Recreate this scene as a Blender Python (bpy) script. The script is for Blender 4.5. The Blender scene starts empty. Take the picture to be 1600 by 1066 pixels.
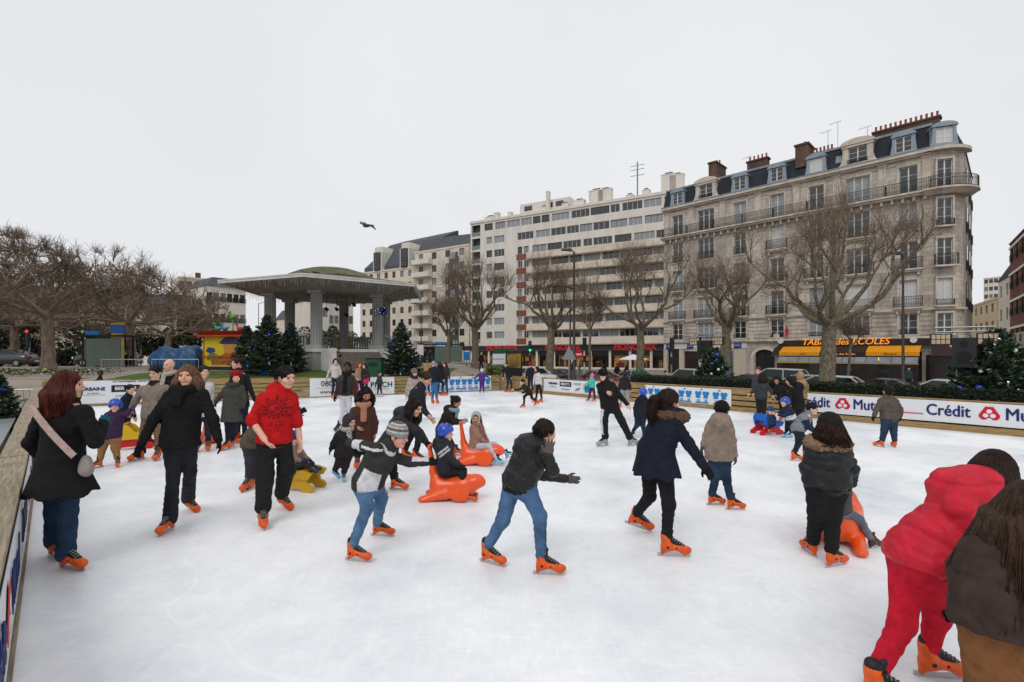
import bpy, math, random
import numpy as np
from mathutils import Vector, Matrix

# ------------------------------------------------------------------ camera, sky, sun, exposure
C = bpy.context.scene.collection
S = bpy.context.scene
F, CX, HY, CAMH = 770.0, 800.0, 553.0, 1.95          # focal length and horizon of the photograph, in its own pixels
cam = bpy.data.cameras.new('camera')
cam.sensor_fit = 'HORIZONTAL'; cam.sensor_width = 36.0; cam.lens = F / 1600 * 36
cam.shift_y = 20 / 1600
cam.clip_start = 0.05; cam.clip_end = 2000
camo = bpy.data.objects.new('camera', cam); C.objects.link(camo)
camo.location = (0, 0, CAMH); camo.rotation_euler = (math.radians(90), 0, 0)
S.camera = camo
S.view_settings.view_transform = 'Standard'; S.view_settings.look = 'None'
S.view_settings.gamma = 1; S.view_settings.exposure = 0.0; S.view_settings.use_curve_mapping = False
S.render.engine = 'CYCLES'
S.cycles.use_denoising = True
S.cycles.max_bounces = 6; S.cycles.diffuse_bounces = 4; S.cycles.glossy_bounces = 3
S.cycles.transmission_bounces = 4; S.cycles.transparent_max_bounces = 8
S.cycles.sample_clamp_indirect = 4.0

SUN_EL, SUN_AZ = math.radians(48), math.radians(200)
W = bpy.data.worlds.new('World'); S.world = W; W.use_nodes = True
nt = W.node_tree; nt.nodes.clear()
wo = nt.nodes.new('ShaderNodeOutputWorld'); bg = nt.nodes.new('ShaderNodeBackground')
sky = nt.nodes.new('ShaderNodeTexSky'); sky.sky_type = 'NISHITA'; sky.sun_disc = False
sky.sun_elevation = SUN_EL; sky.sun_rotation = SUN_AZ; sky.air_density = 1.0; sky.dust_density = 4.0
hs = nt.nodes.new('ShaderNodeHueSaturation'); hs.inputs['Saturation'].default_value = 0.22
nt.links.new(sky.outputs[0], hs.inputs['Color'])
# the closed cloud cover: one pale grey, brighter overhead, with soft uneven patches
tc = nt.nodes.new('ShaderNodeTexCoord')
nz = nt.nodes.new('ShaderNodeTexNoise'); nz.inputs['Scale'].default_value = 1.1; nz.inputs['Detail'].default_value = 4
nt.links.new(tc.outputs['Generated'], nz.inputs['Vector'])
cr = nt.nodes.new('ShaderNodeValToRGB')
cr.color_ramp.elements[0].position = 0.3; cr.color_ramp.elements[0].color = (7.75, 7.95, 8.3, 1)
cr.color_ramp.elements[1].position = 0.7; cr.color_ramp.elements[1].color = (8.75, 8.9, 9.1, 1)
nt.links.new(nz.outputs['Fac'], cr.inputs['Fac'])
mx = nt.nodes.new('ShaderNodeMixRGB'); mx.inputs['Fac'].default_value = 0.93
nt.links.new(hs.outputs[0], mx.inputs[1]); nt.links.new(cr.outputs[0], mx.inputs[2])
nt.links.new(mx.outputs[0], bg.inputs['Color']); bg.inputs['Strength'].default_value = 0.1
nt.links.new(bg.outputs[0], wo.inputs['Surface'])
sl = bpy.data.lights.new('sun', 'SUN'); sl.energy = 1.05; sl.angle = math.radians(28); sl.color = (1.0, 0.97, 0.93)
so = bpy.data.objects.new('sun', sl); C.objects.link(so)
_sd = Vector((math.sin(SUN_AZ) * math.cos(SUN_EL), math.cos(SUN_AZ) * math.cos(SUN_EL), math.sin(SUN_EL)))
so.rotation_euler = (-_sd).to_track_quat('-Z', 'Y').to_euler(); so.location = (0, -5, 30)

# ------------------------------------------------------------------ helpers
R = random.Random(7)
def lin(c):
    c = c / 255.0
    return c / 12.92 if c <= 0.04045 else ((c + 0.055) / 1.055) ** 2.4
def hexc(h):
    h = h.lstrip('#'); return tuple(lin(int(h[i:i + 2], 16)) for i in (0, 2, 4))
def PX(px, py, Y): return np.array([(px - CX) / F * Y, Y, CAMH - (py - HY) / F * Y])
def GD(py, z=0.0): return F * (CAMH - z) / (py - HY)
def GP(px, py, z=0.0):
    Y = GD(py, z); return np.array([(px - CX) / F * Y, Y, z])

_mats = {}
def mat(name, col, rough=0.7, var=0.12, scale=6.0, bump=0.0, bscale=40.0, metal=0.0, spec=0.4, stretch=None, emit=0.0, coat=0.0, col2=None, trans=0.0, sheen=0.0, detail=4):
    """A procedural surface: base colour broken up by noise, with fine relief."""
    if name in _mats: return _mats[name]
    if isinstance(col, str): col = hexc(col)
    if isinstance(col2, str): col2 = hexc(col2)
    m = bpy.data.materials.new(name); m.use_nodes = True
    t = m.node_tree; b = t.nodes['Principled BSDF']
    b.inputs['Roughness'].default_value = rough; b.inputs['Metallic'].default_value = metal
    b.inputs['Specular IOR Level'].default_value = spec
    if coat: b.inputs['Coat Weight'].default_value = coat; b.inputs['Coat Roughness'].default_value = 0.1
    if trans: b.inputs['Transmission Weight'].default_value = trans
    if sheen: b.inputs['Sheen Weight'].default_value = sheen; b.inputs['Sheen Roughness'].default_value = 0.5
    co = t.nodes.new('ShaderNodeTexCoord'); v = co.outputs['Object']
    if stretch:
        mp = t.nodes.new('ShaderNodeMapping'); mp.inputs['Scale'].default_value = stretch
        t.links.new(v, mp.inputs['Vector']); v = mp.outputs[0]
    if var > 0 or col2:
        n = t.nodes.new('ShaderNodeTexNoise'); n.inputs['Scale'].default_value = scale; n.inputs['Detail'].default_value = detail
        n.inputs['Roughness'].default_value = 0.6
        t.links.new(v, n.inputs['Vector'])
        r = t.nodes.new('ShaderNodeValToRGB'); r.color_ramp.elements[0].position = 0.32; r.color_ramp.elements[1].position = 0.68
        lo = tuple(c * (1 - var) for c in col); hi = col2 or tuple(min(1, c * (1 + var)) for c in col)
        r.color_ramp.elements[0].color = (*lo, 1); r.color_ramp.elements[1].color = (*hi, 1)
        t.links.new(n.outputs['Fac'], r.inputs['Fac']); t.links.new(r.outputs[0], b.inputs['Base Color'])
        if emit: t.links.new(r.outputs[0], b.inputs['Emission Color'])
    else:
        b.inputs['Base Color'].default_value = (*col, 1)
        if emit: b.inputs['Emission Color'].default_value = (*col, 1)
    if emit: b.inputs['Emission Strength'].default_value = emit
    if bump:
        n2 = t.nodes.new('ShaderNodeTexNoise'); n2.inputs['Scale'].default_value = bscale; n2.inputs['Detail'].default_value = 3
        t.links.new(v, n2.inputs['Vector'])
        bp = t.nodes.new('ShaderNodeBump'); bp.inputs['Strength'].default_value = bump; bp.inputs['Distance'].default_value = 0.02
        t.links.new(n2.outputs['Fac'], bp.inputs['Height']); t.links.new(bp.outputs[0], b.inputs['Normal'])
    _mats[name] = m
    return m

def mesh_from(name, V, Q, mats, mi=None, smooth=False):
    """Mesh data from arrays: V (n,3), Q (m,3|4) index array or list of tuples."""
    me = bpy.data.meshes.new(name)
    if isinstance(Q, np.ndarray):
        k = Q.shape[1]
        me.vertices.add(len(V)); me.vertices.foreach_set('co', np.asarray(V, np.float32).ravel())
        me.loops.add(Q.size); me.loops.foreach_set('vertex_index', Q.astype(np.int32).ravel())
        me.polygons.add(len(Q)); me.polygons.foreach_set('loop_start', np.arange(0, Q.size, k, dtype=np.int32))
        me.update(calc_edges=True)
    else:
        me.from_pydata([tuple(v) for v in V], [], Q); me.update()
    for m in (mats if isinstance(mats, (list, tuple)) else [mats]): me.materials.append(m)
    if mi is not None: me.polygons.foreach_set('material_index', np.asarray(mi, np.int32))
    if smooth: me.polygons.foreach_set('use_smooth', np.ones(len(me.polygons), bool))
    me.validate(clean_customdata=False)
    return me

def link(name, data, parent=None, loc=None, rotz=0.0, label=None, cat=None, group=None, kind=None):
    o = bpy.data.objects.new(name, data); C.objects.link(o)
    if parent is not None: o.parent = parent
    if loc is not None: o.location = [float(c) for c in loc]
    if rotz: o.rotation_euler = (0, 0, rotz)
    if label: o['label'] = label
    if cat: o['category'] = cat
    if group: o['group'] = group
    if kind: o['kind'] = kind
    return o
def thing(name, label, cat, loc=(0, 0, 0), rotz=0.0, group=None):
    o = link(name, None, None, loc, rotz, label, cat, group); o.empty_display_size = 0.3
    return o
def copy_tree(o, parent=None, label=None, group=None, loc=None, rotz=None):
    c = o.copy(); C.objects.link(c)
    if parent is not None: c.parent = parent
    if label: c['label'] = label
    if group: c['group'] = group
    if loc is not None: c.location = [float(x) for x in loc]
    if rotz is not None: c.rotation_euler = (0, 0, rotz)
    for ch in list(o.children): copy_tree(ch, c)
    return c

class MB:
    """Collects boxes, bars, tubes and lofts into one mesh, material index per face."""
    def __init__(self): self.v = []; self.f = []; self.m = []
    def add(self, V, Fs, m=0):
        o = len(self.v); self.v.extend([tuple(float(c) for c in p) for p in V])
        for f in Fs: self.f.append(tuple(i + o for i in f)); self.m.append(m)
        return self
    def box(self, x0, y0, z0, x1, y1, z1, m=0, M=None):
        V = [(x0, y0, z0), (x1, y0, z0), (x1, y1, z0), (x0, y1, z0), (x0, y0, z1), (x1, y0, z1), (x1, y1, z1), (x0, y1, z1)]
        if M is not None: V = [M @ Vector(p) for p in V]
        return self.add(V, [(0, 3, 2, 1), (4, 5, 6, 7), (0, 1, 5, 4), (1, 2, 6, 5), (2, 3, 7, 6), (3, 0, 4, 7)], m)
    def tube(self, pts, rad, n=8, m=0, cap=True):
        pts = [np.array(p, float) for p in pts]
        if not hasattr(rad, '__len__'): rad = [rad] * len(pts)
        V = []; u = None
        for i, p in enumerate(pts):
            d = pts[min(i + 1, len(pts) - 1)] - pts[max(i - 1, 0)]
            d = d / (np.linalg.norm(d) + 1e-9)
            if u is None:
                u = np.cross(d, (0, 0, 1.0) if abs(d[2]) < 0.9 else (1.0, 0, 0))
            u = u - d * np.dot(u, d); u /= np.linalg.norm(u) + 1e-9
            w = np.cross(d, u)
            for k in range(n):
                a = 2 * math.pi * k / n
                V.append(p + rad[i] * (math.cos(a) * u + math.sin(a) * w))
        Fs = []
        for i in range(len(pts) - 1):
            for k in range(n):
                k2 = (k + 1) % n
                Fs.append((i * n + k, i * n + k2, (i + 1) * n + k2, (i + 1) * n + k))
        if cap:
            Fs.append(tuple(range(n - 1, -1, -1))); Fs.append(tuple((len(pts) - 1) * n + k for k in range(n)))
        return self.add(V, Fs, m)
    def lathe(self, prof, n=16, m=0, c=(0, 0, 0)):
        V = []; Fs = []
        for (r, z) in prof:
            for k in range(n):
                a = 2 * math.pi * k / n; V.append((c[0] + r * math.cos(a), c[1] + r * math.sin(a), c[2] + z))
        for i in range(len(prof) - 1):
            for k in range(n):
                k2 = (k + 1) % n; Fs.append((i * n + k, i * n + k2, (i + 1) * n + k2, (i + 1) * n + k))
        return self.add(V, Fs, m)
    def prism(self, poly, y0, y1, m=0, M=None):
        """Polygon in x,z extruded along y."""
        n = len(poly); V = [(x, y0, z) for x, z in poly] + [(x, y1, z) for x, z in poly]
        if M is not None: V = [M @ Vector(p) for p in V]
        Fs = [tuple(range(n)), tuple(range(2 * n - 1, n - 1, -1))] + [(i, i + n, (i + 1) % n + n, (i + 1) % n) for i in range(n)]
        return self.add(V, Fs, m)
    def quad(self, a, b, c, d, m=0): return self.add([a, b, c, d], [(0, 1, 2, 3)], m)
    def data(self, name, mats, smooth=False): return mesh_from(name, self.v, self.f, mats, self.m, smooth)
    def build(self, name, mats, parent=None, smooth=False, **k): return link(name, self.data(name, mats, smooth), parent, **k)

def text_obj(name, s, size, m, parent=None, loc=(0, 0, 0), rot=(math.radians(90), 0, 0), bold=0.0, shear=0.0, xscale=1.0, extrude=0.004, align='CENTER', spacing=1.0, **k):
    cu = bpy.data.curves.new(name, 'FONT'); cu.body = s; cu.size = size; cu.align_x = align; cu.align_y = 'CENTER'
    cu.shear = shear; cu.extrude = extrude; cu.space_character = spacing; cu.resolution_u = 3
    tmp = bpy.data.objects.new('tmp_text', cu); me = bpy.data.meshes.new_from_object(tmp)
    bpy.data.objects.remove(tmp); bpy.data.curves.remove(cu); me.materials.clear()
    if bold:
        n = len(me.vertices); V = np.empty(n * 3, np.float32); me.vertices.foreach_get('co', V); V = V.reshape(-1, 3); Fs = [tuple(p.vertices) for p in me.polygons]; VV = []; FF = []
        for i, (a, b) in enumerate(((-1, 0), (1, 0), (0, -.6), (0, .6))): VV.append(V + np.array([a * bold, b * bold, .0006 * i])); FF += [tuple(j + i * n for j in f) for f in Fs]
        me = mesh_from(name, np.concatenate(VV), FF, m)
    else: me.materials.append(m)
    o = link(name, me, parent, loc, **k); o.rotation_euler = rot; o.scale = (xscale, 1, 1)
    return o

class Limbs:
    """Tapered limbs gathered as numpy tubes."""
    def __init__(self): self.V = []; self.Q = []; self.n = 0
    def add(self, pts, r, ns):
        pts = np.asarray(pts, float); k = len(pts); d = np.gradient(pts, axis=0); d /= np.linalg.norm(d, axis=1)[:, None] + 1e-9
        ref = np.array([0.31, 0.95, 0.05]) if abs(d[0][1]) < .8 else np.array([1.0, 0, 0])
        u = np.cross(d, ref); u /= np.linalg.norm(u, axis=1)[:, None] + 1e-9; w = np.cross(d, u)
        a = np.arange(ns) * 2 * math.pi / ns; r = np.asarray(r, float)
        ring = pts[:, None] + r[:, None, None] * (np.cos(a)[None, :, None] * u[:, None] + np.sin(a)[None, :, None] * w[:, None])
        i = np.arange(k - 1)[:, None] * ns; j = np.arange(ns)[None]; j2 = (j + 1) % ns
        self.V.append(ring.reshape(-1, 3)); self.Q.append((np.stack([i + j, i + j2, i + ns + j2, i + ns + j], -1).reshape(-1, 4)) + self.n); self.n += k * ns
    def data(self, name, m): return mesh_from(name, np.concatenate(self.V), np.concatenate(self.Q), m, None, True)

# ------------------------------------------------------------------ implicit bodies (surface nets)
_E = [(0, 1), (2, 3), (4, 5), (6, 7), (0, 2), (1, 3), (4, 6), (5, 7), (0, 4), (1, 5), (2, 6), (3, 7)]
def surface_nets(D, org, h, T=None):
    ins = D < 0
    nx, ny, nz_ = D.shape
    cs = [ins[i:nx - 1 + i, j:ny - 1 + j, k:nz_ - 1 + k] for i in (0, 1) for j in (0, 1) for k in (0, 1)]
    cnt = sum(c.astype(np.int8) for c in cs)
    act = (cnt > 0) & (cnt < 8)
    I, J, K = np.nonzero(act)
    if len(I) == 0: return np.zeros((0, 3)), np.zeros((0, 4), int), np.zeros(0, int)
    offs = [(i, j, k) for i in (0, 1) for j in (0, 1) for k in (0, 1)]
    val = np.stack([D[I + a, J + b, K + c] for a, b, c in offs], 1)
    pos = np.zeros((len(I), 3)); num = np.zeros(len(I))
    OF = np.array(offs, float)
    for a, b in _E:
        va, vb = val[:, a], val[:, b]
        m = (va < 0) != (vb < 0)
        t = np.where(m, va / np.where(m, va - vb, 1), 0)
        pos += np.where(m[:, None], OF[a] + t[:, None] * (OF[b] - OF[a]), 0); num += m
    pos = pos / num[:, None] + np.stack([I, J, K], 1)
    idx = -np.ones(act.shape, np.int64); idx[I, J, K] = np.arange(len(I))
    quads = []
    for ax in range(3):
        a = [slice(None)] * 3; b = [slice(None)] * 3
        a[ax] = slice(0, -1); b[ax] = slice(1, None)
        s0, s1 = ins[tuple(a)], ins[tuple(b)]
        ch = s0 != s1
        P = np.array(np.nonzero(ch)).T
        o1, o2 = [(1, 2), (2, 0), (0, 1)][ax]
        ok = (P[:, o1] > 0) & (P[:, o2] > 0) & (P[:, o1] < act.shape[o1]) & (P[:, o2] < act.shape[o2])
        P = P[ok]; fl = s0[P[:, 0], P[:, 1], P[:, 2]]
        e1 = np.zeros(3, int); e1[o1] = 1; e2 = np.zeros(3, int); e2[o2] = 1
        q = [idx[tuple((P - x).T)] for x in (e1 * 0, e1, e1 + e2, e2)]
        q = np.stack(q, 1)
        q[~fl] = q[~fl][:, ::-1]
        quads.append(q)
    Q = np.concatenate(quads)
    tg = None
    if T is not None:
        pi = np.clip(np.rint(pos).astype(int), 0, np.array(D.shape) - 1)
        tv = T[pi[:, 0], pi[:, 1], pi[:, 2]]
        tg = tv[Q[:, 0]]
    return org + pos * h, Q, tg

def nrm(v):
    v = np.asarray(v, float); return v / (np.linalg.norm(v) + 1e-9)
class Blob:
    """A union of soft solids evaluated on a grid: cones, ellipsoids, elliptic trunks; 'sub' cuts away."""
    def __init__(self): self.p = []
    def cone(self, a, b, ra, rb, tag=0, k=0.03, fold=None, sub=False):
        self.p.append(('c', np.array(a, float), np.array(b, float), ra, rb, tag, k, fold, sub)); return self
    def ell(self, c, r, M=None, tag=0, k=0.03, fold=None, sub=False):
        r = np.array(r, float) if hasattr(r, '__len__') else np.full(3, float(r))
        self.p.append(('e', np.array(c, float), r, np.eye(3) if M is None else np.asarray(M, float), None, tag, k, fold, sub)); return self
    def trunk(self, a, b, L, ra, rb, tag=0, k=0.04, fold=None, flat=(False, False)):
        self.p.append(('t', np.array(a, float), np.array(b, float), (nrm(L), ra, rb), flat, tag, k, fold, False)); return self
    def mesh(self, h, noise=None):
        lo = []; hi = []
        for q in self.p:
            if q[8]: continue
            l, u = self.bb(q); lo.append(l); hi.append(u)
        lo = np.min(lo, 0) - 2.5 * h; hi = np.max(hi, 0) + 2.5 * h
        n = np.ceil((hi - lo) / h).astype(int) + 1
        D = np.full(n, 0.3, np.float32); T = np.zeros(n, np.int8)
        for q in self.p:
            l, u = self.bb(q); mg = q[6] + 2 * h
            i0 = np.clip(np.floor((l - mg - lo) / h).astype(int), 0, n); i1 = np.clip(np.ceil((u + mg - lo) / h).astype(int) + 1, 0, n)
            if np.any(i1 <= i0): continue
            sl_ = tuple(slice(a, b) for a, b in zip(i0, i1))
            X = (lo[0] + h * np.arange(i0[0], i1[0]))[:, None, None]; Y = (lo[1] + h * np.arange(i0[1], i1[1]))[None, :, None]
            Z = (lo[2] + h * np.arange(i0[2], i1[2]))[None, None, :]
            d = self.dist(q, X, Y, Z)
            cur = D[sl_]; k = max(q[6], 1e-4)
            if q[8]:
                hh = np.maximum(k - np.abs(cur + d), 0) / k
                D[sl_] = np.maximum(cur, -d) + hh * hh * k / 4
            else:
                t = T[sl_]; t[d < cur] = q[5]
                hh = np.maximum(k - np.abs(cur - d), 0) / k
                D[sl_] = np.minimum(cur, d) - hh * hh * k / 4
        if noise is not None:
            X = (lo[0] + h * np.arange(n[0]))[:, None, None]; Y = (lo[1] + h * np.arange(n[1]))[None, :, None]; Z = (lo[2] + h * np.arange(n[2]))[None, None, :]
            D = D + noise(X, Y, Z).astype(np.float32)
        return surface_nets(D, lo, h, T)
    def bb(self, q):
        if q[0] == 'c':
            r = max(q[3], q[4]); return np.minimum(q[1], q[2]) - r, np.maximum(q[1], q[2]) + r
        if q[0] == 'e':
            e = np.sqrt(((q[3] * q[2][:, None]) ** 2).sum(0)); return q[1] - e, q[1] + e
        r = max(max(q[3][1]), max(q[3][2])); return np.minimum(q[1], q[2]) - r, np.maximum(q[1], q[2]) + r
    def dist(self, q, X, Y, Z):
        if q[0] == 'c':
            a, b = q[1], q[2]; ab = b - a; L2 = ab @ ab + 1e-12
            t = np.clip(((X - a[0]) * ab[0] + (Y - a[1]) * ab[1] + (Z - a[2]) * ab[2]) / L2, 0, 1)
            dx, dy, dz = X - a[0] - t * ab[0], Y - a[1] - t * ab[1], Z - a[2] - t * ab[2]
            d = np.sqrt(dx * dx + dy * dy + dz * dz) - (q[3] + t * (q[4] - q[3])); s = t * math.sqrt(L2)
        elif q[0] == 'e':
            M, r = q[3], q[2]
            dx, dy, dz = X - q[1][0], Y - q[1][1], Z - q[1][2]
            u = [(M[i, 0] * dx + M[i, 1] * dy + M[i, 2] * dz) / r[i] for i in range(3)]
            k0 = np.sqrt(u[0] ** 2 + u[1] ** 2 + u[2] ** 2) + 1e-6
            k1 = np.sqrt((u[0] / r[0]) ** 2 + (u[1] / r[1]) ** 2 + (u[2] / r[2]) ** 2) + 1e-6
            d = k0 * (k0 - 1) / k1; s = Z + 0 * d
        else:
            a, b = q[1], q[2]; L, ra, rb = q[3]; ab = b - a; ln = np.linalg.norm(ab); ax = ab / (ln + 1e-9)
            L = nrm(L - ax * (L @ ax)); N = np.cross(ax, L)
            dx, dy, dz = X - a[0], Y - a[1], Z - a[2]
            s = dx * ax[0] + dy * ax[1] + dz * ax[2]; t = np.clip(s / ln, 0, 1)
            u = dx * L[0] + dy * L[1] + dz * L[2]; w = dx * N[0] + dy * N[1] + dz * N[2]
            rl = ra[0] + t * (rb[0] - ra[0]); rd = ra[1] + t * (rb[1] - ra[1])
            o = s - t * ln
            f0, f1 = q[4]
            lim = np.maximum(0, 0)
            k0 = np.sqrt((u / rl) ** 2 + (w / rd) ** 2 + (o / np.minimum(rl, rd)) ** 2) + 1e-6
            k1 = np.sqrt((u / rl ** 2) ** 2 + (w / rd ** 2) ** 2 + (o / np.minimum(rl, rd) ** 2) ** 2) + 1e-6
            d = k0 * (k0 - 1) / k1
            if f0: d = np.maximum(d, -s)
            if f1: d = np.maximum(d, s - ln)
        if q[7] is not None: d = d + q[7](s, X, Y, Z)
        return d
def joinm(parts):
    V = []; Q = []; T = []; o = 0
    for v, q, t in parts:
        if len(v) == 0: continue
        V.append(v); Q.append(q + o); T.append(t if t is not None else np.zeros(len(q), int)); o += len(v)
    return np.concatenate(V), np.concatenate(Q), np.concatenate(T)
# ------------------------------------------------------------------ people
def cloth(col, kind='wool'):
    nm_ = col; col = tuple(min(1, c + .0095) for c in hexc(col)); col_ = nm_
    nm = 'cloth_%s_%s' % (kind, col_.lstrip('#'))
    if kind == 'leather': return mat(nm, col, 0.42, 0.3, 9, 0.8, 24, spec=0.26)
    if kind == 'shiny': return mat(nm, col, 0.55, 0.18, 7, 0.8, 16, spec=0.24)
    if kind == 'denim': return mat(nm, col, 0.85, 0.42, 5, 0.8, 17, spec=0.15, stretch=(1, 1, 0.7))
    if kind == 'knit': return mat(nm, col, 0.95, 0.2, 30, 0.6, 90, spec=0.1)
    return mat(nm, col, 0.92, 0.2, 14, 0.8, 18, spec=0.13)
SKIN = {'light': '#d9a78f', 'mid': '#b98766', 'dark': '#5b3a2a', 'rosy': '#d99b85'}
def skinm(s): return mat('skin_' + s, SKIN[s], 0.5, 0.10, 14, 0.08, 60, spec=0.35)
def hairm(c): return mat('hair_' + c.lstrip('#'), c, 0.5, 0.5, 30, 0.8, 70, spec=0.2, stretch=(1.6, 1.6, 0.25))
M_EYE = mat('eye_dark', '#2a1c16', 0.25, 0)
M_STEEL = mat('skate_steel', '#b9bcc0', 0.28, 0.1, 20, metal=0.9)
M_LINER = mat('skate_liner', '#17161a', 0.6, 0.2, 30, 0.3, 60)
M_LACE = mat('skate_lace', '#8d8c88', 0.8, 0.2, 30)
SK = {'orange': '#d8560f', 'blue': '#79b7d8', 'grey': '#8f9093', 'white': '#dcdcde', 'dark': '#2a2a2d', 'brown': '#4a2a22'}

_skc = {}
def skate_meshes(col, far):
    """One ice skate, heel at the origin, toe along +x: moulded shell with an open arch, dark liner and laces, steel blade."""
    key = (col, far)
    if key in _skc: return _skc[key]
    h = 0.014 if far else 0.0065
    b = Blob()
    b.cone((0.045, 0, 0.105), (0.165, 0, 0.088), 0.046, 0.043, k=0.03)
    b.ell((0.20, 0, 0.078), (0.072, 0.046, 0.034), k=0.03)
    b.ell((0.225, 0, 0.066), (0.05, 0.042, 0.03), k=0.02)
    b.cone((0.035, 0, 0.10), (0.022, 0, 0.205), 0.052, 0.049, k=0.03)
    b.cone((0.012, 0, 0.09), (-0.008, 0, 0.032), 0.036, 0.019, k=0.025)
    b.cone((0.20, 0, 0.065), (0.215, 0, 0.032), 0.030, 0.018, k=0.03)
    b.ell((0.105, 0, 0.035), (0.062, 0.08, 0.03), k=0.012, sub=True)
    b.ell((0.14, 0, 0.165), (0.075, 0.026, 0.05), k=0.02, sub=True)
    b.cone((0.03, 0, 0.17), (0.02, 0, 0.30), 0.036, 0.042, k=0.01, sub=True)
    shell = mesh_from('skate_shell', *b.mesh(h)[:2], mat('skate_' + col, SK[col], 0.42, 0.25, 16, 0.15, 40, spec=0.4), smooth=True)
    l = Blob()
    l.cone((0.03, 0, 0.14), (0.02, 0, 0.232), 0.040, 0.043, k=0.02)
    l.cone((0.075, 0, 0.165), (0.185, 0, 0.103), 0.032, 0.030, k=0.03)
    l.cone((0.06, 0, 0.20), (0.085, 0, 0.255), 0.026, 0.018, k=0.02)
    liner = mesh_from('skate_liner', *l.mesh(h)[:2], M_LINER, smooth=True)
    m = MB()
    m.add([(-0.055, s * 0.0035, z) for s in (-1, 1) for z in (0.006, 0.036)] + [(0.262, s * 0.0035, z) for s in (-1, 1) for z in (0.008, 0.036)] + [(0.0, s * 0.0035, 0) for s in (-1, 1)] + [(0.24, s * 0.0035, 0) for s in (-1, 1)],
          [(0, 1, 5, 4, 10, 8), (2, 9, 11, 6, 7, 3), (0, 2, 3, 1), (4, 5, 7, 6), (1, 3, 7, 5), (8, 10, 11, 9), (0, 8, 9, 2), (4, 6, 11, 10)])
    blade = m.data('skate_blade', M_STEEL)
    la = MB()
    for i in range(5):
        t = i / 4; x = 0.085 + 0.095 * t; z = 0.192 - 0.056 * t
        la.tube([(x, -0.027, z - 0.012), (x + 0.006, 0, z + 0.004), (x, 0.027, z - 0.012)], 0.0045, 5)
    laces = la.data('skate_lace', M_LACE)
    st = MB()
    st.tube([(0.06, -0.048, 0.198), (0.085, -0.02, 0.205), (0.085, 0.02, 0.205), (0.06, 0.048, 0.198)], 0.011, 6)
    strap = st.data('skate_strap', M_LINER); rivs = []
    for s in (-1, 1):
        for x_, y_, z_, r_ in ((.035, .050, .105, .014), (.12, .040, .098, .009)): rv = MB(); rv.tube([(x_, s * y_, z_), (x_, s * (y_ + .0065), z_)], r_, 10); rivs.append(rv.data('skate_rivet', M_LINER))
    _skc[key] = (shell, liner, blade, laces, strap, rivs)
    return _skc[key]
_shc = {}
def shoe_mesh(col):
    if col in _shc: return _shc[col]
    b = Blob(); b.cone((0.03, 0, 0.05), (0.2, 0, 0.035), 0.045, 0.04); b.cone((0.03, 0, 0.05), (0.03, 0, 0.12), 0.045, 0.042)
    b.ell((0.1, 0, -0.06), (0.3, 0.2, 0.062), sub=True, k=0.01)
    _shc[col] = mesh_from('shoe', *b.mesh(0.013)[:2], mat('shoe_' + col, SK.get(col, '#222222'), 0.5, 0.2, 20), smooth=True)
    return _shc[col]

def hand_blob(b, w, fdir, pal, s, mode, tag=0, glove=False):
    """Palm, thumb and four unequal fingers at wrist w; fdir along the fingers, pal out of the palm."""
    f = nrm(fdir); n = nrm(np.asarray(pal, float) - f * np.dot(pal, f)); t = np.cross(f, n)
    g = 1.18 if glove else 1.0
    M = np.array([t, n, f])
    b.cone(w - f * 0.03 * s, w + f * 0.01 * s, 0.027 * s * g, 0.026 * s * g, tag, 0.02)
    pc = w + f * 0.052 * s
    b.ell(pc, np.array([0.042, 0.021, 0.052]) * s * g, M, tag, 0.015)
    bend = {'open': 0.12, 'relaxed': 0.55, 'grip': 1.25}[mode]
    for i, (o, ln) in enumerate([(-0.030, 0.066), (-0.010, 0.075), (0.011, 0.070), (0.030, 0.055)]):
        spread = (o / 0.03) * (0.28 if mode == 'open' else 0.08)
        p0 = w + f * 0.092 * s + t * o * s
        d1 = nrm(f * math.cos(bend * 0.5) + n * math.sin(bend * 0.5) + t * spread)
        p1 = p0 + d1 * ln * 0.5 * s
        d2 = nrm(f * math.cos(bend * 1.5) + n * math.sin(bend * 1.5) + t * spread)
        p2 = p1 + d2 * ln * 0.55 * s
        b.cone(p0, p1, 0.0105 * s * g, 0.0095 * s * g, tag, 0.006); b.cone(p1, p2, 0.0095 * s * g, 0.0075 * s * g, tag, 0.004)
    q0 = w + f * 0.03 * s - t * 0.03 * s
    d1 = nrm(f * 0.7 - t * 0.75 + n * (0.3 + 0.3 * bend)); q1 = q0 + d1 * 0.045 * s
    d2 = nrm(f * 0.95 - t * 0.25 + n * (0.2 + 0.5 * bend)); q2 = q1 + d2 * 0.035 * s
    b.cone(q0, q1, 0.014 * s * g, 0.0115 * s * g, tag, 0.012); b.cone(q1, q2, 0.0115 * s * g, 0.009 * s * g, tag, 0.004)

def wrinkle(a, f, ph=0.0):
    """Cloth creases: soft pads between sharp, wandering grooves across the run of the limb."""
    def g(s, X, Y, Z):
        w = 2.4 * np.sin(9 * X + 7 * Z + ph) + 1.6 * np.sin(15 * Y - 6 * Z + 2 * ph) + .8 * np.sin(27 * X - 21 * Y + ph)
        m = np.clip(.55 + .6 * np.sin(6.5 * Z + 5 * X + ph) * np.sin(6 * Y + 3 * X + 1.7 * ph), 0, 1)
        return a * m * (.62 - np.abs(np.sin(.42 * f * s + w)) ** .55 * 1.25) * -1.0 + .35 * a * np.sin(f * 1.3 * s + 1.7 * w + ph)
    return g
def quilt(a, per):
    return lambda s, X, Y, Z: a * (0.5 - np.abs(np.sin(math.pi * (s + 0.008 * np.sin(25 * X) + 0.008 * np.sin(21 * Y)) / per))) + 0.25 * a * np.sin(41 * X + 5 * np.sin(17 * Z)) * np.sin(37 * Y + 3)
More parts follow.
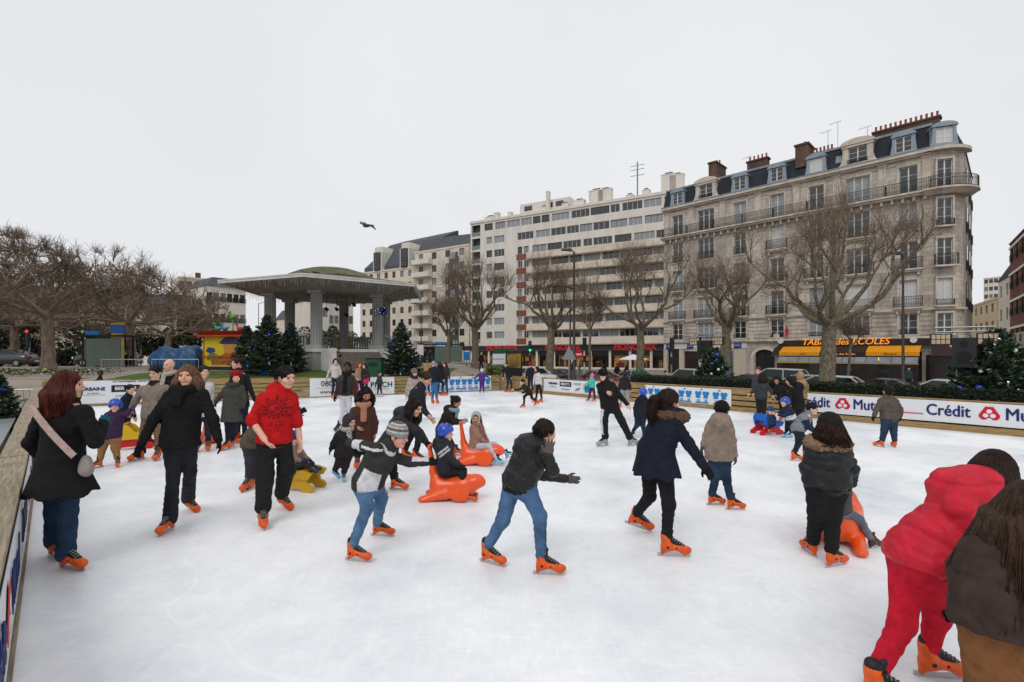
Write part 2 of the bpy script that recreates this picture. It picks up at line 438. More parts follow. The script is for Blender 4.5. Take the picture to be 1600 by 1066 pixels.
def stitch(a, per, ph=0.0):
    w = wrinkle(.0045, 40, ph)
    return lambda s, X, Y, Z: a * np.exp(-((((s + .010 * np.sin(14 * X + ph)) / per) % 1.0 - .5) * per / .016) ** 2) + w(s, X, Y, Z)
def cloudy(a, f):
    return lambda X, Y, Z: a * np.sin(f * X + 1.7 * np.sin(f * .8 * Z)) * np.sin(f * 1.1 * Z + 1.3 * np.sin(f * .9 * Y) + 1.0) * np.sin(f * .9 * Y + 2)

PEOPLE = []
def person(label, f, J, H=1.7, yaw=0, hyaw=None, pitch=0.0, dz={}, top='jacket', tc='#151518', tk='wool', bulk=1.0, hem=0.05, flare=1.0,
           pc='#20242c', pk='denim', leg=1.0, bell=0.0, baggy=0.0, hair='short', hc='#1d1512', hat=None, hatc='#222222', scarf=None, sk='light',
           glove=None, hands=('relaxed', 'relaxed'), skate='orange', toes=None, lift=(0, 0), z0=0.0, extra=None, group='skaters on the ice rink',
           cuff=None, hood=None, fur=None, sleeve=1.0, D=None, legs=True, tail=0.0, tpitch=(0, 0), collar=None, band=None, hips=1.0, tint2=None):
    """J: joints as photograph pixels; f: ground contact pixel. Depth comes from the ground, dz moves a joint away (+) or nearer (-)."""
    rr = random.Random(hash(label) % 9999 if False else sum(map(ord, label)))
    Y0 = GD(f[1], z0) if D is None else D
    base = np.array([(f[0] - CX) / F * Y0, Y0, z0])
    k = H / 1.7; kb = k ** 0.75 * bulk                 # children keep thicker limbs and bigger heads
    hs_ = (0.235 * (0.55 + 0.45 * k))                   # head height
    hy = yaw if hyaw is None else hyaw
    lat = np.array([math.cos(math.radians(yaw)), math.sin(math.radians(yaw)), 0])
    fwd = np.array([math.sin(math.radians(yaw)), -math.cos(math.radians(yaw)), 0])
    sgn = 1.0
    if lat[0] < -1e-6: lat = -lat
    g = lambda d: (PX(J[d][0], J[d][1], Y0 + dz.get(d, 0.0)) - base)
    P = {}
    P['n'] = g('n'); P['h'] = g('h'); P['p'] = g('p')
    sw = 0.185 * k ** 0.9
    for s, sg in (('L', -1), ('R', 1)):
        dd = dict(dz)
        def put(n, ref, d):
            if n not in J: return ref
            return PX(J[n][0], J[n][1], Y0 + d) - base
        dn = dz.get('n', 0.0); dp = dz.get('p', 0.0)
        ds = dn + sg * lat[1] * sw
        P['s' + s] = put('s' + s, P['n'] + sg * lat * sw + np.array([0, 0, -0.05 * k]), ds)
        de = ds + dz.get('e' + s, 0.0); P['e' + s] = put('e' + s, P['s' + s] + np.array([0, 0, -0.28 * k]), de)
        P['s' + s] = P['s' + s] + (P['n'] - P['s' + s]) * 0.13 + np.array([0, 0, -0.012 * k])
        dw = de + dz.get('w' + s, 0.0); P['w' + s] = put('w' + s, P['e' + s] + np.array([0, 0, -0.24 * k]), dw)
        dh = dp + sg * lat[1] * 0.09 * k
        P['t' + s] = P['p'] + sg * lat * 0.088 * k * hips
        dk = dh + dz.get('k' + s, 0.0); P['k' + s] = put('k' + s, P['t' + s] + np.array([0, 0, -0.4 * k]), dk)
        da = dk + dz.get('a' + s, 0.0); P['a' + s] = put('a' + s, P['k' + s] + np.array([0, 0, -0.38 * k]), da)
    ssc = (H / 1.7) * 0.92 + 0.06
    # feet on the ice: the ankle of a standing foot sits one skate height above it
    fy = {}
    ah = (0.155 if skate not in (None, 'shoe') and not str(skate).startswith('shoe') else 0.09) * ssc
    for i, s in enumerate('LR'):
        if not lift[i] and legs: P['a' + s][2] = max(ah, min(P['a' + s][2], ah)) if True else 0
    root = thing('person', label, 'person', base, 0, group)
    h1 = min(0.022, max(0.0070 if Y0 < 3.5 else 0.0090, Y0 * 0.0021)); h0 = min(0.012, max(0.0055, Y0 * 0.0009)); far = Y0 > 11
    near = Y0 < 8
    # ---- head frame
    a = math.radians(hy); hf = np.array([math.sin(a), -math.cos(a), 0]); hl = np.array([math.cos(a), math.sin(a), 0])
    pt = math.radians(pitch); hf2 = nrm(hf * math.cos(pt) + np.array([0, 0, -1]) * math.sin(pt)); hu = nrm(np.cross(hl, hf2))
    if hu[2] < 0: hu = -hu
    s = hs_ / 0.235; hc0 = P['h']
    HM = np.array([hl, hf2, hu])
    def hp(x, y, z): return hc0 + s * (hl * x + hf2 * y + hu * z)
    def rad(*r): return np.array(r) * s
    b = Blob()
    b.ell(hp(0, -0.012, 0.03), rad(0.076, 0.096, 0.088), HM, 0, 0.02)
    b.ell(hp(0, 0.022, -0.035), rad(0.060, 0.066, 0.083), HM, 0, 0.03 * s)
    b.ell(hp(0, 0.058, -0.098), rad(0.027, 0.022, 0.020), HM, 0, 0.03 * s)
    for q in (-1, 1): b.ell(hp(q * 0.04, 0.055, -0.03), rad(0.026, 0.026, 0.028), HM, 0, 0.02 * s)
    b.cone(hp(-0.034, 0.079, 0.026), hp(0.034, 0.079, 0.026), 0.013 * s, 0.013 * s, 0, 0.015 * s)
    b.cone(hp(0, 0.088, 0.012), hp(0, 0.108, -0.026), 0.008 * s, 0.0125 * s, 0, 0.012 * s)
    for q in (-1, 1):
        b.ell(hp(q * 0.031, 0.094, 0.006), rad(0.020, 0.015, 0.012), HM, 0, 0.008 * s, sub=True)
        b.ell(hp(q * 0.031, 0.076, 0.004), rad(0.0145, 0.012, 0.0085), HM, 1, 0.001)
        b.cone(hp(q * 0.016, 0.089, 0.029), hp(q * 0.05, 0.078, 0.027), 0.0055 * s, 0.004 * s, 2, 0.003)
        b.ell(hp(q * 0.078, -0.01, -0.008), rad(0.011, 0.021, 0.031), HM, 0, 0.012 * s)
    b.cone(hp(-0.021, 0.081, -0.060), hp(0.021, 0.081, -0.060), 0.0075 * s, 0.0075 * s, 3, 0.004)
    b.cone(hp(0, -0.03, -0.06), P['n'] + (P['h'] - P['n']) * -0.12, 0.053 * s, 0.062 * s, 0, 0.03 * s)
    parts = [b.mesh(h0)]
    # ---- hands (bare) and the body under the clothes
    hid = Blob()
    cw = 0.5
    hid.trunk(P['p'], P['n'] * 0.9 + P['p'] * 0.1, lat, (0.10 * kb, 0.08 * kb), (0.12 * kb, 0.08 * kb), k=0.05)
    for q in 'LR':
        hid.cone(P['n'] * 0.7 + P['s' + q] * 0.3, P['s' + q], 0.045 * kb, 0.042 * kb); hid.cone(P['s' + q], P['e' + q], 0.040 * kb, 0.036 * kb)
        hid.cone(P['e' + q], P['w' + q], 0.038 * kb, 0.027 * kb, k=0.02)
    hid.cone(P['n'], P['n'] * 0.6 + P['h'] * 0.4, 0.05 * kb, 0.05 * s)
    gls = []
    for i, q in enumerate('LR'):
        ar = nrm(P['w' + q] - P['e' + q])
        ins = -lat if q == 'R' else lat
        pal = ins * 0.8 + fwd * 0.35
        if hands[i] == 'wave': pal = np.array([-.25, -1.0, 0]); md = 'open'; ar = np.array([0.12, 0, 1.0])
        else: md = hands[i]
        if glove: gls.append(Blob()); hand_blob(gls[-1], P['w' + q], ar, pal, 0.95 * ssc, md, 0, True)
        else: hand_blob(hid, P['w' + q], ar, pal, 0.95 * ssc, md)
    parts.append(hid.mesh(min(h1, 0.007 if near else 0.012) if not glove else max(h1, 0.016)))
    V, Q, T = joinm(parts)
    bm_ = [skinm(sk), M_EYE, hairm(hc), mat('lips_' + sk, {'light': '#bd7c6e', 'mid': '#96584c', 'dark': '#4c2a26', 'rosy': '#b5605a'}[sk], 0.4, 0.05)]
    link('body', mesh_from('body', V, Q, bm_, np.clip(T, 0, 3), True), root)
    if glove:
        for g_ in gls: link('glove', mesh_from('glove', *g_.mesh(min(h1, 0.008 if near else 0.014))[:2], cloth(glove, 'knit'), None, True), root)
    # ---- hair
    hb = Blob(); locks = []
    def strand(n): return lambda X, Y, Z: 0
    ang = lambda X, Y: np.arctan2((X - hc0[0]) * hl[0] + (Y - hc0[1]) * hl[1], (X - hc0[0]) * hf[0] + (Y - hc0[1]) * hf[1])
    amp = {'curly': 0.011, 'bob': 0.004}.get(hair, 0.0045) * s
    if hair == 'curly': hn = cloudy(0.016 * s, 62)
    else: hn = lambda X, Y, Z: amp * np.sin(34 * ang(X, Y) + 2.5 * np.sin(16 * Z)) * 0.7 + amp * 0.5 * np.sin(60 * Z + 19 * X + 3 * np.sin(20 * Y))
    if hair != 'none':
        hb.ell(hp(0, -0.016, 0.036), rad(0.089, 0.106, 0.098), HM, 0, 0.02)
        if hair in ('long', 'bob', 'curly', 'pony', 'bun', 'longback'):
            hb.ell(hp(0, -0.045, -0.02), rad(0.088, 0.075, 0.085), HM, 0, 0.03)
        hb.ell(hp(0, 0.125, -0.052), rad(0.071, 0.085, 0.118), HM, 0, 0.012, sub=True)
        if hair == 'short':
            hb.ell(hp(0, 0.05, -0.15), rad(0.2, 0.19, 0.125), HM, 0, 0.01, sub=True)
        if hair in ('long', 'curly', 'bob', 'longback'):
            ln = tail or {'long': 0.2, 'curly': 0.17, 'bob': 0.06, 'longback': 0.3}[hair]
            wid = {'curly': 1.4, 'longback': 1.12, 'long': 1.1}.get(hair, 1.0) * (extra or {}).get('wid', 1.0)
            for d in (70, 100, 130, 160, 180, 200, 230, 260, 290):
                an = math.radians(d); x, y = math.sin(an), math.cos(an)
                o = 0.02 * math.sin(d * 1.7)
                p0 = hp(0.070 * x, -0.016 + 0.078 * y, 0.03); p1 = hp(0.088 * x * wid, -0.025 + 0.09 * y * wid, -0.08)
                lo_ = ln * (0.72 if d in (70, 290) else 1.0) + o * 0.6
                p2 = hp(0.085 * x * wid, -0.03 + 0.075 * y * wid, -0.08) + np.array([0, 0, -lo_]) * s
                p2 = p2 + hl * 0.012 * math.sin(d) + (hl * x + hf * y) * s * (extra or {}).get('out', .05 if hair == 'longback' else .015)
                hb.cone(p0, p1, 0.034 * s, 0.036 * s * wid, 0, 0.03); hb.cone(p1, p2, 0.037 * s * wid, 0.020 * s * wid, 0, 0.02); locks.append((p0, p1, p2, .036 * s * wid, .020 * s * wid))
        if hair == 'pony':
            q0 = hp(0, -0.11, 0.03); q1 = hp(0, -0.175, 0.01); q2 = hp(0.01, -0.20, -0.08); q3 = hp(0.0, -0.19, -0.08 - (tail or 0.16))
            hb.cone(q0, q1, 0.028 * s, 0.045 * s, 0, 0.02); hb.cone(q1, q2, 0.045 * s, 0.055 * s, 0, 0.02); hb.cone(q2, q3, 0.055 * s, 0.022 * s, 0, 0.02); locks += [(q0, q1, q2, .045 * s, .05 * s), (q1, q2, q3, .055 * s, .025 * s)]
        if hair == 'bun': hb.ell(hp(0, -0.12, 0.06), rad(0.05, 0.045, 0.045), HM, 0, 0.02)
        V, Q, T = hb.mesh(h0 * 1.05, hn)
        if Y0 < 12:
            rs = np.random.RandomState(len(label) * 7 + int(Y0 * 10)); SL = Limbs(); wv = (.012 if hair in ('curly', 'pony', 'longback') else .005) * (extra or {}).get('wavy', 1.0)
            nst = 300 if Y0 < 4 else 200 if Y0 < 6 else 90
            if hair in ('long', 'curly', 'bob', 'longback') and locks:
                for _ in range(nst):
                    u0 = rs.uniform(0, len(locks) - 1.001); li = int(u0); fr = u0 - li; A_, B_ = locks[li], locks[li + 1]
                    c0, c1, c2 = [A_[q] * (1 - fr) + B_[q] * fr for q in range(3)]; an = math.radians(70 + (220 * u0 / (len(locks) - 1))); ph = rs.uniform(0, 6.28); ln = rs.uniform(.7, 1.08); ow = nrm(hl * math.sin(an) + hf * math.cos(an)); r_ = A_[3] * rs.uniform(.92, 1.12)
                    sp_ = lambda th: hp(.093 * math.sin(math.radians(th)) * math.sin(an), -.016 + .110 * math.sin(math.radians(th)) * math.cos(an), .036 + .102 * math.cos(math.radians(th)))
                    keys = [sp_(rs.uniform(4, 22)), sp_(40), sp_(68), c1 * .9 + c0 * .1 + ow * r_, c1 * .5 + c2 * .5 + ow * r_ * .9, c1 * (1 - ln) + c2 * ln + ow * r_ * .6]; q = []
                    for t_ in np.linspace(0, 5, 12):
                        m_ = min(int(t_), 4); f_ = t_ - m_; p = keys[m_] * (1 - f_) + keys[m_ + 1] * f_; g_ = t_ / 5
                        q.append(p + (hl * math.sin(7 * g_ + ph) + hf * math.sin(6 * g_ + 2 * ph)) * wv * s * g_ * 1.6)
                    q = np.array(q)
                    for _i in range(2): q[1:-1] = q[1:-1] * .5 + (q[:-2] + q[2:]) * .25
                    SL.add(q, np.interp(np.arange(12), [0, 3, 8, 11], [.003, .0055, .005, .001]) * s, 3)
            elif locks:
                for (c0, c1, c2, ra, rb) in locks:
                    for _ in range(40 if Y0 < 6 else 16):
                        of = nrm(rs.normal(0, 1, 3)); ph = rs.uniform(0, 6.28); SL.add([c0 + of * ra * .9, c1 + of * ra * 1.03 + hl * wv * math.sin(ph), c2 + of * rb * 1.1 + hf * wv * math.sin(ph), c2 + of * rb * 1.5 + (c2 - c1) * .2], np.array([.004, .0055, .004, .001]) * s, 3)
            for _ in range(0 if hat or hair in ('long', 'bob', 'longback') else 170 if hair == 'short' else 60):
                a_, e_ = rs.uniform(.75, 5.53), rs.uniform(-.35, 1.5); x_, y_, z_ = math.sin(a_) * math.cos(e_), math.cos(a_) * math.cos(e_), math.sin(e_)
                if y_ > .2 and z_ < .6: continue
                p = hp(.088 * x_, -.016 + .106 * y_, .036 + .098 * z_); d = hp(.088 * x_ * 1.12, -.016 + .106 * y_ * 1.12, .036 + .098 * z_ - .04 - .03 * rs.rand())
                m_ = p * .5 + d * .5 + (p - hc0) * .08; SL.add([p + rs.normal(0, .004, 3), m_ + rs.normal(0, .005, 3), d + rs.normal(0, .006, 3)], np.array([.0045, .0045, .001]) * s, 3)
            if SL.V: V, Q, T = joinm([(V, Q, T), (np.concatenate(SL.V), np.concatenate(SL.Q), None)])
        link('hair', mesh_from('hair', V, Q, hairm(hc), None, True), root)
    # ---- hats
    if hat:
        hh = Blob(); mats = [cloth(hatc, 'knit')]; T = None
        if hat == 'beanie' or hat == 'striped':
            hh.ell(hp(0, -0.016, 0.045), rad(0.100, 0.118, 0.108), HM, 0, 0.01)
            hh.ell(hp(0, 0.05, -0.105), rad(0.25, 0.26, 0.128), HM, 0, 0.006, sub=True)
            hh.trunk(hp(0, -0.022, 0.012), hp(0, -0.012, 0.052), hl, (0.101 * s, 0.117 * s), (0.106 * s, 0.122 * s), 0, 0.008, flat=(True, True))
        elif hat == 'pompom':
            hh.ell(hp(0, -0.016, 0.045), rad(0.100, 0.118, 0.108), HM, 0, 0.01); hh.ell(hp(0, 0.05, -0.105), rad(0.25, 0.26, 0.128), HM, 0, 0.006, sub=True)
            hh.ell(hp(0, -0.02, 0.17), rad(0.04, 0.04, 0.035), HM, 0, 0.006)
            for q in (-1, 1): hh.ell(hp(q * 0.09, -0.01, -0.02), rad(0.02, 0.04, 0.06), HM, 0, 0.01)
        elif hat == 'helmet':
            mats = [mat('helmet_' + hatc.lstrip('#'), hatc, 0.28, 0.05, 8, spec=0.5, coat=0.4), M_LINER]
            hh.ell(hp(0, -0.016, 0.04), rad(0.118, 0.138, 0.122), HM, 0, 0.01)
            hh.ell(hp(0, 0.12, -0.085), rad(0.20, 0.135, 0.115), HM, 0, 0.012, sub=True)
            hh.ell(hp(0, -0.02, -0.175), rad(0.25, 0.25, 0.125), HM, 0, 0.012, sub=True)
            for (x, y, z) in ((0.0, 0.05, 0.155), (0.05, 0.06, 0.135), (-0.05, 0.06, 0.135), (0.03, -0.02, 0.163), (-0.03, -0.02, 0.163), (0.085, 0.02, 0.11), (-0.085, 0.02, 0.11), (0.095, -0.06, 0.09), (-0.095, -0.06, 0.09), (0.0, -0.1, 0.135), (0.06, -0.1, 0.11), (-0.06, -0.1, 0.11)):
                hh.ell(hp(x, y, z), rad(0.014, 0.022, 0.014), HM, 1, 0.004, sub=True); hh.ell(hp(x * .93, y * .93, z * .93), rad(0.016, 0.024, 0.016), HM, 1, 0.001)
        elif hat == 'beret':
            hh.ell(hp(0, -0.03, 0.095), rad(0.125, 0.13, 0.062), HM, 0, 0.03); hh.ell(hp(0, -0.012, 0.05), rad(0.098, 0.115, 0.05), HM, 0, 0.03)
            hh.ell(hp(0, 0.06, -0.09), rad(0.25, 0.25, 0.125), HM, 0, 0.01, sub=True)
        elif hat == 'hood':
            hh.ell(hp(0, -0.03, 0.02), rad(0.112, 0.128, 0.135), HM, 0, 0.02)
            hh.cone(hp(0, -0.04, -0.06), P['n'] + np.array([0, 0, 0.0]), 0.095 * s, 0.115 * s, 0, 0.04)
            hh.ell(hp(0, 0.13, -0.015), rad(0.078, 0.115, 0.105), HM, 0, 0.02, sub=True)
        elif hat == 'cap':
            hh.ell(hp(0, -0.014, 0.05), rad(0.098, 0.115, 0.092), HM, 0, 0.01); hh.ell(hp(0, 0.02, -0.07), rad(0.25, 0.26, 0.115), HM, 0, 0.006, sub=True)
            hh.ell(hp(0, 0.12, 0.045), rad(0.07, 0.06, 0.012), HM, 0, 0.01)
        if hat == 'striped':
            mats = [cloth(c, 'knit') for c in ('#8d9092', '#6b5a52', '#bcbcb6')]
        V, Q, T = hh.mesh(h0 * 1.1)
        if hat == 'striped':
            zz = ((V[Q].mean(1) - hc0) @ hu) / s
            T = np.select([zz < 0.045, zz < 0.062, zz < 0.09, zz < 0.10, zz < 0.122, zz < 0.134], [0, 2, 1, 2, 0, 2], 1)
        link({'helmet': 'helmet', 'hood': 'hood'}.get(hat, 'hat'), mesh_from(hat, V, Q, mats, T, True), root)
    # ---- top garment
    up = nrm(P['n'] - P['p'])
    wst = (extra or {}).get('waist', 1.0)
    tb = Blob(); wr = 0.0075 if near else 0.007
    fo = {'puffer': quilt(0.020, 0.085), 'leather': wrinkle(wr * 1.3, 42), 'padded': stitch(.0095, .105)}.get(top, wrinkle(wr, 38, rr.random() * 6))
    fa = {'puffer': quilt(0.015, 0.07), 'padded': stitch(.008, .10, 1.0)}.get(top, wrinkle(wr * 1.1, 75, rr.random() * 6))
    waist = P['p'] + up * 0.13 * k; chest = P['n'] - up * 0.16 * k
    Ls = nrm(P['sR'] - P['sL'])
    tb.trunk(waist, chest, Ls, (0.156 * kb * wst, 0.118 * kb * wst), (0.172 * kb, 0.125 * kb), 0, 0.06, fo)
    tb.trunk(chest, P['n'] - up * 0.055 * k, Ls, (0.17 * kb, 0.12 * kb), (0.115 * kb, 0.085 * kb), 0, 0.06, fo)
    kn = (P['kL'] + P['kR']) / 2 - P['p']; kn = nrm(kn * 0.5 + np.array([0, 0, -0.35 * k]))
    if hem > 0.2: kn = nrm(kn + np.array([0, 0, -1.0]))
    hd = P['p'] + kn * hem * k
    rl0 = 0.170 * kb * hips ** .8
    tb.trunk(waist + up * 0.02, P['p'], lat, (0.158 * kb * wst, 0.122 * kb * wst), (rl0 * 1.02, 0.135 * kb), 0, 0.05, fo)
    rh = rl0 * (1.02 + (flare - 1) * 1.0)
    if hem > 0:
        fl = wrinkle(wr * 1.2, 14) if flare > 1.05 else fo
        if flare > 1.25:
            fl = lambda s_, X, Y, Z: 0.012 * np.clip(s_ / (hem * k), 0, 1) * np.sin(7 * np.arctan2(Y - P['p'][1], X - P['p'][0]) + 1.3) + 0.003 * np.sin(30 * X + 20 * Y)
        tb.trunk(P['p'] + up * 0.01, hd, lat, (rl0, 0.137 * kb), (rh, 0.137 * kb * (1 + (flare - 1) * 1.1)), 0, 0.03, fl, flat=(False, True))
    if band: tb.trunk(hd - kn * 0.001, hd + kn * band * k, lat, (rl0 * .97, 0.132 * kb), (rl0 * 0.93, 0.128 * kb), 2, 0.006, quilt(0.004, 0.012), flat=(False, True))
    for q in 'LR':
        tb.cone(P['n'] * 0.75 + P['s' + q] * 0.25 - up * 0.05 * k, P['s' + q], 0.070 * kb, 0.058 * kb, 0, 0.04, fo)
        tb.cone(P['s' + q], P['e' + q], 0.060 * kb, 0.051 * kb, 0, 0.028, fa)
        wend = P['e' + q] + (P['w' + q] - P['e' + q]) * sleeve * 0.97
        if sleeve > 0.15: tb.cone(P['e' + q], wend, 0.052 * kb, 0.042 * kb, 0, 0.022, fa)
        if cuff: tb.cone(wend - nrm(wend - P['e' + q]) * 0.03, wend, 0.049 * kb, 0.044 * kb, 1, 0.004)
        if sleeve < 0.5: tb.cone(P['e' + q] - nrm(P['e' + q] - P['s' + q]) * 0.03, wend, 0.060 * kb, 0.058 * kb, 0, 0.01)
    cz = P['n'] + (P['h'] - P['n']) * (0.30 if collar is None else collar)
    tb.cone(P['n'] - up * 0.05 * k, cz, 0.088 * kb, 0.072 * kb, 3 if tint2 else 0, 0.04)
    back = -nrm(fwd - up * np.dot(fwd, up))
    for (hx_, hy_, hd_, r_) in (extra or {}).get('hoods', ()): tb.ell(PX(hx_, hy_, Y0 + hd_) - base, r_, None, 0, 0.05, fo)
    if hood:
        hc_ = P['n'] + back * 0.075 * k + up * 0.015 * k
        tb.ell(hc_, (0.125 * kb, 0.125 * kb, 0.085 * kb), None, 0, 0.04, fo)
        if hood > 1: tb.ell(hc_ - up * 0.06 + back * 0.02, np.array([0.12, 0.12, 0.11]) * kb, None, 0, 0.05, fo)
    if fur:
        fb = Blob(); sp = lambda s_, X, Y, Z: 0.011 * np.sin(95 * X + 40 * Y) * np.sin(90 * Z + 30 * X) + 0.008 * np.sin(170 * X) * np.sin(150 * Y + 160 * Z)
        for i in range(16):
            t0, t1 = [math.radians(-160 + 320 * j / 16) for j in (i, i + 1)]
            pt_ = lambda t: P['n'] + back * 0.10 * k * math.cos(t) + lat * 0.145 * kb * math.sin(t) + up * (0.03 * math.cos(t) * -1.0 + 0.0) * k
            fb.cone(pt_(t0), pt_(t1), 0.046 * kb, 0.046 * kb, 0, 0.01, sp)
        V, Q, T = fb.mesh(min(h1, 0.008))
        link('fur_trim', mesh_from('fur_trim', V, Q, mat('fur_' + fur.lstrip('#'), fur, 0.95, 0.45, 60, 0.9, 130, spec=0.1), None, True), root)
    V, Q, T = tb.mesh(h1)
    mats = [cloth(tc, tk), cloth(cuff or tc, 'knit'), cloth('#131315', 'knit'), cloth(tint2 or tc, tk)]
    if extra and 'paint' in extra:
        T, mats = extra['paint'](V, Q, T, mats, P, base)
    link({'coat': 'coat', 'hoodie': 'sweatshirt', 'puffer': 'puffer_jacket', 'padded': 'padded_jacket'}.get(top, 'jacket'), mesh_from(top, V, Q, mats, T, True), root)
    # ---- scarf
    if scarf:
        sb = Blob(); n0 = P['n'] + up * 0.035 * k + fwd * 0.015
        for i in range(12):
            t0, t1 = 2 * math.pi * i / 12, 2 * math.pi * (i + 1) / 12
            pt_ = lambda t: n0 + lat * 0.085 * kb * math.sin(t) + fwd * 0.085 * kb * math.cos(t) + np.array([0, 0, -0.018 * math.cos(t)])
            sb.cone(pt_(t0), pt_(t1), 0.042 * kb, 0.042 * kb, 0, 0.015, wrinkle(0.004, 60))
        if scarf.get('tail'):
            c0 = n0 + fwd * 0.10 * kb; c1 = c0 - up * scarf['tail'] * k + fwd * 0.05 * k + lat * scarf.get('dx', 0.0)
            sb.trunk(c0, c1, lat, (0.05 * kb, 0.028 * kb), (0.055 * kb, 0.022 * kb), 0, 0.02, wrinkle(0.005, 40))
        V, Q, T = sb.mesh(min(h1, 0.011)); ms = [cloth(scarf['c'], 'knit')]
        if scarf.get('stripe'):
            ms.append(cloth(scarf['stripe'], 'knit')); zz = V[Q].mean(1); ph = (zz @ up) / (0.024 * k) + 0.3 * (zz @ lat) / 0.03
            T = ((ph % 1.0) < 0.36).astype(int)
        link('scarf', mesh_from('scarf', V, Q, ms, T, True), root)
    # ---- trousers
    if legs:
        lb = Blob(); wl = wrinkle((.0045 if Y0 < 3.5 else .007) if near else 0.006, 44, rr.random() * 6)
        lb.trunk(P['p'] + up * 0.10 * k, P['p'] - np.array([0, 0, 0.03 * k]), lat, (0.125 * kb, 0.095 * kb), (rl0 * .90, 0.120 * kb), 0, 0.06)
        for q in 'LR':
            kk = kb * leg
            ank = P['a' + q] + nrm(P['k' + q] - P['a' + q]) * (0.045 if not bell else -0.02) * k
            lb.cone(P['t' + q] - np.array([0, 0, 0.02 * k]), P['k' + q], min((0.092 + 0.02 * baggy) * kk * (0.5 + 0.5 * hips), rl0 * .95 - .088 * k * hips + .004) if hem > .02 else .085 * kk, (0.063 + 0.03 * baggy) * kk, 0, 0.05, wl)
            lb.cone(P['k' + q], ank, (0.061 + 0.035 * baggy) * kk, (0.048 + 0.03 * baggy) * kk + bell, 0, 0.03, wrinkle(.0045 if Y0 < 3.5 else .0075, 62, 2.0))
            if baggy: lb.ell(ank, np.full(3, 0.06 * kk + 0.02 * baggy), None, 0, 0.03)
        V, Q, T = lb.mesh(h1); ms = [cloth(pc, pk)]
        if extra and extra.get('paintleg'): T, ms = extra['paintleg'](V, Q, T, ms, P, base)
        link('trousers', mesh_from('trousers', V, Q, ms, T, True), root)
        for i, q in enumerate('LR'):
            ty = (toes[i] if toes else yaw)
            ta = math.radians(ty); tf = np.array([math.sin(ta), -math.cos(ta), 0])
            shin = nrm(P['k' + q] - P['a' + q])
            if lift[i]:
                pv = math.radians(tpitch[i]); tf = nrm(tf * math.cos(pv) + np.array([0, 0, math.sin(pv)]))
            u2 = np.array([0, 0, 1.0]) * 0.75 + shin * 0.25 if not lift[i] else np.array([0, 0, 1.0]) * .6 + shin * 0.4
            u2 = nrm(u2 - tf * np.dot(u2, tf)) if lift[i] else np.array([0, 0, 1.0])
            sd = np.cross(u2, tf)
            Mx = Matrix(((tf[0], sd[0], u2[0]), (tf[1], sd[1], u2[1]), (tf[2], sd[2], u2[2]))).to_4x4()
            if skate is None or str(skate).startswith('shoe'):
                o = link('shoe', shoe_mesh('dark'), root); off = Vector((0.03, 0, 0.09)) * ssc
            else:
                sh = skate_meshes(skate, far); o = link('skate', sh[0], root); off = Vector((0.03, 0, 0.155)) * ssc
                link('boot_liner', sh[1], o); link('blade', sh[2], o)
                if near or Y0 < 10: link('lace', sh[3], o); link('strap', sh[4], o)
                if Y0 < 7:
                    for rv in sh[5]: link('rivet', rv, o)
            org = Vector(P['a' + q]) - Mx.to_3x3() @ off
            o.matrix_local = Matrix.Translation(org) @ Mx @ Matrix.Scale(ssc, 4)
    PEOPLE.append((root, P, base, dict(lat=lat, fwd=fwd, up=up, k=k, kb=kb, hp=hp, s=s)))
    return root, P, base

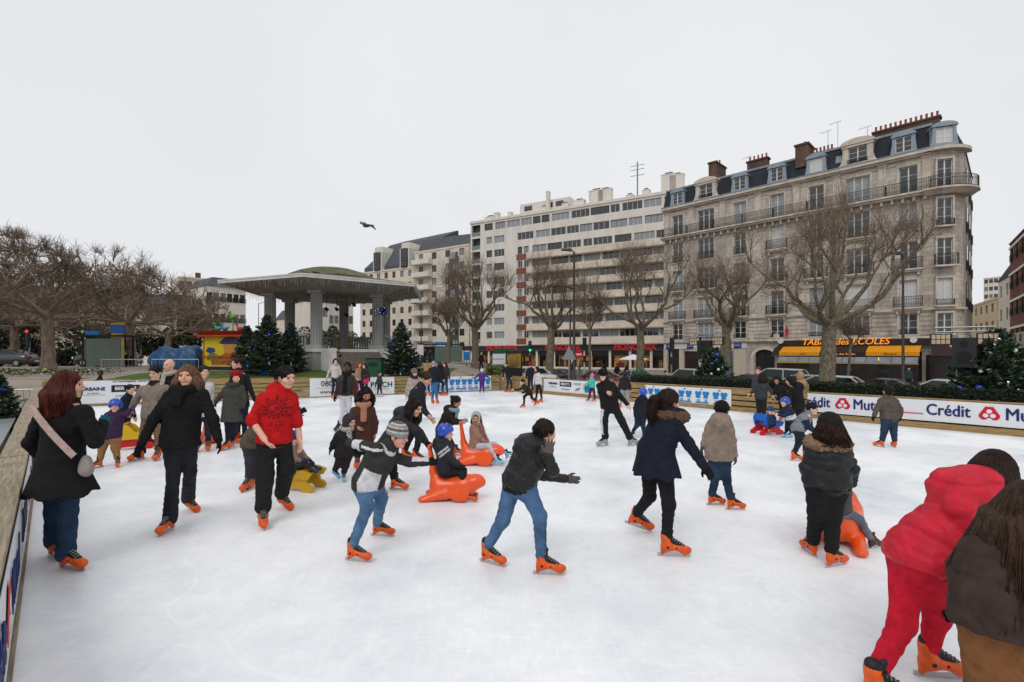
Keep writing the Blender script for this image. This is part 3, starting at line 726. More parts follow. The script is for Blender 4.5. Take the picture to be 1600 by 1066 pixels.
def stander(label, fx, fy, ty, yaw=0, arms='down', lean=0.0, stride=0.1, z0=0.0, D=None, H=None, ad=None, **kw):
    """A small or distant figure from a base pixel, the pixel of the top of its head and a way of holding the arms."""
    Y0 = GD(fy, z0) if D is None else D
    sc = F / Y0
    if H is None: H = (fy - ty) / sc - 0.02
    else: ty = fy - H * sc
    Hs = H - 0.08 if kw.get('skate', 'orange') not in (None, 'shoe') else H
    y = lambda zf: fy - (zf * Hs + (H - Hs)) * sc
    lx = math.cos(math.radians(yaw)); lx = abs(lx)
    sx = max(0.05, 0.105 * lx) * H * sc
    rr = random.Random(int(fx * 7 + fy * 13))
    dx = lean * H * sc
    J = {}
    J['p'] = (fx + dx * 0.25, y(0.53)); J['n'] = (fx + dx * 0.8, y(0.835)); J['h'] = (fx + dx, y(0.93))
    J['sL'] = (J['n'][0] - sx, y(0.80)); J['sR'] = (J['n'][0] + sx, y(0.80))
    st = stride * H * sc * 0.5
    J['kL'] = (fx - st * 0.6 - 0.02 * H * sc, y(0.28)); J['kR'] = (fx + st * 0.7 + 0.02 * H * sc, y(0.28))
    J['aL'] = (fx - st - 0.03 * H * sc, y(0.06)); J['aR'] = (fx + st + 0.03 * H * sc, y(0.06))
    u = H * sc
    dz = dict(kw.pop('dz', {}))
    if arms == 'down':
        for q, sg in (('L', -1), ('R', 1)):
            J['e' + q] = (J['s' + q][0] + sg * (0.035 + 0.02 * rr.random()) * u, y(0.62)); J['w' + q] = (J['e' + q][0] + sg * 0.01 * u, y(0.475))
    elif arms in ('fwdR', 'fwdL'):
        sg = 1 if arms == 'fwdR' else -1
        for q in 'LR':
            J['e' + q] = (J['s' + q][0] + sg * 0.10 * u, y(0.66)); J['w' + q] = (J['e' + q][0] + sg * 0.13 * u, y(0.60))
    elif arms == 'pocket':
        for q, sg in (('L', -1), ('R', 1)):
            J['e' + q] = (J['s' + q][0] + sg * 0.05 * u, y(0.62)); J['w' + q] = (J['s' + q][0] + sg * 0.0 * u, y(0.53)); dz['w' + q] = -0.08
    elif arms == 'out':
        for q, sg in (('L', -1), ('R', 1)):
            J['e' + q] = (J['s' + q][0] + sg * 0.12 * u, y(0.68)); J['w' + q] = (J['e' + q][0] + sg * 0.11 * u, y(0.60))
    for kk, v in (ad or {}).items(): J[kk] = v
    return person(label, (fx, fy), J, H=H, yaw=yaw, dz=dz, D=Y0, z0=z0, **kw)
# ------------------------------------------------------------------ ground, rink and boards
def sm(t):
    t = np.clip(t, 0, 1); return t * t * (3 - 2 * t)
A_R = np.array([1.41, 24.2]); B_R = np.array([12.0, 11.55])            # right board, foot of it
D_R = (B_R - A_R) / np.linalg.norm(B_R - A_R); N_R = np.array([-D_R[1], D_R[0]])          # outward normal of the right board
E_R = A_R + D_R * 32
C_F = np.array([-0.6, 26.2]); L_F = np.array([-16.8, 17.66])           # far board, right end to the left corner
D_F = (L_F - C_F) / np.linalg.norm(L_F - C_F); N_F = np.array([D_F[1], -D_F[0]])
if N_F[1] < 0: N_F = -N_F
if N_R[0] < 0: N_R = -N_R
K_L = np.array([-3.3, 3.2]); D_L = (L_F - np.array([-3.515, 3.46])); D_L /= np.linalg.norm(D_L); N_L = np.array([-D_L[1], D_L[0]])
if N_L[0] > 0: N_L = -N_L
S_L = L_F - D_L * 26
def ground_z(x, y):
    x = np.asarray(x, float); y = np.asarray(y, float)
    u = (x - C_F[0]) * N_F[0] + (y - C_F[1]) * N_F[1]
    v = (x - A_R[0]) * N_R[0] + (y - A_R[1]) * N_R[1]
    t = sm((x + 5.5) / 9.0 + 0.0 * y)
    zl = -0.10 + 1.03 * sm(u / 9.0) - 1.15 * sm((u - 26) / 50)
    zr = -0.16 - 0.56 * sm(v / 9.0)
    return zl * (1 - t) + zr * t
def gz(x, y): return float(ground_z(x, y))
def grid_sheet(name, xs, ys, m, off=0.0, keep=None, **k):
    X, Y = np.meshgrid(xs, ys); Z = ground_z(X, Y) + off
    V = np.stack([X.ravel(), Y.ravel(), Z.ravel()], 1); nx = len(xs)
    I, J = np.meshgrid(np.arange(len(xs) - 1), np.arange(len(ys) - 1)); a = (J * nx + I).ravel()
    Q = np.stack([a, a + 1, a + 1 + nx, a + nx], 1)
    if keep is not None:
        c = V[Q].mean(1); Q = Q[keep(c[:, 0], c[:, 1])]
        us, inv = np.unique(Q, return_inverse=True); V = V[us]; Q = inv.reshape(Q.shape)
    return link(name, mesh_from(name, V, Q, m, None, True), None, **k)
M_PAVE = mat('paving_sand', '#8d8377', 0.85, 0.16, 0.6, 0.3, 30)
M_ASPH = mat('asphalt', '#56575a', 0.8, 0.16, 1.2, 0.4, 90)
M_LAWN = mat('lawn_green', '#3f5220', 0.95, 0.35, 2.2, 0.9, 60, col2='#566a2c')
xs = np.concatenate([np.linspace(-400, -80, 9), np.linspace(-70, 70, 71), np.linspace(80, 400, 9)])
ys = np.concatenate([np.linspace(-40, 10, 6), np.linspace(12, 70, 59), np.linspace(75, 140, 14), np.linspace(160, 700, 8)])
grid_sheet('ground', xs, ys, M_PAVE, 0.0, kind='structure')
# the road that runs past the shop fronts
FA, FB = np.array([34.96, 40.3]), np.array([17.8, 57.8]); DS = (FB - FA) / np.linalg.norm(FB - FA); NS = np.array([DS[1], -DS[0]])
if NS[1] > 0: NS = -NS
MA, MB_ = np.array([24.6, 80.0]), np.array([-8.3, 98.6])
def road_keep(x, y):
    q = (x - FA[0]) * NS[0] + (y - FA[1]) * NS[1]
    a = (q > 4.5) & (q < 19) & (x > -3)
    d = MB_ - MA; d = d / np.linalg.norm(d); n = np.array([d[1], -d[0]]); n = -n if n[1] > 0 else n
    r = (x - MA[0]) * n[0] + (y - MA[1]) * n[1]
    b = (r > 6) & (r < 40) & (x < 12) & (x > -26) & (y > 45) | ((r > 6) & (r < 26) & (x <= -10) & (x > -90) & (y > 45))
    return a | b
grid_sheet('road', np.linspace(-90, 70, 161), np.linspace(8, 130, 123), M_ASPH, 0.012, road_keep, kind='structure')
def lawn_keep(x, y):
    u = (x - C_F[0]) * N_F[0] + (y - C_F[1]) * N_F[1]
    return (u > 0.5) & (u < 10.5) & (x > -19.5) & (x < -4.0) & ~((np.abs(x + 8.9) < 1.5) & (y > 20))
grid_sheet('lawn', np.linspace(-22, 0, 67), np.linspace(16, 40, 73), M_LAWN, 0.02, lawn_keep, kind='structure')
def lawn2(x, y):
    v = (x - A_R[0]) * N_R[0] + (y - A_R[1]) * N_R[1]; return (v > 0.4) & (v < 2.6)
grid_sheet('verge', np.linspace(0, 28, 85), np.linspace(-2, 30, 97), M_LAWN, 0.02, lawn2, kind='structure')
# grass blades on both lawns
rg = np.random.RandomState(3); n = 42000
bx = rg.uniform(-20, 26, n); by = rg.uniform(2, 36, n)
kp = lawn_keep(bx, by) | lawn2(bx, by); bx, by = bx[kp], by[kp]; bz = ground_z(bx, by) + 0.015
hh = rg.uniform(0.03, 0.075, len(bx)); an = rg.uniform(0, 6.28, len(bx)); wd = 0.011
V = np.stack([np.stack([bx - wd * np.cos(an), by - wd * np.sin(an), bz], 1), np.stack([bx + wd * np.cos(an), by + wd * np.sin(an), bz], 1),
              np.stack([bx + rg.normal(0, .02, len(bx)), by + rg.normal(0, .02, len(bx)), bz + hh], 1)], 1).reshape(-1, 3)
link('grass', mesh_from('grass', V, np.arange(len(V)).reshape(-1, 3), mat('grass_blade', '#4a5e24', 0.8, 0.4, 3, col2='#6a7a38'), None, False), None, kind='stuff')

# the ice: one white slab with scratched, swept surface
mi_ = bpy.data.materials.new('rink_ice'); mi_.use_nodes = True; t_ = mi_.node_tree; b_ = t_.nodes['Principled BSDF']
tc_ = t_.nodes.new('ShaderNodeTexCoord')
def nzn(scale, detail, rough=0.6, vec=None):
    n_ = t_.nodes.new('ShaderNodeTexNoise'); n_.inputs['Scale'].default_value = scale; n_.inputs['Detail'].default_value = detail; n_.inputs['Roughness'].default_value = rough; n_.inputs['Distortion'].default_value = 1.2 if detail == 5 else 0.0
    t_.links.new(vec or tc_.outputs['Object'], n_.inputs['Vector']); return n_
def ramp(src, p0, c0, p1, c1):
    r_ = t_.nodes.new('ShaderNodeValToRGB'); r_.color_ramp.elements[0].position = p0; r_.color_ramp.elements[0].color = (*c0, 1)
    r_.color_ramp.elements[1].position = p1; r_.color_ramp.elements[1].color = (*c1, 1); t_.links.new(src, r_.inputs['Fac']); return r_
n1 = nzn(0.5, 9, 0.72); r1_ = ramp(n1.outputs['Fac'], 0.34, (0.70, 0.735, 0.775), 0.60, (0.91, 0.925, 0.945))
# curved blade scratches: thin bands of warped distance fields
wv = t_.nodes.new('ShaderNodeTexVoronoi'); wv.feature = 'DISTANCE_TO_EDGE'; wv.inputs['Scale'].default_value = 0.75
n2 = nzn(0.55, 1.5); mx_ = t_.nodes.new('ShaderNodeMixRGB'); mx_.inputs['Fac'].default_value = 0.82
t_.links.new(tc_.outputs['Object'], mx_.inputs[1]); t_.links.new(n2.outputs['Color'], mx_.inputs[2]); t_.links.new(mx_.outputs[0], wv.inputs['Vector'])
r2_ = ramp(wv.outputs['Distance'], 0.0, (.75, .75, .75), 0.0035, (0, 0, 0))
mp_ = t_.nodes.new('ShaderNodeMapping'); mp_.inputs['Scale'].default_value = (5, 26, 1); mp_.inputs['Rotation'].default_value = (0, 0, 0.8)
t_.links.new(tc_.outputs['Object'], mp_.inputs['Vector']); n3 = nzn(1.0, 5, 0.7, mp_.outputs[0]); r3_ = ramp(n3.outputs['Fac'], 0.50, (0, 0, 0), 0.72, (0.9, 0.9, 0.9))
mp2 = t_.nodes.new('ShaderNodeMapping'); mp2.inputs['Scale'].default_value = (24, 4, 1); mp2.inputs['Rotation'].default_value = (0, 0, -1.15)
t_.links.new(tc_.outputs['Object'], mp2.inputs['Vector']); n4 = nzn(1.0, 5, 0.7, mp2.outputs[0]); r4_ = ramp(n4.outputs['Fac'], 0.50, (0, 0, 0), 0.72, (0.9, 0.9, 0.9))
ad1 = t_.nodes.new('ShaderNodeMixRGB'); ad1.blend_type = 'ADD'; ad1.inputs['Fac'].default_value = 1
t_.links.new(r3_.outputs[0], ad1.inputs[1]); t_.links.new(r4_.outputs[0], ad1.inputs[2])
ad2 = t_.nodes.new('ShaderNodeMixRGB'); ad2.blend_type = 'ADD'; ad2.inputs['Fac'].default_value = 1
t_.links.new(ad1.outputs[0], ad2.inputs[1]); t_.links.new(r2_.outputs[0], ad2.inputs[2])
mk = ramp(nzn(0.5, 2).outputs['Fac'], 0.4, (0.3, 0.3, 0.3), 0.6, (1, 1, 1))
mlt = t_.nodes.new('ShaderNodeMixRGB'); mlt.blend_type = 'MULTIPLY'; mlt.inputs['Fac'].default_value = 1
t_.links.new(ad2.outputs[0], mlt.inputs[1]); t_.links.new(mk.outputs[0], mlt.inputs[2])
fin = t_.nodes.new('ShaderNodeMixRGB'); fin.blend_type = 'MIX'; fin.inputs[2].default_value = (0.985, 0.99, 0.995, 1)
t_.links.new(mlt.outputs[0], fin.inputs['Fac']); t_.links.new(r1_.outputs[0], fin.inputs[1]); t_.links.new(fin.outputs[0], b_.inputs['Base Color'])
rr_ = ramp(n1.outputs['Fac'], 0.35, (0.26, 0.26, 0.26), 0.7, (0.55, 0.55, 0.55)); t_.links.new(rr_.outputs[0], b_.inputs['Roughness'])
b_.inputs['Specular IOR Level'].default_value = 0.35
bp_ = t_.nodes.new('ShaderNodeBump'); bp_.inputs['Strength'].default_value = 0.25; bp_.inputs['Distance'].default_value = 0.01
t_.links.new(mlt.outputs[0], bp_.inputs['Height']); t_.links.new(bp_.outputs[0], b_.inputs['Normal'])
ring = [L_F, C_F, A_R, E_R, E_R - N_R * 30, S_L]
m = MB(); n_ = len(ring)
m.add([(p[0], p[1], 0) for p in ring] + [(p[0], p[1], -0.35) for p in ring], [tuple(range(n_ - 1, -1, -1))] + [(i, (i + 1) % n_, (i + 1) % n_ + n_, i + n_) for i in range(n_)])
m.build('ice_surface', mi_, None, kind='structure')

M_WOOD = mat('plank_pine', '#8b7047', 0.8, 0.30, 3.0, 0.35, 30, stretch=(1, 14, 14), col2='#a98d60')
M_WOOD2 = mat('plank_weathered', '#8c7d67', 0.85, 0.3, 3.0, 0.4, 30, stretch=(1, 14, 14), col2='#aa9c86')
M_WHITE = mat('banner_vinyl', '#d4d5d8', 0.45, 0.03, 4, spec=0.3)
M_BLUE = mat('print_blue', '#1676b8', 0.5, 0.05, 8, spec=0.3)
M_NAVY = mat('print_navy', '#13235f', 0.5, 0.05, 8, spec=0.3)
M_INK = mat('print_black', '#17181b', 0.5, 0.05, 8, spec=0.3)
M_RED = mat('print_red', '#c0142a', 0.5, 0.05, 8, spec=0.3)
M_GREEN = mat('print_green', '#7fae2c', 0.5, 0.05, 8, spec=0.3)
M_DKGRN = mat('print_dark_green', '#1b4a36', 0.5, 0.05, 8, spec=0.3)
M_GREY = mat('print_grey', '#83868a', 0.5, 0.05, 8, spec=0.3)
M_METAL = mat('steel_rail', '#9a9da0', 0.4, 0.1, 10, metal=0.8)

def frame_on(p0, p1):
    """Angle and length of a board run: local x along it, local y away from the ice."""
    d = p1 - p0; return math.atan2(d[1], d[0]), float(np.linalg.norm(d))
def slat_fence(name, label, p0, p1, h0, h1, rows, gap, wood, post_step=2.2, out=1.0, base=0.0):
    a, L = frame_on(p0, p1)
    t = thing(name, label, 'fence', (p0[0], p0[1], 0), a)
    nseg = max(1, int(round(L / 4.2))); rr = random.Random(int(L * 100)); cache = {}
    for s in range(nseg):
        x0, x1 = L * s / nseg, L * (s + 1) / nseg
        ha, hb = h0 + (h1 - h0) * s / nseg, h0 + (h1 - h0) * (s + 1) / nseg
        for r in range(rows):
            f0, f1 = r / rows, (r + 1 - gap) / rows
            if r == rows - 1: f1 = 1.0
            za0, za1, zb0, zb1 = base + 0.02 + (ha - .02) * f0, base + .02 + (ha - .02) * f1, base + .02 + (hb - .02) * f0, base + .02 + (hb - .02) * f1
            j = rr.uniform(-.006, .006); y0, y1 = (0.0 + j) * out, (0.032 + j) * out
            m = MB(); e = 0.004
            m.add([(x0 + e, y0, za0), (x1 - e, y0, zb0), (x1 - e, y1, zb0), (x0 + e, y1, za0), (x0 + e, y0, za1), (x1 - e, y0, zb1), (x1 - e, y1, zb1), (x0 + e, y1, za1)],
                  [(0, 3, 2, 1), (4, 5, 6, 7), (0, 1, 5, 4), (1, 2, 6, 5), (2, 3, 7, 6), (3, 0, 4, 7)])
            m.build('plank', wood, t)
    k = 0; x = 0.0
    while x < L + 0.01:
        hh = h0 + (h1 - h0) * x / L
        m = MB(); m.box(x - .045, (0.042 if out > 0 else -.132), -0.2, x + .045, (0.132 if out > 0 else -.042), base + hh - .02); m.build('post', wood, t); x += L / max(1, round(L / post_step))
    m = MB(); w = 0.10
    m.add([(0, -.012 * out, base + h0 + .003), (L, -.012 * out, base + h1 + .003), (L, w * out, base + h1 + .003), (0, w * out, base + h0 + .003), (0, -.012 * out, base + h0 + .035), (L, -.012 * out, base + h1 + .035), (L, w * out, base + h1 + .035), (0, w * out, base + h0 + .035)],
          [(0, 3, 2, 1), (4, 5, 6, 7), (0, 1, 5, 4), (1, 2, 6, 5), (2, 3, 7, 6), (3, 0, 4, 7)])
    m.build('top_rail', wood, t)
    return t, a, L
# local y of a run from A to B points left of its direction; the far and right boards run so that this is away from the ice
slat_fence('plank_fence', 'slatted pine fence along the far side of the rink below the bandstand', L_F, C_F, 0.95, 0.77, 5, 0.34, M_WOOD)
slat_fence('plank_fence', 'short corner run of pine planks between the far fence and the long right fence', C_F, A_R, 0.77, 0.755, 5, 0.16, M_WOOD)
RF = E_R - A_R
slat_fence('plank_fence', 'long pine plank fence in front of the clipped hedge on the right of the rink', A_R, E_R, 0.755, 0.755, 4, 0.24, M_WOOD)
# kerb timber at the foot of the right fence
a, L = frame_on(A_R, E_R)
m = MB(); m.box(0.3, -.05, 0.005, L, -.004, .15); m.build('kerb_timber', M_WOOD, None, loc=(A_R[0], A_R[1], 0), rotz=a, label='long low timber kerb at the foot of the right rink fence', cat='timber')
# left board: wide weathered coping plank over a low panel
aL, LL = frame_on(S_L, L_F)
t = thing('rink_board', 'low board with a wide weathered timber top along the left edge of the rink', 'fence', (S_L[0], S_L[1], 0), aL)
nb = 8
for i in range(nb):
    x0, x1 = LL * i / nb, LL * (i + 1) / nb; z = 0.705 + 0.004 * (i % 2)
    m = MB(); m.box(x0 + .004, -.004, z, x1 - .004, .23 + .01 * (i % 3), z + .055); m.build('coping_plank', M_WOOD2, t)
    m = MB(); m.box(x0 + .003, 0.0, 0.02, x1 - .003, .03, .70); m.build('plank', M_WOOD2, t)
    m = MB(); m.box(x0 + .1, .035, -.2, x0 + .19, .12, .70); m.build('post', M_WOOD2, t)
m = MB(); m.box(0, -.035, 0.004, LL, -.006, .05); m.build('kick_strip', M_WOOD2, t)
# perforated metal gangway outside the left board
M_GALV = mat('galvanised_plate', '#9fa3a8', 0.45, 0.2, 3, 0.2, 40, metal=0.55)
t = thing('gangway', 'grey metal gangway with slotted plates outside the left board', 'gangway', (S_L[0], S_L[1], 0), aL)
for i in range(26):
    x0 = 8 + i * 0.62
    if x0 > LL - 1.5: break
    m = MB(); z = .36
    m.box(x0, .42, z, x0 + .22, 1.5, z + .04); m.box(x0 + .40, .42, z, x0 + .60, 1.5, z + .04)
    m.box(x0 + .22, .42, z, x0 + .40, .62, z + .04); m.box(x0 + .22, 1.3, z, x0 + .40, 1.5, z + .04); m.box(x0 + .22, .86, z, x0 + .40, 1.06, z + .04)
    m.build('plate', M_GALV, t)
m = MB()
for yy in (.5, 1.42): m.box(8, yy, .28, min(LL - 1.5, 24), yy + .06, .355)
for i in range(8): m.box(8 + i * 2, .5, -.4, 8.06 + i * 2, .56, .28); m.box(8 + i * 2, 1.42, -.4, 8.06 + i * 2, 1.48, .28)
m.build('frame', M_METAL, t)

# ------------------------------------------------------------------ banners
def banner(label, p0, p1, fy, x0, x1, z0, z1a, z1b=None, y=-0.012, name='banner', sag=0.0, nx=18):
    """A vinyl sheet hung on the ice side of a run: a slightly rippled sheet with the print set just proud of it."""
    a, L = frame_on(p0, p1); z1b = z1a if z1b is None else z1b
    t = thing(name, label, 'banner', (p0[0], p0[1], 0), a)
    V = []; F_ = []
    for i in range(nx + 1):
        u = i / nx
        for j in range(5):
            v = j / 4; yy = y - 0.006 * (1 - v) * (0.5 + 0.5 * math.sin(u * 40))
            V.append((x0 + (x1 - x0) * u, yy, z0 + (z1a + (z1b - z1a) * u - z0) * v - sag * math.sin(math.pi * u * 6) ** 2))
    for i in range(nx):
        for j in range(4): q = i * 5 + j; F_.append((q, q + 5, q + 6, q + 1))
    k_ = len(V); V2 = [(x, yy + .004, z) for x, yy, z in V]; F2 = [tuple(reversed([i + k_ for i in f])) for f in F_]
    link('sheet', mesh_from('sheet', V + V2, F_ + F2, M_WHITE, None, True), t)
    return t, a, L
def px_on(p0, p1, px):
    """Distance along a run at which it is seen at photograph column px."""
    c = (px - CX) / F; d = p1 - p0; L = np.linalg.norm(d); d = d / L
    return float((c * p0[1] - p0[0]) / (d[0] - c * d[1]))
YT = -0.022
def txt(t, s, x, z, size, m, **k): return text_obj('lettering', s, size, m, t, (x, YT, z), **k)
def rectp(t, x0, z0, x1, z1, m, name='print', y=YT): 
    b = MB(); b.box(x0, y - .002, z0, x1, y + .002, z1); return b.build(name, m, t)
def tee_logo(t, x, z, s):
    """One blue pictogram: two squat shirt-like blocks under a small mark, a comb of posts below and a thin rule."""
    b = MB(); y0, y1 = YT - .002, YT + .002
    for o in (0.0, 0.58):
        b.prism([(x + (o + .02) * s, z + .42 * s), (x + (o + .02) * s, z + .66 * s), (x + (o - .04) * s, z + .66 * s), (x + (o - .04) * s, z + .86 * s), (x + (o + .10) * s, z + .92 * s), (x + (o + .16) * s, z + .86 * s), (x + (o + .24) * s, z + .86 * s), (x + (o + .30) * s, z + .92 * s), (x + (o + .44) * s, z + .86 * s), (x + (o + .44) * s, z + .66 * s), (x + (o + .36) * s, z + .66 * s), (x + (o + .36) * s, z + .42 * s)], y0, y1)
    b.box(x + .36 * s, y0, z + .98 * s, x + .54 * s, y1, z + 1.06 * s)
    for o in (.12, .24, .70, .82): b.box(x + o * s, y0, z + .14 * s, x + (o + .07) * s, y1, z + .34 * s)
    b.box(x + .0 * s, y0, z + .06 * s, x + .98 * s, y1, z + .15 * s); b.box(x + .05 * s, y0, z - .03 * s, x + .95 * s, y1, z + .01 * s)
    return b.build('logo', M_BLUE, t)
def sponsor(t, x, z, s):
    """Row of sponsor marks."""
    txt(t, 'URBAINE', x + .62 * s, z + .56 * s, .19 * s, M_NAVY, bold=.006)
    txt(t, 'de travaux', x + .62 * s, z + .40 * s, .09 * s, M_GREY); rectp(t, x + .2 * s, z + .32 * s, x + 1.0 * s, z + .335 * s, M_GREEN)
    rectp(t, x + 1.2 * s, z + .42 * s, x + 2.15 * s, z + .70 * s, M_INK); txt(t, 'BERCY 2', x + 1.67 * s, z + .56 * s, .19 * s, M_WHITE, bold=.006).location.y = YT - .005
    txt(t, 'Crédit Mutuel', x + 1.67 * s, z + .26 * s, .12 * s, M_BLUE)
    txt(t, 'SOGEC', x + 2.65 * s, z + .60 * s, .19 * s, M_GREY); b = MB(); b.prism([(x + 2.4 * s, z + .2 * s), (x + 2.6 * s, z + .38 * s), (x + 2.9 * s, z + .42 * s), (x + 2.75 * s, z + .24 * s)], YT - .002, YT + .002); b.build('logo', M_GREY, t)
    rectp(t, x + 3.2 * s, z + .16 * s, x + 3.6 * s, z + .62 * s, M_BLUE)
    txt(t, 'La municipalité remercie ses partenaires', x + 2.3 * s, z + .86 * s, .13 * s, M_INK)
LFa, LFb = L_F, C_F
def xf(px): return px_on(LFa, LFb, px)
# phone-number banner
t, a, L = banner('white banner with the number 0800 hung on the far fence', LFa, LFb, 0, xf(484), xf(553), .05, .86, .85)
xa, xb = xf(484), xf(553); w = xb - xa
txt(t, '0800', xa + .42 * w, .60, .34, M_INK, bold=.002); rectp(t, xa + .14 * w, .405, xa + .92 * w, .413, M_GREY); txt(t, 'www.pitch', xa + .5 * w, .24, .24, M_INK)
t, a, L = banner('white banner with the dark green word PITCH on the far fence', LFa, LFb, 0, xf(554), xf(616), .05, .85, .84)
xa, xb = xf(554), xf(616); w = xb - xa
txt(t, 'PITCH', xa + .67 * w, .49, .34, M_DKGRN, bold=.012, spacing=1.12); txt(t, 'PROMOTION', xa + .67 * w, .30, .09, M_GREY, spacing=1.4)
# blue pictogram banner, far fence
t, a, L = banner('white banner of blue pictograms on the far fence behind the child in purple', LFa, LFb, 0, xf(648), xf(767), .06, .82, .79)
xa, xb = xf(648), xf(767); s_ = .60; n_ = 6
for i in range(n_): tee_logo(t, xa + .12 + i * (xb - xa - .1) / n_, .12, s_)
# sponsors, far left
t, a, L = banner('white sponsor banner with BERCY 2 at the far left corner of the rink', LFa, LFb, 0, xf(98), xf(262), .10, .96, .93)
sponsor(t, xf(98) + .3, .12, .92)
# right fence
def xr(px): return px_on(A_R, E_R, px)
t, a, L = banner('white sponsor banner with small logos on the right fence behind the child in turquoise', A_R, E_R, 0, xr(850), xr(938), .10, .74)
sponsor(t, xr(850) + .15, .10, .78); xx = xr(912); rectp(t, xx, .32, xx + .55, .5, M_GREEN)
t, a, L = banner('white banner of five blue pictograms on the right fence below the small decorated fir', A_R, E_R, 0, xr(1009), xr(1143), .08, .72)
xa, xb = xr(1009), xr(1143); n_ = 5
for i in range(n_): tee_logo(t, xa + .14 + i * (xb - xa - .12) / n_, .15, .50)
# the long bank banner: words and the three-lobed mark, repeated, joined by a red rule
def bank_logo(t, x, z, s):
    b = MB(); y0, y1 = YT - .002, YT + .002
    b.prism([(x + s * c, z + s * d) for c, d in ((-.22, .50), (.22, .50), (.38, .22), (.58, -.12), (.58, -.28), (.42, -.48), (.20, -.48), (.07, -.34), (-.07, -.34), (-.20, -.48), (-.42, -.48), (-.58, -.28), (-.58, -.12), (-.38, .22))], y0, y1)
    b.build('logo', M_RED, t)
    for ang in (90, 210, 330):
        c = MB(); q = math.radians(ang); px_, pz_ = x + .23 * s * math.cos(q), z - .06 * s + .21 * s * math.sin(q)
        c.prism([(px_ + .155 * s * math.cos(2 * math.pi * i / 16), pz_ + .155 * s * math.sin(2 * math.pi * i / 16)) for i in range(16)], YT - .006, YT - .003)
        c.build('logo_lobe', M_WHITE, t)
def bank_text(t, x, z, s, k=.80):
    txt(t, 'Crédit', x, z, s, M_NAVY, bold=.009 * s / .4, align='LEFT', xscale=k); bank_logo(t, x + 2.95 * s, z + .02 * s, .80 * s); txt(t, 'Mutuel', x + 3.62 * s, z, s, M_NAVY, bold=.009 * s / .4, align='LEFT', xscale=k)
x0 = xr(1262)
t, a, L = banner('long white bank banner reading Crédit Mutuel along the right fence', A_R, E_R, 0, x0, L - .5, .20, .745, nx=60, sag=.008)
rep = xr(1447) - xr(1247); bs_ = rep / 7.6
for i in range(4):
    xx = xr(1247) + rep * i
    bank_text(t, xx, .49, bs_) if i else (bank_logo(t, xx + 2.95 * bs_, .49 + .02 * bs_, .80 * bs_), txt(t, 'rédit', xx + .62 * bs_, .49, bs_, M_NAVY, bold=.009, align='LEFT', xscale=.8), txt(t, 'Mutuel', xx + 3.58 * bs_, .49, bs_, M_NAVY, bold=.009, align='LEFT', xscale=.8))
    if i < 3: rectp(t, xx + 6.0 * bs_, .365, xx + rep - .06, .39, M_RED)
# left board banner, seen along its length
t, a, L = banner('long white bank banner reading Crédit Mutuel on the left board', S_L, L_F, 0, 4, LL - .4, .07, .69, nx=60, y=-.012)

for i in range(7): bank_text(t, 4.6 + 3.1 * i, .40, .42)
# ------------------------------------------------------------------ buildings
def stone_mat(name, col, col2, bw=0.9, bh=0.36, mortar=0.52, bump=0.6, stain=True):
    if name in _mats: return _mats[name]
    m = bpy.data.materials.new(name); m.use_nodes = True; t = m.node_tree; b = t.nodes['Principled BSDF']
    b.inputs['Roughness'].default_value = 0.88; b.inputs['Specular IOR Level'].default_value = 0.2
    co = t.nodes.new('ShaderNodeTexCoord'); sx = t.nodes.new('ShaderNodeSeparateXYZ'); t.links.new(co.outputs['Object'], sx.inputs[0])
    cx = t.nodes.new('ShaderNodeCombineXYZ'); ad = t.nodes.new('ShaderNodeMath'); ad.operation = 'ADD'
    t.links.new(sx.outputs['X'], ad.inputs[0]); t.links.new(sx.outputs['Y'], ad.inputs[1])
    t.links.new(ad.outputs[0], cx.inputs['X']); t.links.new(sx.outputs['Z'], cx.inputs['Y'])
    br = t.nodes.new('ShaderNodeTexBrick'); br.inputs['Scale'].default_value = 1.0; br.inputs['Brick Width'].default_value = bw; br.inputs['Row Height'].default_value = bh
    br.inputs['Mortar Size'].default_value = 0.012; br.inputs['Mortar Smooth'].default_value = 0.3; br.inputs['Bias'].default_value = 0.0
    c1, c2 = hexc(col), hexc(col2)
    br.inputs['Color1'].default_value = (*c1, 1); br.inputs['Color2'].default_value = (*c2, 1); br.inputs['Mortar'].default_value = (*[c * mortar for c in c1], 1)
    t.links.new(cx.outputs[0], br.inputs['Vector'])
    n = t.nodes.new('ShaderNodeTexNoise'); n.inputs['Scale'].default_value = 0.45; n.inputs['Detail'].default_value = 7; n.inputs['Roughness'].default_value = 0.65
    mp = t.nodes.new('ShaderNodeMapping'); mp.inputs['Scale'].default_value = (1, 1, 0.35); t.links.new(co.outputs['Object'], mp.inputs[0]); t.links.new(mp.outputs[0], n.inputs['Vector'])
    r = t.nodes.new('ShaderNodeValToRGB'); r.color_ramp.elements[0].position = 0.34; r.color_ramp.elements[0].color = (0.52, 0.50, 0.48, 1); r.color_ramp.elements[1].position = 0.64; r.color_ramp.elements[1].color = (1.10, 1.09, 1.08, 1)
    t.links.new(n.outputs['Fac'], r.inputs['Fac'])
    mu = t.nodes.new('ShaderNodeMixRGB'); mu.blend_type = 'MULTIPLY'; mu.inputs['Fac'].default_value = 1.0 if stain else 0.5
    t.links.new(br.outputs['Color'], mu.inputs[1]); t.links.new(r.outputs[0], mu.inputs[2]); t.links.new(mu.outputs[0], b.inputs['Base Color'])
    bp = t.nodes.new('ShaderNodeBump'); bp.inputs['Strength'].default_value = bump; bp.inputs['Distance'].default_value = 0.03
    t.links.new(br.outputs['Fac'], bp.inputs['Height']); bp.invert = True; t.links.new(bp.outputs[0], b.inputs['Normal'])
    _mats[name] = m; return m
M_STONE = stone_mat('limestone', '#c9c0b5', '#b3a99d')
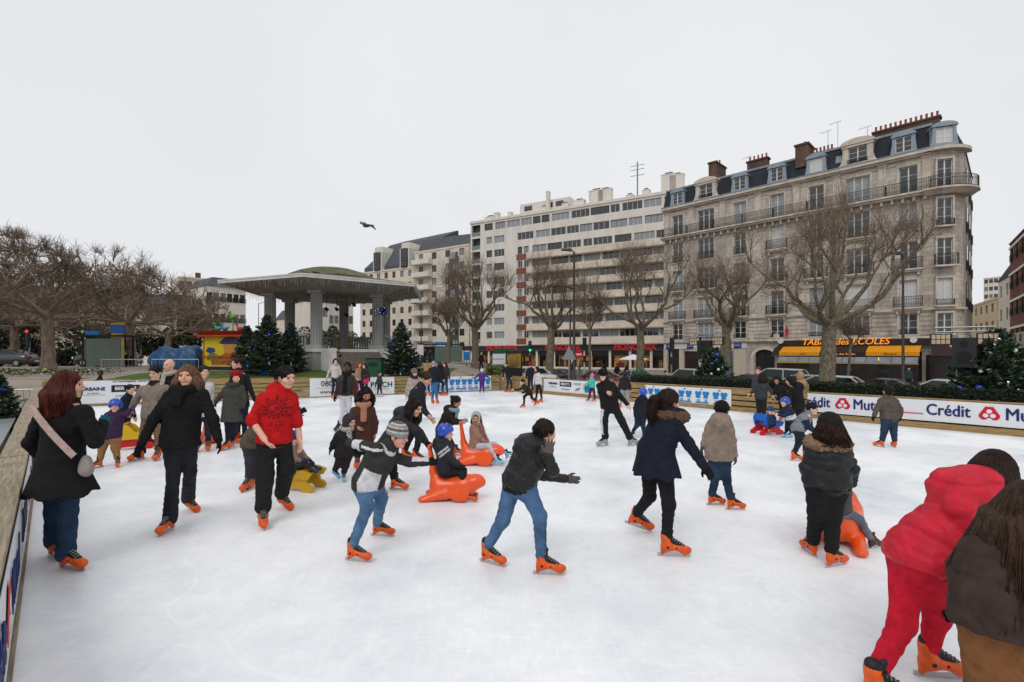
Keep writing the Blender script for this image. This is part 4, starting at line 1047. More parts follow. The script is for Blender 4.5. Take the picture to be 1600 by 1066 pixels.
M_STONE2 = mat('limestone_carved', '#bcb1a4', 0.88, 0.22, 1.2, 0.3, 8)
M_SLATE = stone_mat('slate', '#32363b', '#2b2f34', 0.35, 0.22, 0.7, 0.25, False)
M_ZINC = mat('zinc', '#7d848c', 0.5, 0.2, 2, metal=0.3)
M_ZINCBLUE = mat('dormer_blue_grey', '#84919c', 0.6, 0.12, 3)
M_FRAME = mat('window_frame_white', '#c9c8c4', 0.5, 0.06, 6)
M_DFRAME = mat('window_frame_dark', '#4a4642', 0.5, 0.1, 6)
M_GLASS = mat('window_glass', '#23282c', 0.06, 0.4, 0.5, spec=0.9)
M_CURT = mat('window_net_curtain', '#8a8d90', 0.25, 0.25, 3, spec=0.45, stretch=(6, 6, .5))
M_SHUT = mat('white_shutter', '#c2c2c0', 0.6, 0.08, 2, 0.4, 14, stretch=(.1, .1, 3))
M_IRON = mat('wrought_iron', '#1d1e20', 0.5, 0.15, 6)
M_BRICK = stone_mat('red_brick', '#7c5040', '#6c4435', 0.23, 0.075, 1.2, 0.2)
M_BRICKC = stone_mat('chimney_brick', '#655046', '#57443b', 0.25, 0.085, 1.1, 0.2)
M_POT = mat('chimney_pot', '#8a4b34', 0.8, 0.2, 6)
M_CREAM = mat('render_cream', '#cfc5b6', 0.85, 0.13, 0.5, 0.15, 20)
M_WHITEW = mat('render_white', '#d2ccc2', 0.85, 0.10, 0.6, 0.15, 20, stretch=(1, 1, .4))
M_BEIGEP = mat('balcony_panel_beige', '#d0c4b3', 0.85, 0.12, 0.8, 0.15, 20)
M_BROWNP = mat('tile_panel_brown', '#7a4a38', 0.7, 0.2, 3)
M_DARK = mat('shop_dark', '#1a1a1c', 0.5, 0.15, 3)
M_ROOFD = mat('roof_dark', '#4c4f54', 0.8, 0.15, 1)

_wc = {}
def win_meshes(w, h, style):
    """Frame and pane of a window, origin at the middle of its sill in the wall face, local y inward."""
    key = (round(w, 2), round(h, 2), style)
    if key in _wc: return _wc[key]
    f = MB(); d0, d1 = .17, .225; b = .055
    f.box(-w / 2, d0, 0, -w / 2 + b, d1, h); f.box(w / 2 - b, d0, 0, w / 2, d1, h); f.box(-w / 2 + b, d0, h - b, w / 2 - b, d1, h); f.box(-w / 2 + b, d0, 0, w / 2 - b, d1, b)
    if style == 'french':
        f.box(-.05, d0 - .01, b, .05, d1 - .004, h - b)
        for z in (.34, .66, ): f.box(-w / 2 + b, d0 + .012, h * z - .014, -.05, d1 - .012, h * z + .014); f.box(.05, d0 + .012, h * z - .014, w / 2 - b, d1 - .012, h * z + .014)
    elif style == 'triple':
        for x in (-w / 6, w / 6): f.box(x - .045, d0 - .01, b, x + .045, d1 - .004, h - b)
        f.box(-w / 2 + b, d0 + .012, h * .72 - .014, w / 2 - b, d1 - .012, h * .72 + .014)
    elif style.startswith('strip'):
        n = int(style[5:])
        for i in range(1, n): x = -w / 2 + w * i / n; f.box(x - .03, d0, b, x + .03, d1 - .004, h - b)
    p = MB(); p.box(-w / 2 + .02, .20, .02, w / 2 - .02, .215, h - .02)
    _wc[key] = (f, p, {}); return _wc[key]
def window(parent, x, y, z, w, h, style='french', fm=None, pm=None, rot=0.0, dy=0.0, name='window'):
    f, p, c = win_meshes(w, h, style); fm = fm or M_FRAME; pm = pm or M_GLASS
    k1, k2 = ('f', fm.name), ('p', pm.name)
    if k1 not in c: c[k1] = f.data('window_frame', fm)
    if k2 not in c: c[k2] = p.data('window_pane', pm)
    o = link(name, c[k1], parent, (x, y + dy, z), rot); link('pane', c[k2], o); return o
_rc = {}
def railing(parent, x, y, z, w, h=0.9, depth=0.0, step=0.11, name='railing', m=None, rot=0.0):
    """Wrought-iron guard: rails, close uprights and a row of scrolls; a depth makes it a small balcony rail with returns."""
    m = m or M_IRON; key = (round(w, 2), round(h, 2), round(depth, 2), m.name)
    if key not in _rc:
        b = MB(); yy = -depth
        b.box(-w / 2, yy - .02, h - .04, w / 2, yy + .02, h); b.box(-w / 2, yy - .015, .05, w / 2, yy + .015, .08); b.box(-w / 2, yy - .012, h * .72, w / 2, yy + .012, h * .74)
        n = max(2, int(w / step))
        for i in range(n + 1):
            xx = -w / 2 + w * i / n; b.box(xx - .011, yy - .01, .0, xx + .011, yy + .01, h - .04)
            if i < n:
                xm = xx + w / n / 2; b.tube([(xm - .03, yy, h * .3), (xm, yy, h * .38), (xm + .03, yy, h * .3), (xm, yy, h * .2), (xm - .03, yy, h * .3)], .008, 4, cap=False)
        if depth > .05:
            for s in (-1, 1):
                b.box(s * w / 2 - .015, yy, h - .04, s * w / 2 + .015, 0, h); b.box(s * w / 2 - .012, yy, .05, s * w / 2 + .012, 0, .08)
                for j in range(1, 4): b.box(s * w / 2 - .01, yy * j / 4 - .01, .05, s * w / 2 + .01, yy * j / 4 + .01, h - .04)
        _rc[key] = b.data('railing', m)
    return link(name, _rc[key], parent, (x, y, z), rot)
def wall_holes(mb, x0, x1, z0, z1, holes, y=0.0, depth=0.24, m=0, mr=None):
    """Wall rectangle in x,z with rectangular openings and their reveals going inward (+y)."""
    mr = m if mr is None else mr
    xs = sorted({x0, x1, *[c for h in holes for c in (h[0], h[2]) if x0 < c < x1]}); zs = sorted({z0, z1, *[c for h in holes for c in (h[1], h[3]) if z0 < c < z1]})
    def inside(x, z): return any(h[0] < x < h[2] and h[1] < z < h[3] for h in holes)
    for j in range(len(zs) - 1):
        i = 0
        while i < len(xs) - 1:
            if inside((xs[i] + xs[i + 1]) / 2, (zs[j] + zs[j + 1]) / 2): i += 1; continue
            k = i
            while k + 1 < len(xs) - 1 and not inside((xs[k + 1] + xs[k + 2]) / 2, (zs[j] + zs[j + 1]) / 2): k += 1
            mb.quad((xs[i], y, zs[j]), (xs[k + 1], y, zs[j]), (xs[k + 1], y, zs[j + 1]), (xs[i], y, zs[j + 1]), m); i = k + 1
    for (a, b, c, d) in holes:
        yd = y + depth
        mb.quad((a, y, b), (a, y, d), (a, yd, d), (a, yd, b), mr); mb.quad((c, y, b), (c, yd, b), (c, yd, d), (c, y, d), mr)
        mb.quad((a, y, d), (c, y, d), (c, yd, d), (a, yd, d), mr); mb.quad((a, y, b), (a, yd, b), (c, yd, b), (c, y, b), mr)
def shell(mb, x0, x1, yb, z0, z1, m=0, top=None):
    """Side walls, back and flat top behind a front face at y = 0."""
    mb.quad((x0, 0, z0), (x0, 0, z1), (x0, yb, z1), (x0, yb, z0), m); mb.quad((x1, 0, z0), (x1, yb, z0), (x1, yb, z1), (x1, 0, z1), m)
    mb.quad((x0, yb, z0), (x0, yb, z1), (x1, yb, z1), (x1, yb, z0), m); mb.quad((x0, 0, z1), (x1, 0, z1), (x1, yb, z1), (x0, yb, z1), m if top is None else top)
def s_on(P0, d, px):
    a = (px - CX) / F; return float((a * P0[1] - P0[0]) / (d[0] - a * d[1]))

# ---- the corner apartment house in cut stone
ZS = -0.75
P1 = FB; dH = (FA - FB) / np.linalg.norm(FA - FB); angH = math.atan2(dH[1], dH[0])
hb = thing('apartment_house', 'pale stone corner apartment house with slate mansard roof, iron balconies and a café below', 'building', (P1[0], P1[1], ZS), angH)
LH = 24.0; RT = 1.9; DB = 13.0
zo = -ZS
z_gf, z_1, z_2, z_3, z_4, z_5, z_g = 3.28 + zo, 5.68 + zo, 8.93 + zo, 12.18 + zo, 15.45 + zo, 15.45 + zo, 18.8 + zo
bays = [1.74, 5.04, 8.67, 12.26, 15.67, 18.94, 22.5]
wide = {1, 5}
holes = []
wins = []
rw = random.Random(21)
for i, x in enumerate(bays):
    w = 1.75 if i in wide else 1.2
    wins.append((x, z_gf + .30, w, 1.75, 'f1'))
    for fl, zf in (('f2', z_1), ('f3', z_2), ('f4', z_3)): wins.append((x, zf + .22, w, 2.25, fl))
    wins.append((x, z_4 + .16, w + .05, 2.2, 'f5'))
for x, z, w, h, fl in wins: holes.append((x - w / 2, z, x + w / 2, z + h))
# shop and door openings at street level
shops = [(0.5, .45, 1.9, 3.25), (2.5, .45, 4.2, 3.0), (4.8, .3, 8.0, 3.0), (10.2, 0.02, 12.0, 3.1), (12.9, .35, 23.4, 2.9)]
wb = MB(); wall_holes(wb, 0, LH, 0, z_g, holes + shops, depth=.30)
shell(wb, 0, LH + .5, DB, 0, z_g + .2, 0)
wb.build('wall', M_STONE, hb)
for x, z, w, h, fl in wins:
    q = rw.random(); pm = M_GLASS if q < .55 else (M_CURT if q < .88 else M_SHUT)
    if fl == 'f2' and abs(x - 22.5) < .1: pm = M_SHUT
    window(hb, x, 0, z, w, h, 'triple' if w > 1.5 else 'french', None, pm)
    m = MB(); m.box(-w / 2 - .12, -.07, -.10, w / 2 + .12, .05, -.002); m.box(-w / 2 - .16, -.045, h + .06, w / 2 + .16, .02, h + .2); m.box(-.11, -.09, h + .02, .11, .02, h + .30)
    for s in (-1, 1): m.box(s * (w / 2 + .07) - .07, -.03, 0, s * (w / 2 + .07) + .07, .01, h + .05)
    m.build('window_surround', M_STONE2, hb, loc=(x, 0, z))
    if fl == 'f1': railing(hb, x, -.03, z, w + .1, .42)
    elif fl in ('f2', 'f3', 'f4'):
        bal = fl == 'f3' or x in (bays[3], bays[5]) or fl == 'f2'
        if bal:
            bw_ = w + .75
            m = MB(); m.box(-bw_ / 2, -.42, -.16, bw_ / 2, -.003, -.03); m.box(-bw_ / 2 + .08, -.30, -.30, bw_ / 2 - .08, -.003, -.163)
            for s in (-1, 1): m.prism([(s * bw_ * .36 - .0, -.0), (s * bw_ * .36 + .0001, -.0), (s * bw_ * .36, -.0)], 0, 0)
            for s in (-1, 1): m.box(s * bw_ * .36 - .08, -.24, -.58, s * bw_ * .36 + .08, -.003, -.303)
            m.build('balcony_slab', M_STONE2, hb, loc=(x, 0, z)); railing(hb, x, 0, z - .03, bw_ - .06, .92, .38)
        else: railing(hb, x, -.04, z, w + .12, .85)
# horizontal mouldings
def band(z0, z1, pr, name='moulding', x0=-.05, x1=LH, m=M_STONE2):
    b = MB(); b.box(x0, -pr, z0, x1, -.003, z1); b.box(x0, -pr * .55, z0 - (z1 - z0) * .6, x1, -.004, z0 - .003); b.build(name, m, hb)
band(z_gf - .05, z_gf + .16, .28); band(z_1 - .10, z_1 + .10, .22); band(z_4 + 2.62, z_4 + 2.70, .06); band(z_g - .22, z_g + .04, .48, 'cornice')
# banded stone courses of the first floor
cr_ = (z_1 - .22 - (z_gf + .20)) / 5
edges = [0.0] + [e for x in bays for e in (x - (1.75 if bays.index(x) in wide else 1.2) / 2 - .17, x + (1.75 if bays.index(x) in wide else 1.2) / 2 + .17)] + [LH]
for r in range(5):
    z0 = z_gf + .20 + r * cr_
    for i in range(0, len(edges) - 1, 2):
        x0, x1 = edges[i], edges[i + 1]
        if x1 - x0 < .2: continue
        m = MB(); m.box(x0 + .02, -.055, z0 + .025, x1 - .02, -.002, z0 + cr_ - .02); m.build('stone_course', M_STONE, hb)
# running balcony of the fifth floor
b = MB(); b.box(-.1, -.75, z_4 - .17, LH, -.003, z_4 - .02); b.box(-.05, -.55, z_4 - .34, LH, -.003, z_4 - .173)
for i in range(33): b.box(.2 + i * .73, -.42, z_4 - .72, .36 + i * .73, -.003, z_4 - .343)
b.build('balcony_slab', M_STONE2, hb)
for i in range(8):
    x0 = i * 3.0; railing(hb, x0 + 1.5, 0, z_4 - .02, 2.98, .95, .68)
    # pilasters of the top storey
for i in range(8):
    x = (bays[i - 1] + bays[i]) / 2 if 0 < i < 7 else (.35 if i == 0 else LH - .3)
    m = MB(); m.box(x - .28, -.06, z_4 + .05, x + .28, -.002, z_g - .5); m.box(x - .36, -.12, z_g - .55, x + .36, -.002, z_g - .28); m.build('pilaster', M_STONE2, hb)
for x in (3.4, 7.0, 17.4, 20.9):
    m = MB(); m.tube([(x, -.10, z_4 + .1), (x, -.10, z_g - .2)], .055, 8); m.build('drain_pipe', mat('pipe_pale', '#b9b4ab', .6, .1), hb)
# mansard, zinc crest
MH = 2.35
m = MB(); m.add([(-.02, -.12, z_g + .04), (LH, -.12, z_g + .04), (LH, .75, z_g + MH), (-.02, .75, z_g + MH)], [(0, 1, 2, 3)]); m.add([(-.02, -.12, z_g + .04), (-.02, .75, z_g + MH), (-.02, DB - .7, z_g + MH), (-.02, DB, z_g + .04)], [(0, 1, 2, 3)])
m.add([(-.02, .75, z_g + MH), (LH + .6, .75, z_g + MH), (LH + .6, DB - .7, z_g + MH + .7), (-.02, DB - .7, z_g + MH + .7)], [(0, 1, 2, 3)])
m.build('roof', M_SLATE, hb)
m = MB(); m.tube([(-.05, .72, z_g + MH), (LH, .72, z_g + MH)], .10, 8); m.box(-.05, .6, z_g + MH - .14, LH, .72, z_g + MH - .02); m.box(-.1, -.52, z_g + .042, LH, -.14, z_g + .12); m.build('roof_edge', M_ZINC, hb)
def dormer_blue(x, z=None, parent=hb, y=-.05, rot=0.0):
    z = z_g + .12 if z is None else z
    d = link('dormer', None, parent, (x, y, z), rot) if False else None
    f = MB(); w, h = .62, 1.55
    f.box(-w - .16, -.06, 0, -w + .06, .95, h); f.box(w - .06, -.06, 0, w + .16, .95, h); f.box(-w + .06, -.06, 0, w - .06, .2, .22)
    n = 10; arc = [(-(w + .26), h)] + [(-(w + .26) * math.cos(math.pi * i / n), h + .02 + .38 * math.sin(math.pi * i / n)) for i in range(n + 1)] + [((w + .26), h)]
    f.prism(arc, -.16, 1.15)
    f.prism([(-w - .30, -.0), (-w - .12, 0), (-w - .12, h * .9)], -.05, .5); f.prism([(w + .30, -.0), (w + .12, h * .9), (w + .12, 0)], -.05, .5)
    o = f.build('dormer', M_ZINCBLUE, parent, loc=(x, y, z)); o.rotation_euler = (0, 0, rot)
    window(o, 0, -.14, .22, (w - .06) * 2, h - .26, 'french', None, M_GLASS if rw.random() < .5 else M_SHUT)
    return o
for x in (1.74, 8.67, 12.26, 15.67, 22.2): dormer_blue(x)
def dormer_stone(x):
    f = MB(); w, h = .72, 1.75; z = z_g + .05
    f.box(-w - .42, -.10, 0, -w, 1.0, h); f.box(w, -.10, 0, w + .42, 1.0, h); f.box(-w, -.10, 0, w, .2, .30)
    f.prism([(-w - .95, 0), (-w - .42, 0), (-w - .42, .9), (-w - .60, .35)], -.08, .3); f.prism([(w + .95, 0), (w + .60, .35), (w + .42, .9), (w + .42, 0)], -.08, .3)
    f.box(-w - .5, -.18, h, w + .5, 1.1, h + .22)
    n = 12; f.prism([(-(w + .62) * math.cos(math.pi * i / n), h + .223 + .52 * math.sin(math.pi * i / n)) for i in range(n + 1)], -.26, 1.2)
    o = f.build('dormer', M_STONE2, hb, loc=(x, 0, z))
    window(o, 0, -.12, .30, 2 * w - .02, h - .32, 'french'); r_ = railing(o, 0, -.14, .30, 1.5, .35)
dormer_stone(bays[1]); dormer_stone(bays[5])
m = MB(); m.box(-.4, -.02, 0, .4, .06, .75); o = m.build('skylight', M_ZINC, hb, loc=(17.6, .12, z_g + .75)); o.rotation_euler = (-.36, 0, 0)
def chimney(x, y, w, d, z1, pots, parent=hb, zb=z_g + 1.2):
    c = MB(); c.box(-w / 2, -d / 2, 0, w / 2, d / 2, z1 - zb); c.box(-w / 2 - .1, -d / 2 - .1, z1 - zb, w / 2 + .1, d / 2 + .1, z1 - zb + .16)
    o = c.build('chimney', M_BRICKC, parent, loc=(x, y, zb))
    for i in range(pots):
        q = -w / 2 + w * (i + .5) / pots; p = MB(); p.lathe([(.10, 0), (.12, .08), (.095, .12), (.08, .42), (.10, .46), (.10, .50), (.0, .50)], 8, c=(q, 0, z1 - zb + .16)); p.build('chimney_pot', M_POT, o, True)
chimney(20.6 + 1.5, 1.9, 4.6, .7, 21.9 + zo, 13); chimney(14.4, 1.2, 1.1, 2.2, 22.1 + zo, 1); chimney(15.8, 1.6, 1.9, .6, 21.3 + zo, 6); chimney(10.0, 1.4, 2.0, .7, 22.1 + zo, 5); chimney(5.2, 2.6, .8, 2.8, 23.2 + zo, 3)
# corner tower
TC = np.array([LH, RT]); nseg = 14
def tower_ring(r, z0, z1, m, name, a0=-100, a1=10, rt=None):
    b = MB(); rt = r if rt is None else rt
    for i in range(nseg):
        t0, t1 = math.radians(a0 + (a1 - a0) * i / nseg), math.radians(a0 + (a1 - a0) * (i + 1) / nseg)
        p0, p1 = (TC[0] + r * math.cos(t0), TC[1] + r * math.sin(t0)), (TC[0] + r * math.cos(t1), TC[1] + r * math.sin(t1))
        q0, q1 = (TC[0] + rt * math.cos(t0), TC[1] + rt * math.sin(t0)), (TC[0] + rt * math.cos(t1), TC[1] + rt * math.sin(t1))
        b.quad((*p0, z0), (*p1, z0), (*q1, z1), (*q0, z1)); b.add([(*q0, z1), (*q1, z1), (TC[0], TC[1], z1)], [(0, 1, 2)]); b.add([(*p0, z0), (*p1, z0), (TC[0], TC[1], z0)], [(0, 2, 1)])
    return b.build(name, m, hb)
tower_ring(RT, 0, z_g, M_STONE, 'wall')
for z0, z1, pr in ((z_gf - .05, z_gf + .16, .28), (z_1 - .10, z_1 + .10, .22), (z_g - .22, z_g + .04, .48)): tower_ring(RT + pr, z0, z1, M_STONE2, 'moulding')
tower_ring(RT + .45, z_4 - .5, z_4 - .17, M_STONE2, 'balcony_bracket', rt=RT + .9); tower_ring(RT + .98, z_4 - .168, z_4 - .02, M_STONE2, 'balcony_slab')
tower_ring(RT + .12, z_g + .045, z_g + MH, M_SLATE, 'roof', rt=RT - .75)
def tower_at(deg, r): t = math.radians(deg); return TC[0] + r * math.cos(t), TC[1] + r * math.sin(t), t + math.pi / 2
b = MB()
for i in range(46):
    t0 = math.radians(-92 + 100 * i / 45); b.box(TC[0] + (RT + .9) * math.cos(t0) - .012, TC[1] + (RT + .9) * math.sin(t0) - .012, z_4 - .02, TC[0] + (RT + .9) * math.cos(t0) + .012, TC[1] + (RT + .9) * math.sin(t0) + .012, z_4 + .92)
for zz in (.06, .65, .93): b.tube([(TC[0] + (RT + .9) * math.cos(math.radians(-92 + 100 * i / 20)), TC[1] + (RT + .9) * math.sin(math.radians(-92 + 100 * i / 20)), z_4 + zz - .02) for i in range(21)], .022, 5)
b.build('railing', M_IRON, hb)
for z, h, bal in ((z_gf + .3, 1.7, 0), (z_1 + .25, 2.2, 1), (z_2 + .25, 2.2, 2), (z_3 + .25, 2.2, 1), (z_4 + .15, 2.2, 0)):
    x, y, r_ = tower_at(-66, RT + .24)
    o = window(hb, x, y, z, 1.0, h, 'french', None, M_SHUT if abs(z - z_1 - .25) < .01 else M_GLASS, r_)
    f = MB(); f.box(-.62, -.0, -.08, -.5, .24, h + .1); f.box(.5, .0, -.08, .62, .24, h + .1); f.box(-.62, -.02, h, .62, .24, h + .14); f.box(-.70, -.10, -.14, .70, .2, -.0); f.box(-.5, .23, 0, .5, .245, h)
    s_ = f.build('window_surround', M_STONE2, hb, loc=(x, y, z)); s_.rotation_euler = (0, 0, r_)
    if bal: 
        railing(hb, x, y, z - .02, 1.5 if bal == 2 else 1.15, .9 if bal == 2 else .5, .38 if bal == 2 else .12, rot=r_)
        f = MB(); f.box(-.8, -.45, -.17, .8, .1, -.03) if bal == 2 else f.box(-.62, -.18, -.15, .62, .1, -.03); s_ = f.build('balcony_slab', M_STONE2, hb, loc=(x, y, z)); s_.rotation_euler = (0, 0, r_)
x, y, r_ = tower_at(-66, RT + .06); dormer_blue(x, z_g + .14, hb, y, r_)
# right-hand flank, running back from the tower
wb = MB(); wb.quad((LH + RT, RT, 0), (LH + RT, DB, 0), (LH + RT, DB, z_g), (LH + RT, RT, z_g)); wb.quad((LH, DB, 0), (LH, DB, z_g), (LH + RT, DB, z_g), (LH + RT, DB, 0)); wb.quad((LH, RT, z_g), (LH + RT, RT, z_g), (LH + RT, DB, z_g), (LH, DB, z_g)); wb.build('flank_wall', M_STONE, hb)
wb = MB(); wb.add([(LH + RT + .1, RT, z_g + .04), (LH + RT + .1, DB, z_g + .04), (LH + RT - .8, DB, z_g + MH), (LH + RT - .8, RT, z_g + MH)], [(0, 1, 2, 3)]); wb.build('roof', M_SLATE, hb)
for y in (4.5, 8.0, 11.0):
    for z in (z_1, z_2, z_3, z_4):
        f = MB(); f.box(-.05, -.6, 0, .06, .6, 2.1); f.build('window', M_GLASS, hb, loc=(LH + RT, y, z + .25))
        railing(hb, LH + RT, y, z + .2, 1.4, .8, .1, rot=math.pi / 2)
# aerials
for x, h in ((9.2, 1.6), (16.4, 2.0), (17.2, 2.6), (19.5, 1.4)):
    b = MB(); zb = z_g + MH; b.tube([(x, 1.0, zb), (x, 1.0, zb + h)], .02, 5); b.tube([(x - .7, 1.0, zb + h - .1), (x + .3, 1.0, zb + h - .02)], .014, 4)
    for i in range(5): b.tube([(x - .6 + i * .2, .75, zb + h - .08), (x - .6 + i * .2, 1.25, zb + h - .08)], .009, 4)
    b.build('aerial', M_ZINC, hb)
# ---- street level: bank, porte-cochère, café
M_SHOPW = mat('shopfront_cream', '#b3a995', .7, .08, 2); M_LITG = mat('shop_interior_warm', '#ffb765', .6, .5, 1.3, emit=.55, col2='#5a2a10'); M_LITD = mat('shop_interior_dim', '#3a2a1c', .3, .6, 2.0, emit=.25, col2='#0c0a0a', spec=.5)
M_BLUEP = mat('bank_grey_blue', '#6d7a8c', .5, .1, 2); M_BSIGN = mat('bank_sign_blue', '#1b2a8c', .4, .04); M_YEL = mat('awning_yellow', '#d78d0c', .8, .12, 5, .2, 30, stretch=(1, 1, .2)); M_BRN = mat('awning_brown', '#30221e', .85, .2, 4)
m = MB(); m.box(.1, -.10, 3.28, 9.4, -.003, 3.95); m.build('fascia', mat('bank_fascia', '#bfc0c4', .5, .04), hb)
m = MB(); m.box(.1, -.28, 3.96, 9.5, -.003, 4.02); m.build('moulding', M_SHOPW, hb)
for x in (.35, 2.9, 8.1): m = MB(); m.box(x, -.14, 3.30, x + .75, -.104, 3.93); o = m.build('shop_sign', M_BSIGN, hb); text_obj('lettering', 'LCL', .34, mat('sign_pale', '#d8d4b0', .5, 0), o, (x + .375, -.155, 3.62))
m = MB(); m.box(0, -.05, 0, .45, -.004, 3.25); m.box(1.95, -.05, 0, 2.45, -.004, 3.25); m.box(4.25, -.05, 0, 4.75, -.004, 3.25); m.box(8.05, -.05, 0, 9.3, -.004, 3.25); m.build('shopfront', M_SHOPW, hb)
for x0, z0, x1, z1 in shops[:2]: m = MB(); m.box(x0, .22, z0, x1, .26, z1); m.build('shop_window', M_LITD, hb)
m = MB(); m.box(4.8, .10, .3, 8.0, .2, 3.0); m.build('shop_window', M_BLUEP, hb); m = MB(); m.box(6.3, .06, .3, 6.4, .095, 2.4); m.box(5.0, .06, 1.3, 6.0, .095, 1.7); m.build('notice', M_GLASS, hb)
# arched carriage door
m = MB(); n = 12
for i in range(n):
    a0, a1 = math.pi * i / n, math.pi * (i + 1) / n
    m.prism([(11.1 + 1.02 * math.cos(a0), 2.3 + .85 * math.sin(a0)), (11.1 + 1.02 * math.cos(a1), 2.3 + .85 * math.sin(a1)), (11.1 + 1.35 * math.cos(a1), 2.3 + 1.15 * math.sin(a1)), (11.1 + 1.35 * math.cos(a0), 2.3 + 1.15 * math.sin(a0))], -.10, -.004)
for s in (-1, 1): m.box(11.1 + s * 1.2 - .16, -.10, 0, 11.1 + s * 1.2 + .16, -.004, 2.3)
m.build('door_surround', M_STONE2, hb)
m = MB(); m.box(10.2, .2, .02, 12.0, .28, 3.1); m.box(11.06, .16, .02, 11.14, .196, 3.1); m.build('carriage_door', mat('door_black', '#17181a', .5, .2), hb)
for x in (9.9, 12.25):
    m = MB(); m.tube([(x, -.22, 4.45), (x, -.02, 4.45)], .28, 16); m.build('stone_medallion', M_STONE2, hb)
for s in range(6):
    for xx in (9.45, 12.1):
        m = MB(); m.box(xx, -.05, .25 + s * .5, xx + .55, -.003, .70 + s * .5); m.build('stone_course', M_STONE, hb)
# café: long fascia with lettering, yellow and brown awning, glazed screen under it
m = MB(); m.box(12.8, -.32, 3.42, LH + .3, -.003, 4.0); m.build('fascia', M_BRN, hb)
M_LETT = mat('cafe_letters', '#ff9d33', .5, .05, emit=.35)
text_obj('lettering', 'TABAC des ECOLES', .78, M_LETT, hb, (17.9, -.36, 3.78), bold=.012, shear=.25, spacing=1.0)
def awning(x0, x1, mtl):
    m = MB(); m.add([(x0, -.05, 3.5), (x1, -.05, 3.5), (x1, -1.5, 2.85), (x0, -1.5, 2.85), (x0, -1.5, 2.52), (x1, -1.5, 2.52), (x0, -.05, 3.46), (x1, -.05, 3.46), (x0, -1.47, 2.81), (x1, -1.47, 2.81)], [(0, 1, 2, 3), (3, 2, 5, 4), (7, 6, 8, 9), (0, 3, 8, 6), (1, 7, 9, 2)])
    return m.build('awning', mtl, hb)
awning(12.9, 16.3, M_YEL); aw = awning(16.3, 19.8, M_BRN); awning(19.8, 23.4, M_YEL)
text_obj('lettering', 'Tabac des Ecoles', .26, M_LETT, aw, (18.05, -1.515, 2.68), bold=.004, spacing=1.1)
text_obj('lettering', 'Café', .22, M_BRN, hb, (14.9, -1.515, 2.68)); text_obj('lettering', 'Brasserie', .22, M_BRN, hb, (21.5, -1.515, 2.68))
for i in range(12):
    x = 12.95 + i * .87; m = MB(); m.add([(x, -1.7, 2.42), (x + .83, -1.7, 2.42), (x + .83, -2.1, 1.95), (x, -2.1, 1.95), (x, -1.68, 2.40), (x + .83, -1.68, 2.40), (x + .83, -2.08, 1.93), (x, -2.08, 1.93)], [(0, 1, 2, 3), (7, 6, 5, 4), (0, 3, 7, 4), (1, 5, 6, 2)]); m.build('awning_pane', mat('awning_glass', '#6d7883', .12, .25, 1.0, spec=.6), hb)
m = MB(); m.box(12.9, -2.16, 1.84, 23.4, -2.08, 1.93); m.build('screen_rail', mat('rail_gold', '#c08a18', .5, .1), hb)
for i in range(13):
    x = 12.92 + i * .87; m = MB(); m.box(x, -2.12, 0.02, x + .05, -2.07, 1.84); m.build('screen_post', M_DARK, hb)
    if i < 12:
        m = MB(); m.box(x + .06, -2.10, .55, x + .86, -2.085, 1.83); m.build('screen_pane', M_LITD if i % 3 else M_GLASS, hb); m = MB(); m.box(x + .06, -2.11, .02, x + .86, -2.08, .54); m.build('screen_panel', M_DARK, hb)
m = MB(); m.box(13, .1, .35, 23.4, .16, 2.9); m.build('shop_window', M_LITD, hb)
for i, x in enumerate((14.2, 16.9, 17.5, 20.6, 22.2)):
    m = MB(); m.lathe([(0, 0), (.09, .05), (.12, .14), (.09, .24), (0, .28)], 8, c=(x, -.8, 2.1)); m.build('lamp', mat('warm_lamp', '#ffc46a', .5, 0, emit=2.2), hb)
m = MB(); m.lathe([(0, 0), (.1, .02), (.11, .8), (.09, 1.0), (0, 1.02)], 10, c=(18.3, -1.3, .7)); m.build('lamp', mat('yellow_lamp', '#ffd23c', .5, 0, emit=1.1), hb)
# tower end of the café
m = MB()
for i in range(10):
    t0, t1 = math.radians(-88 + 70 * i / 10), math.radians(-88 + 70 * (i + 1) / 10); r0, r1 = RT + .1, RT + 1.7
    m.quad((TC[0] + r0 * math.cos(t0), TC[1] + r0 * math.sin(t0), 3.5), (TC[0] + r0 * math.cos(t1), TC[1] + r0 * math.sin(t1), 3.5), (TC[0] + r1 * math.cos(t1), TC[1] + r1 * math.sin(t1), 2.55), (TC[0] + r1 * math.cos(t0), TC[1] + r1 * math.sin(t0), 2.55), 0 if i < 4 else 1)
m.build('awning', [M_BRN, M_YEL], hb)
tower_ring(RT + .14, 3.42, 4.0, M_BRN, 'fascia'); x, y, r_ = tower_at(-66, RT + .17); o = text_obj('lettering', 'TABAC', .62, M_LETT, hb, (x, y, 3.75), (math.radians(90), 0, r_), bold=.01, shear=.25)
tower_ring(RT + .05, .02, 2.6, M_LITD, 'shop_window')
m = MB(); m.tube([(12.7, -.45, 3.95), (12.7, -.15, 3.95)], .26, 14); o = m.build('shop_sign', M_FRAME, hb); m = MB(); m.prism([(13.1, 4.9), (13.28, 5.4), (13.46, 4.9), (13.28, 4.35)], -.55, -.45); m.build('tobacco_sign', mat('sign_red', '#a8141e', .5, .05, emit=.1), hb)
m = MB(); m.tube([(22.9, -.5, 3.85), (22.9, -.36, 3.85)], .24, 14); m.build('shop_sign', M_FRAME, hb)
m = MB(); m.add([(12.85, -.06, 3.9), (12.85, -1.5, 2.6), (11.9, -.9, 2.4), (12.0, -.06, 3.2)], [(0, 1, 2, 3)]); m.build('awning', M_BRN, hb)

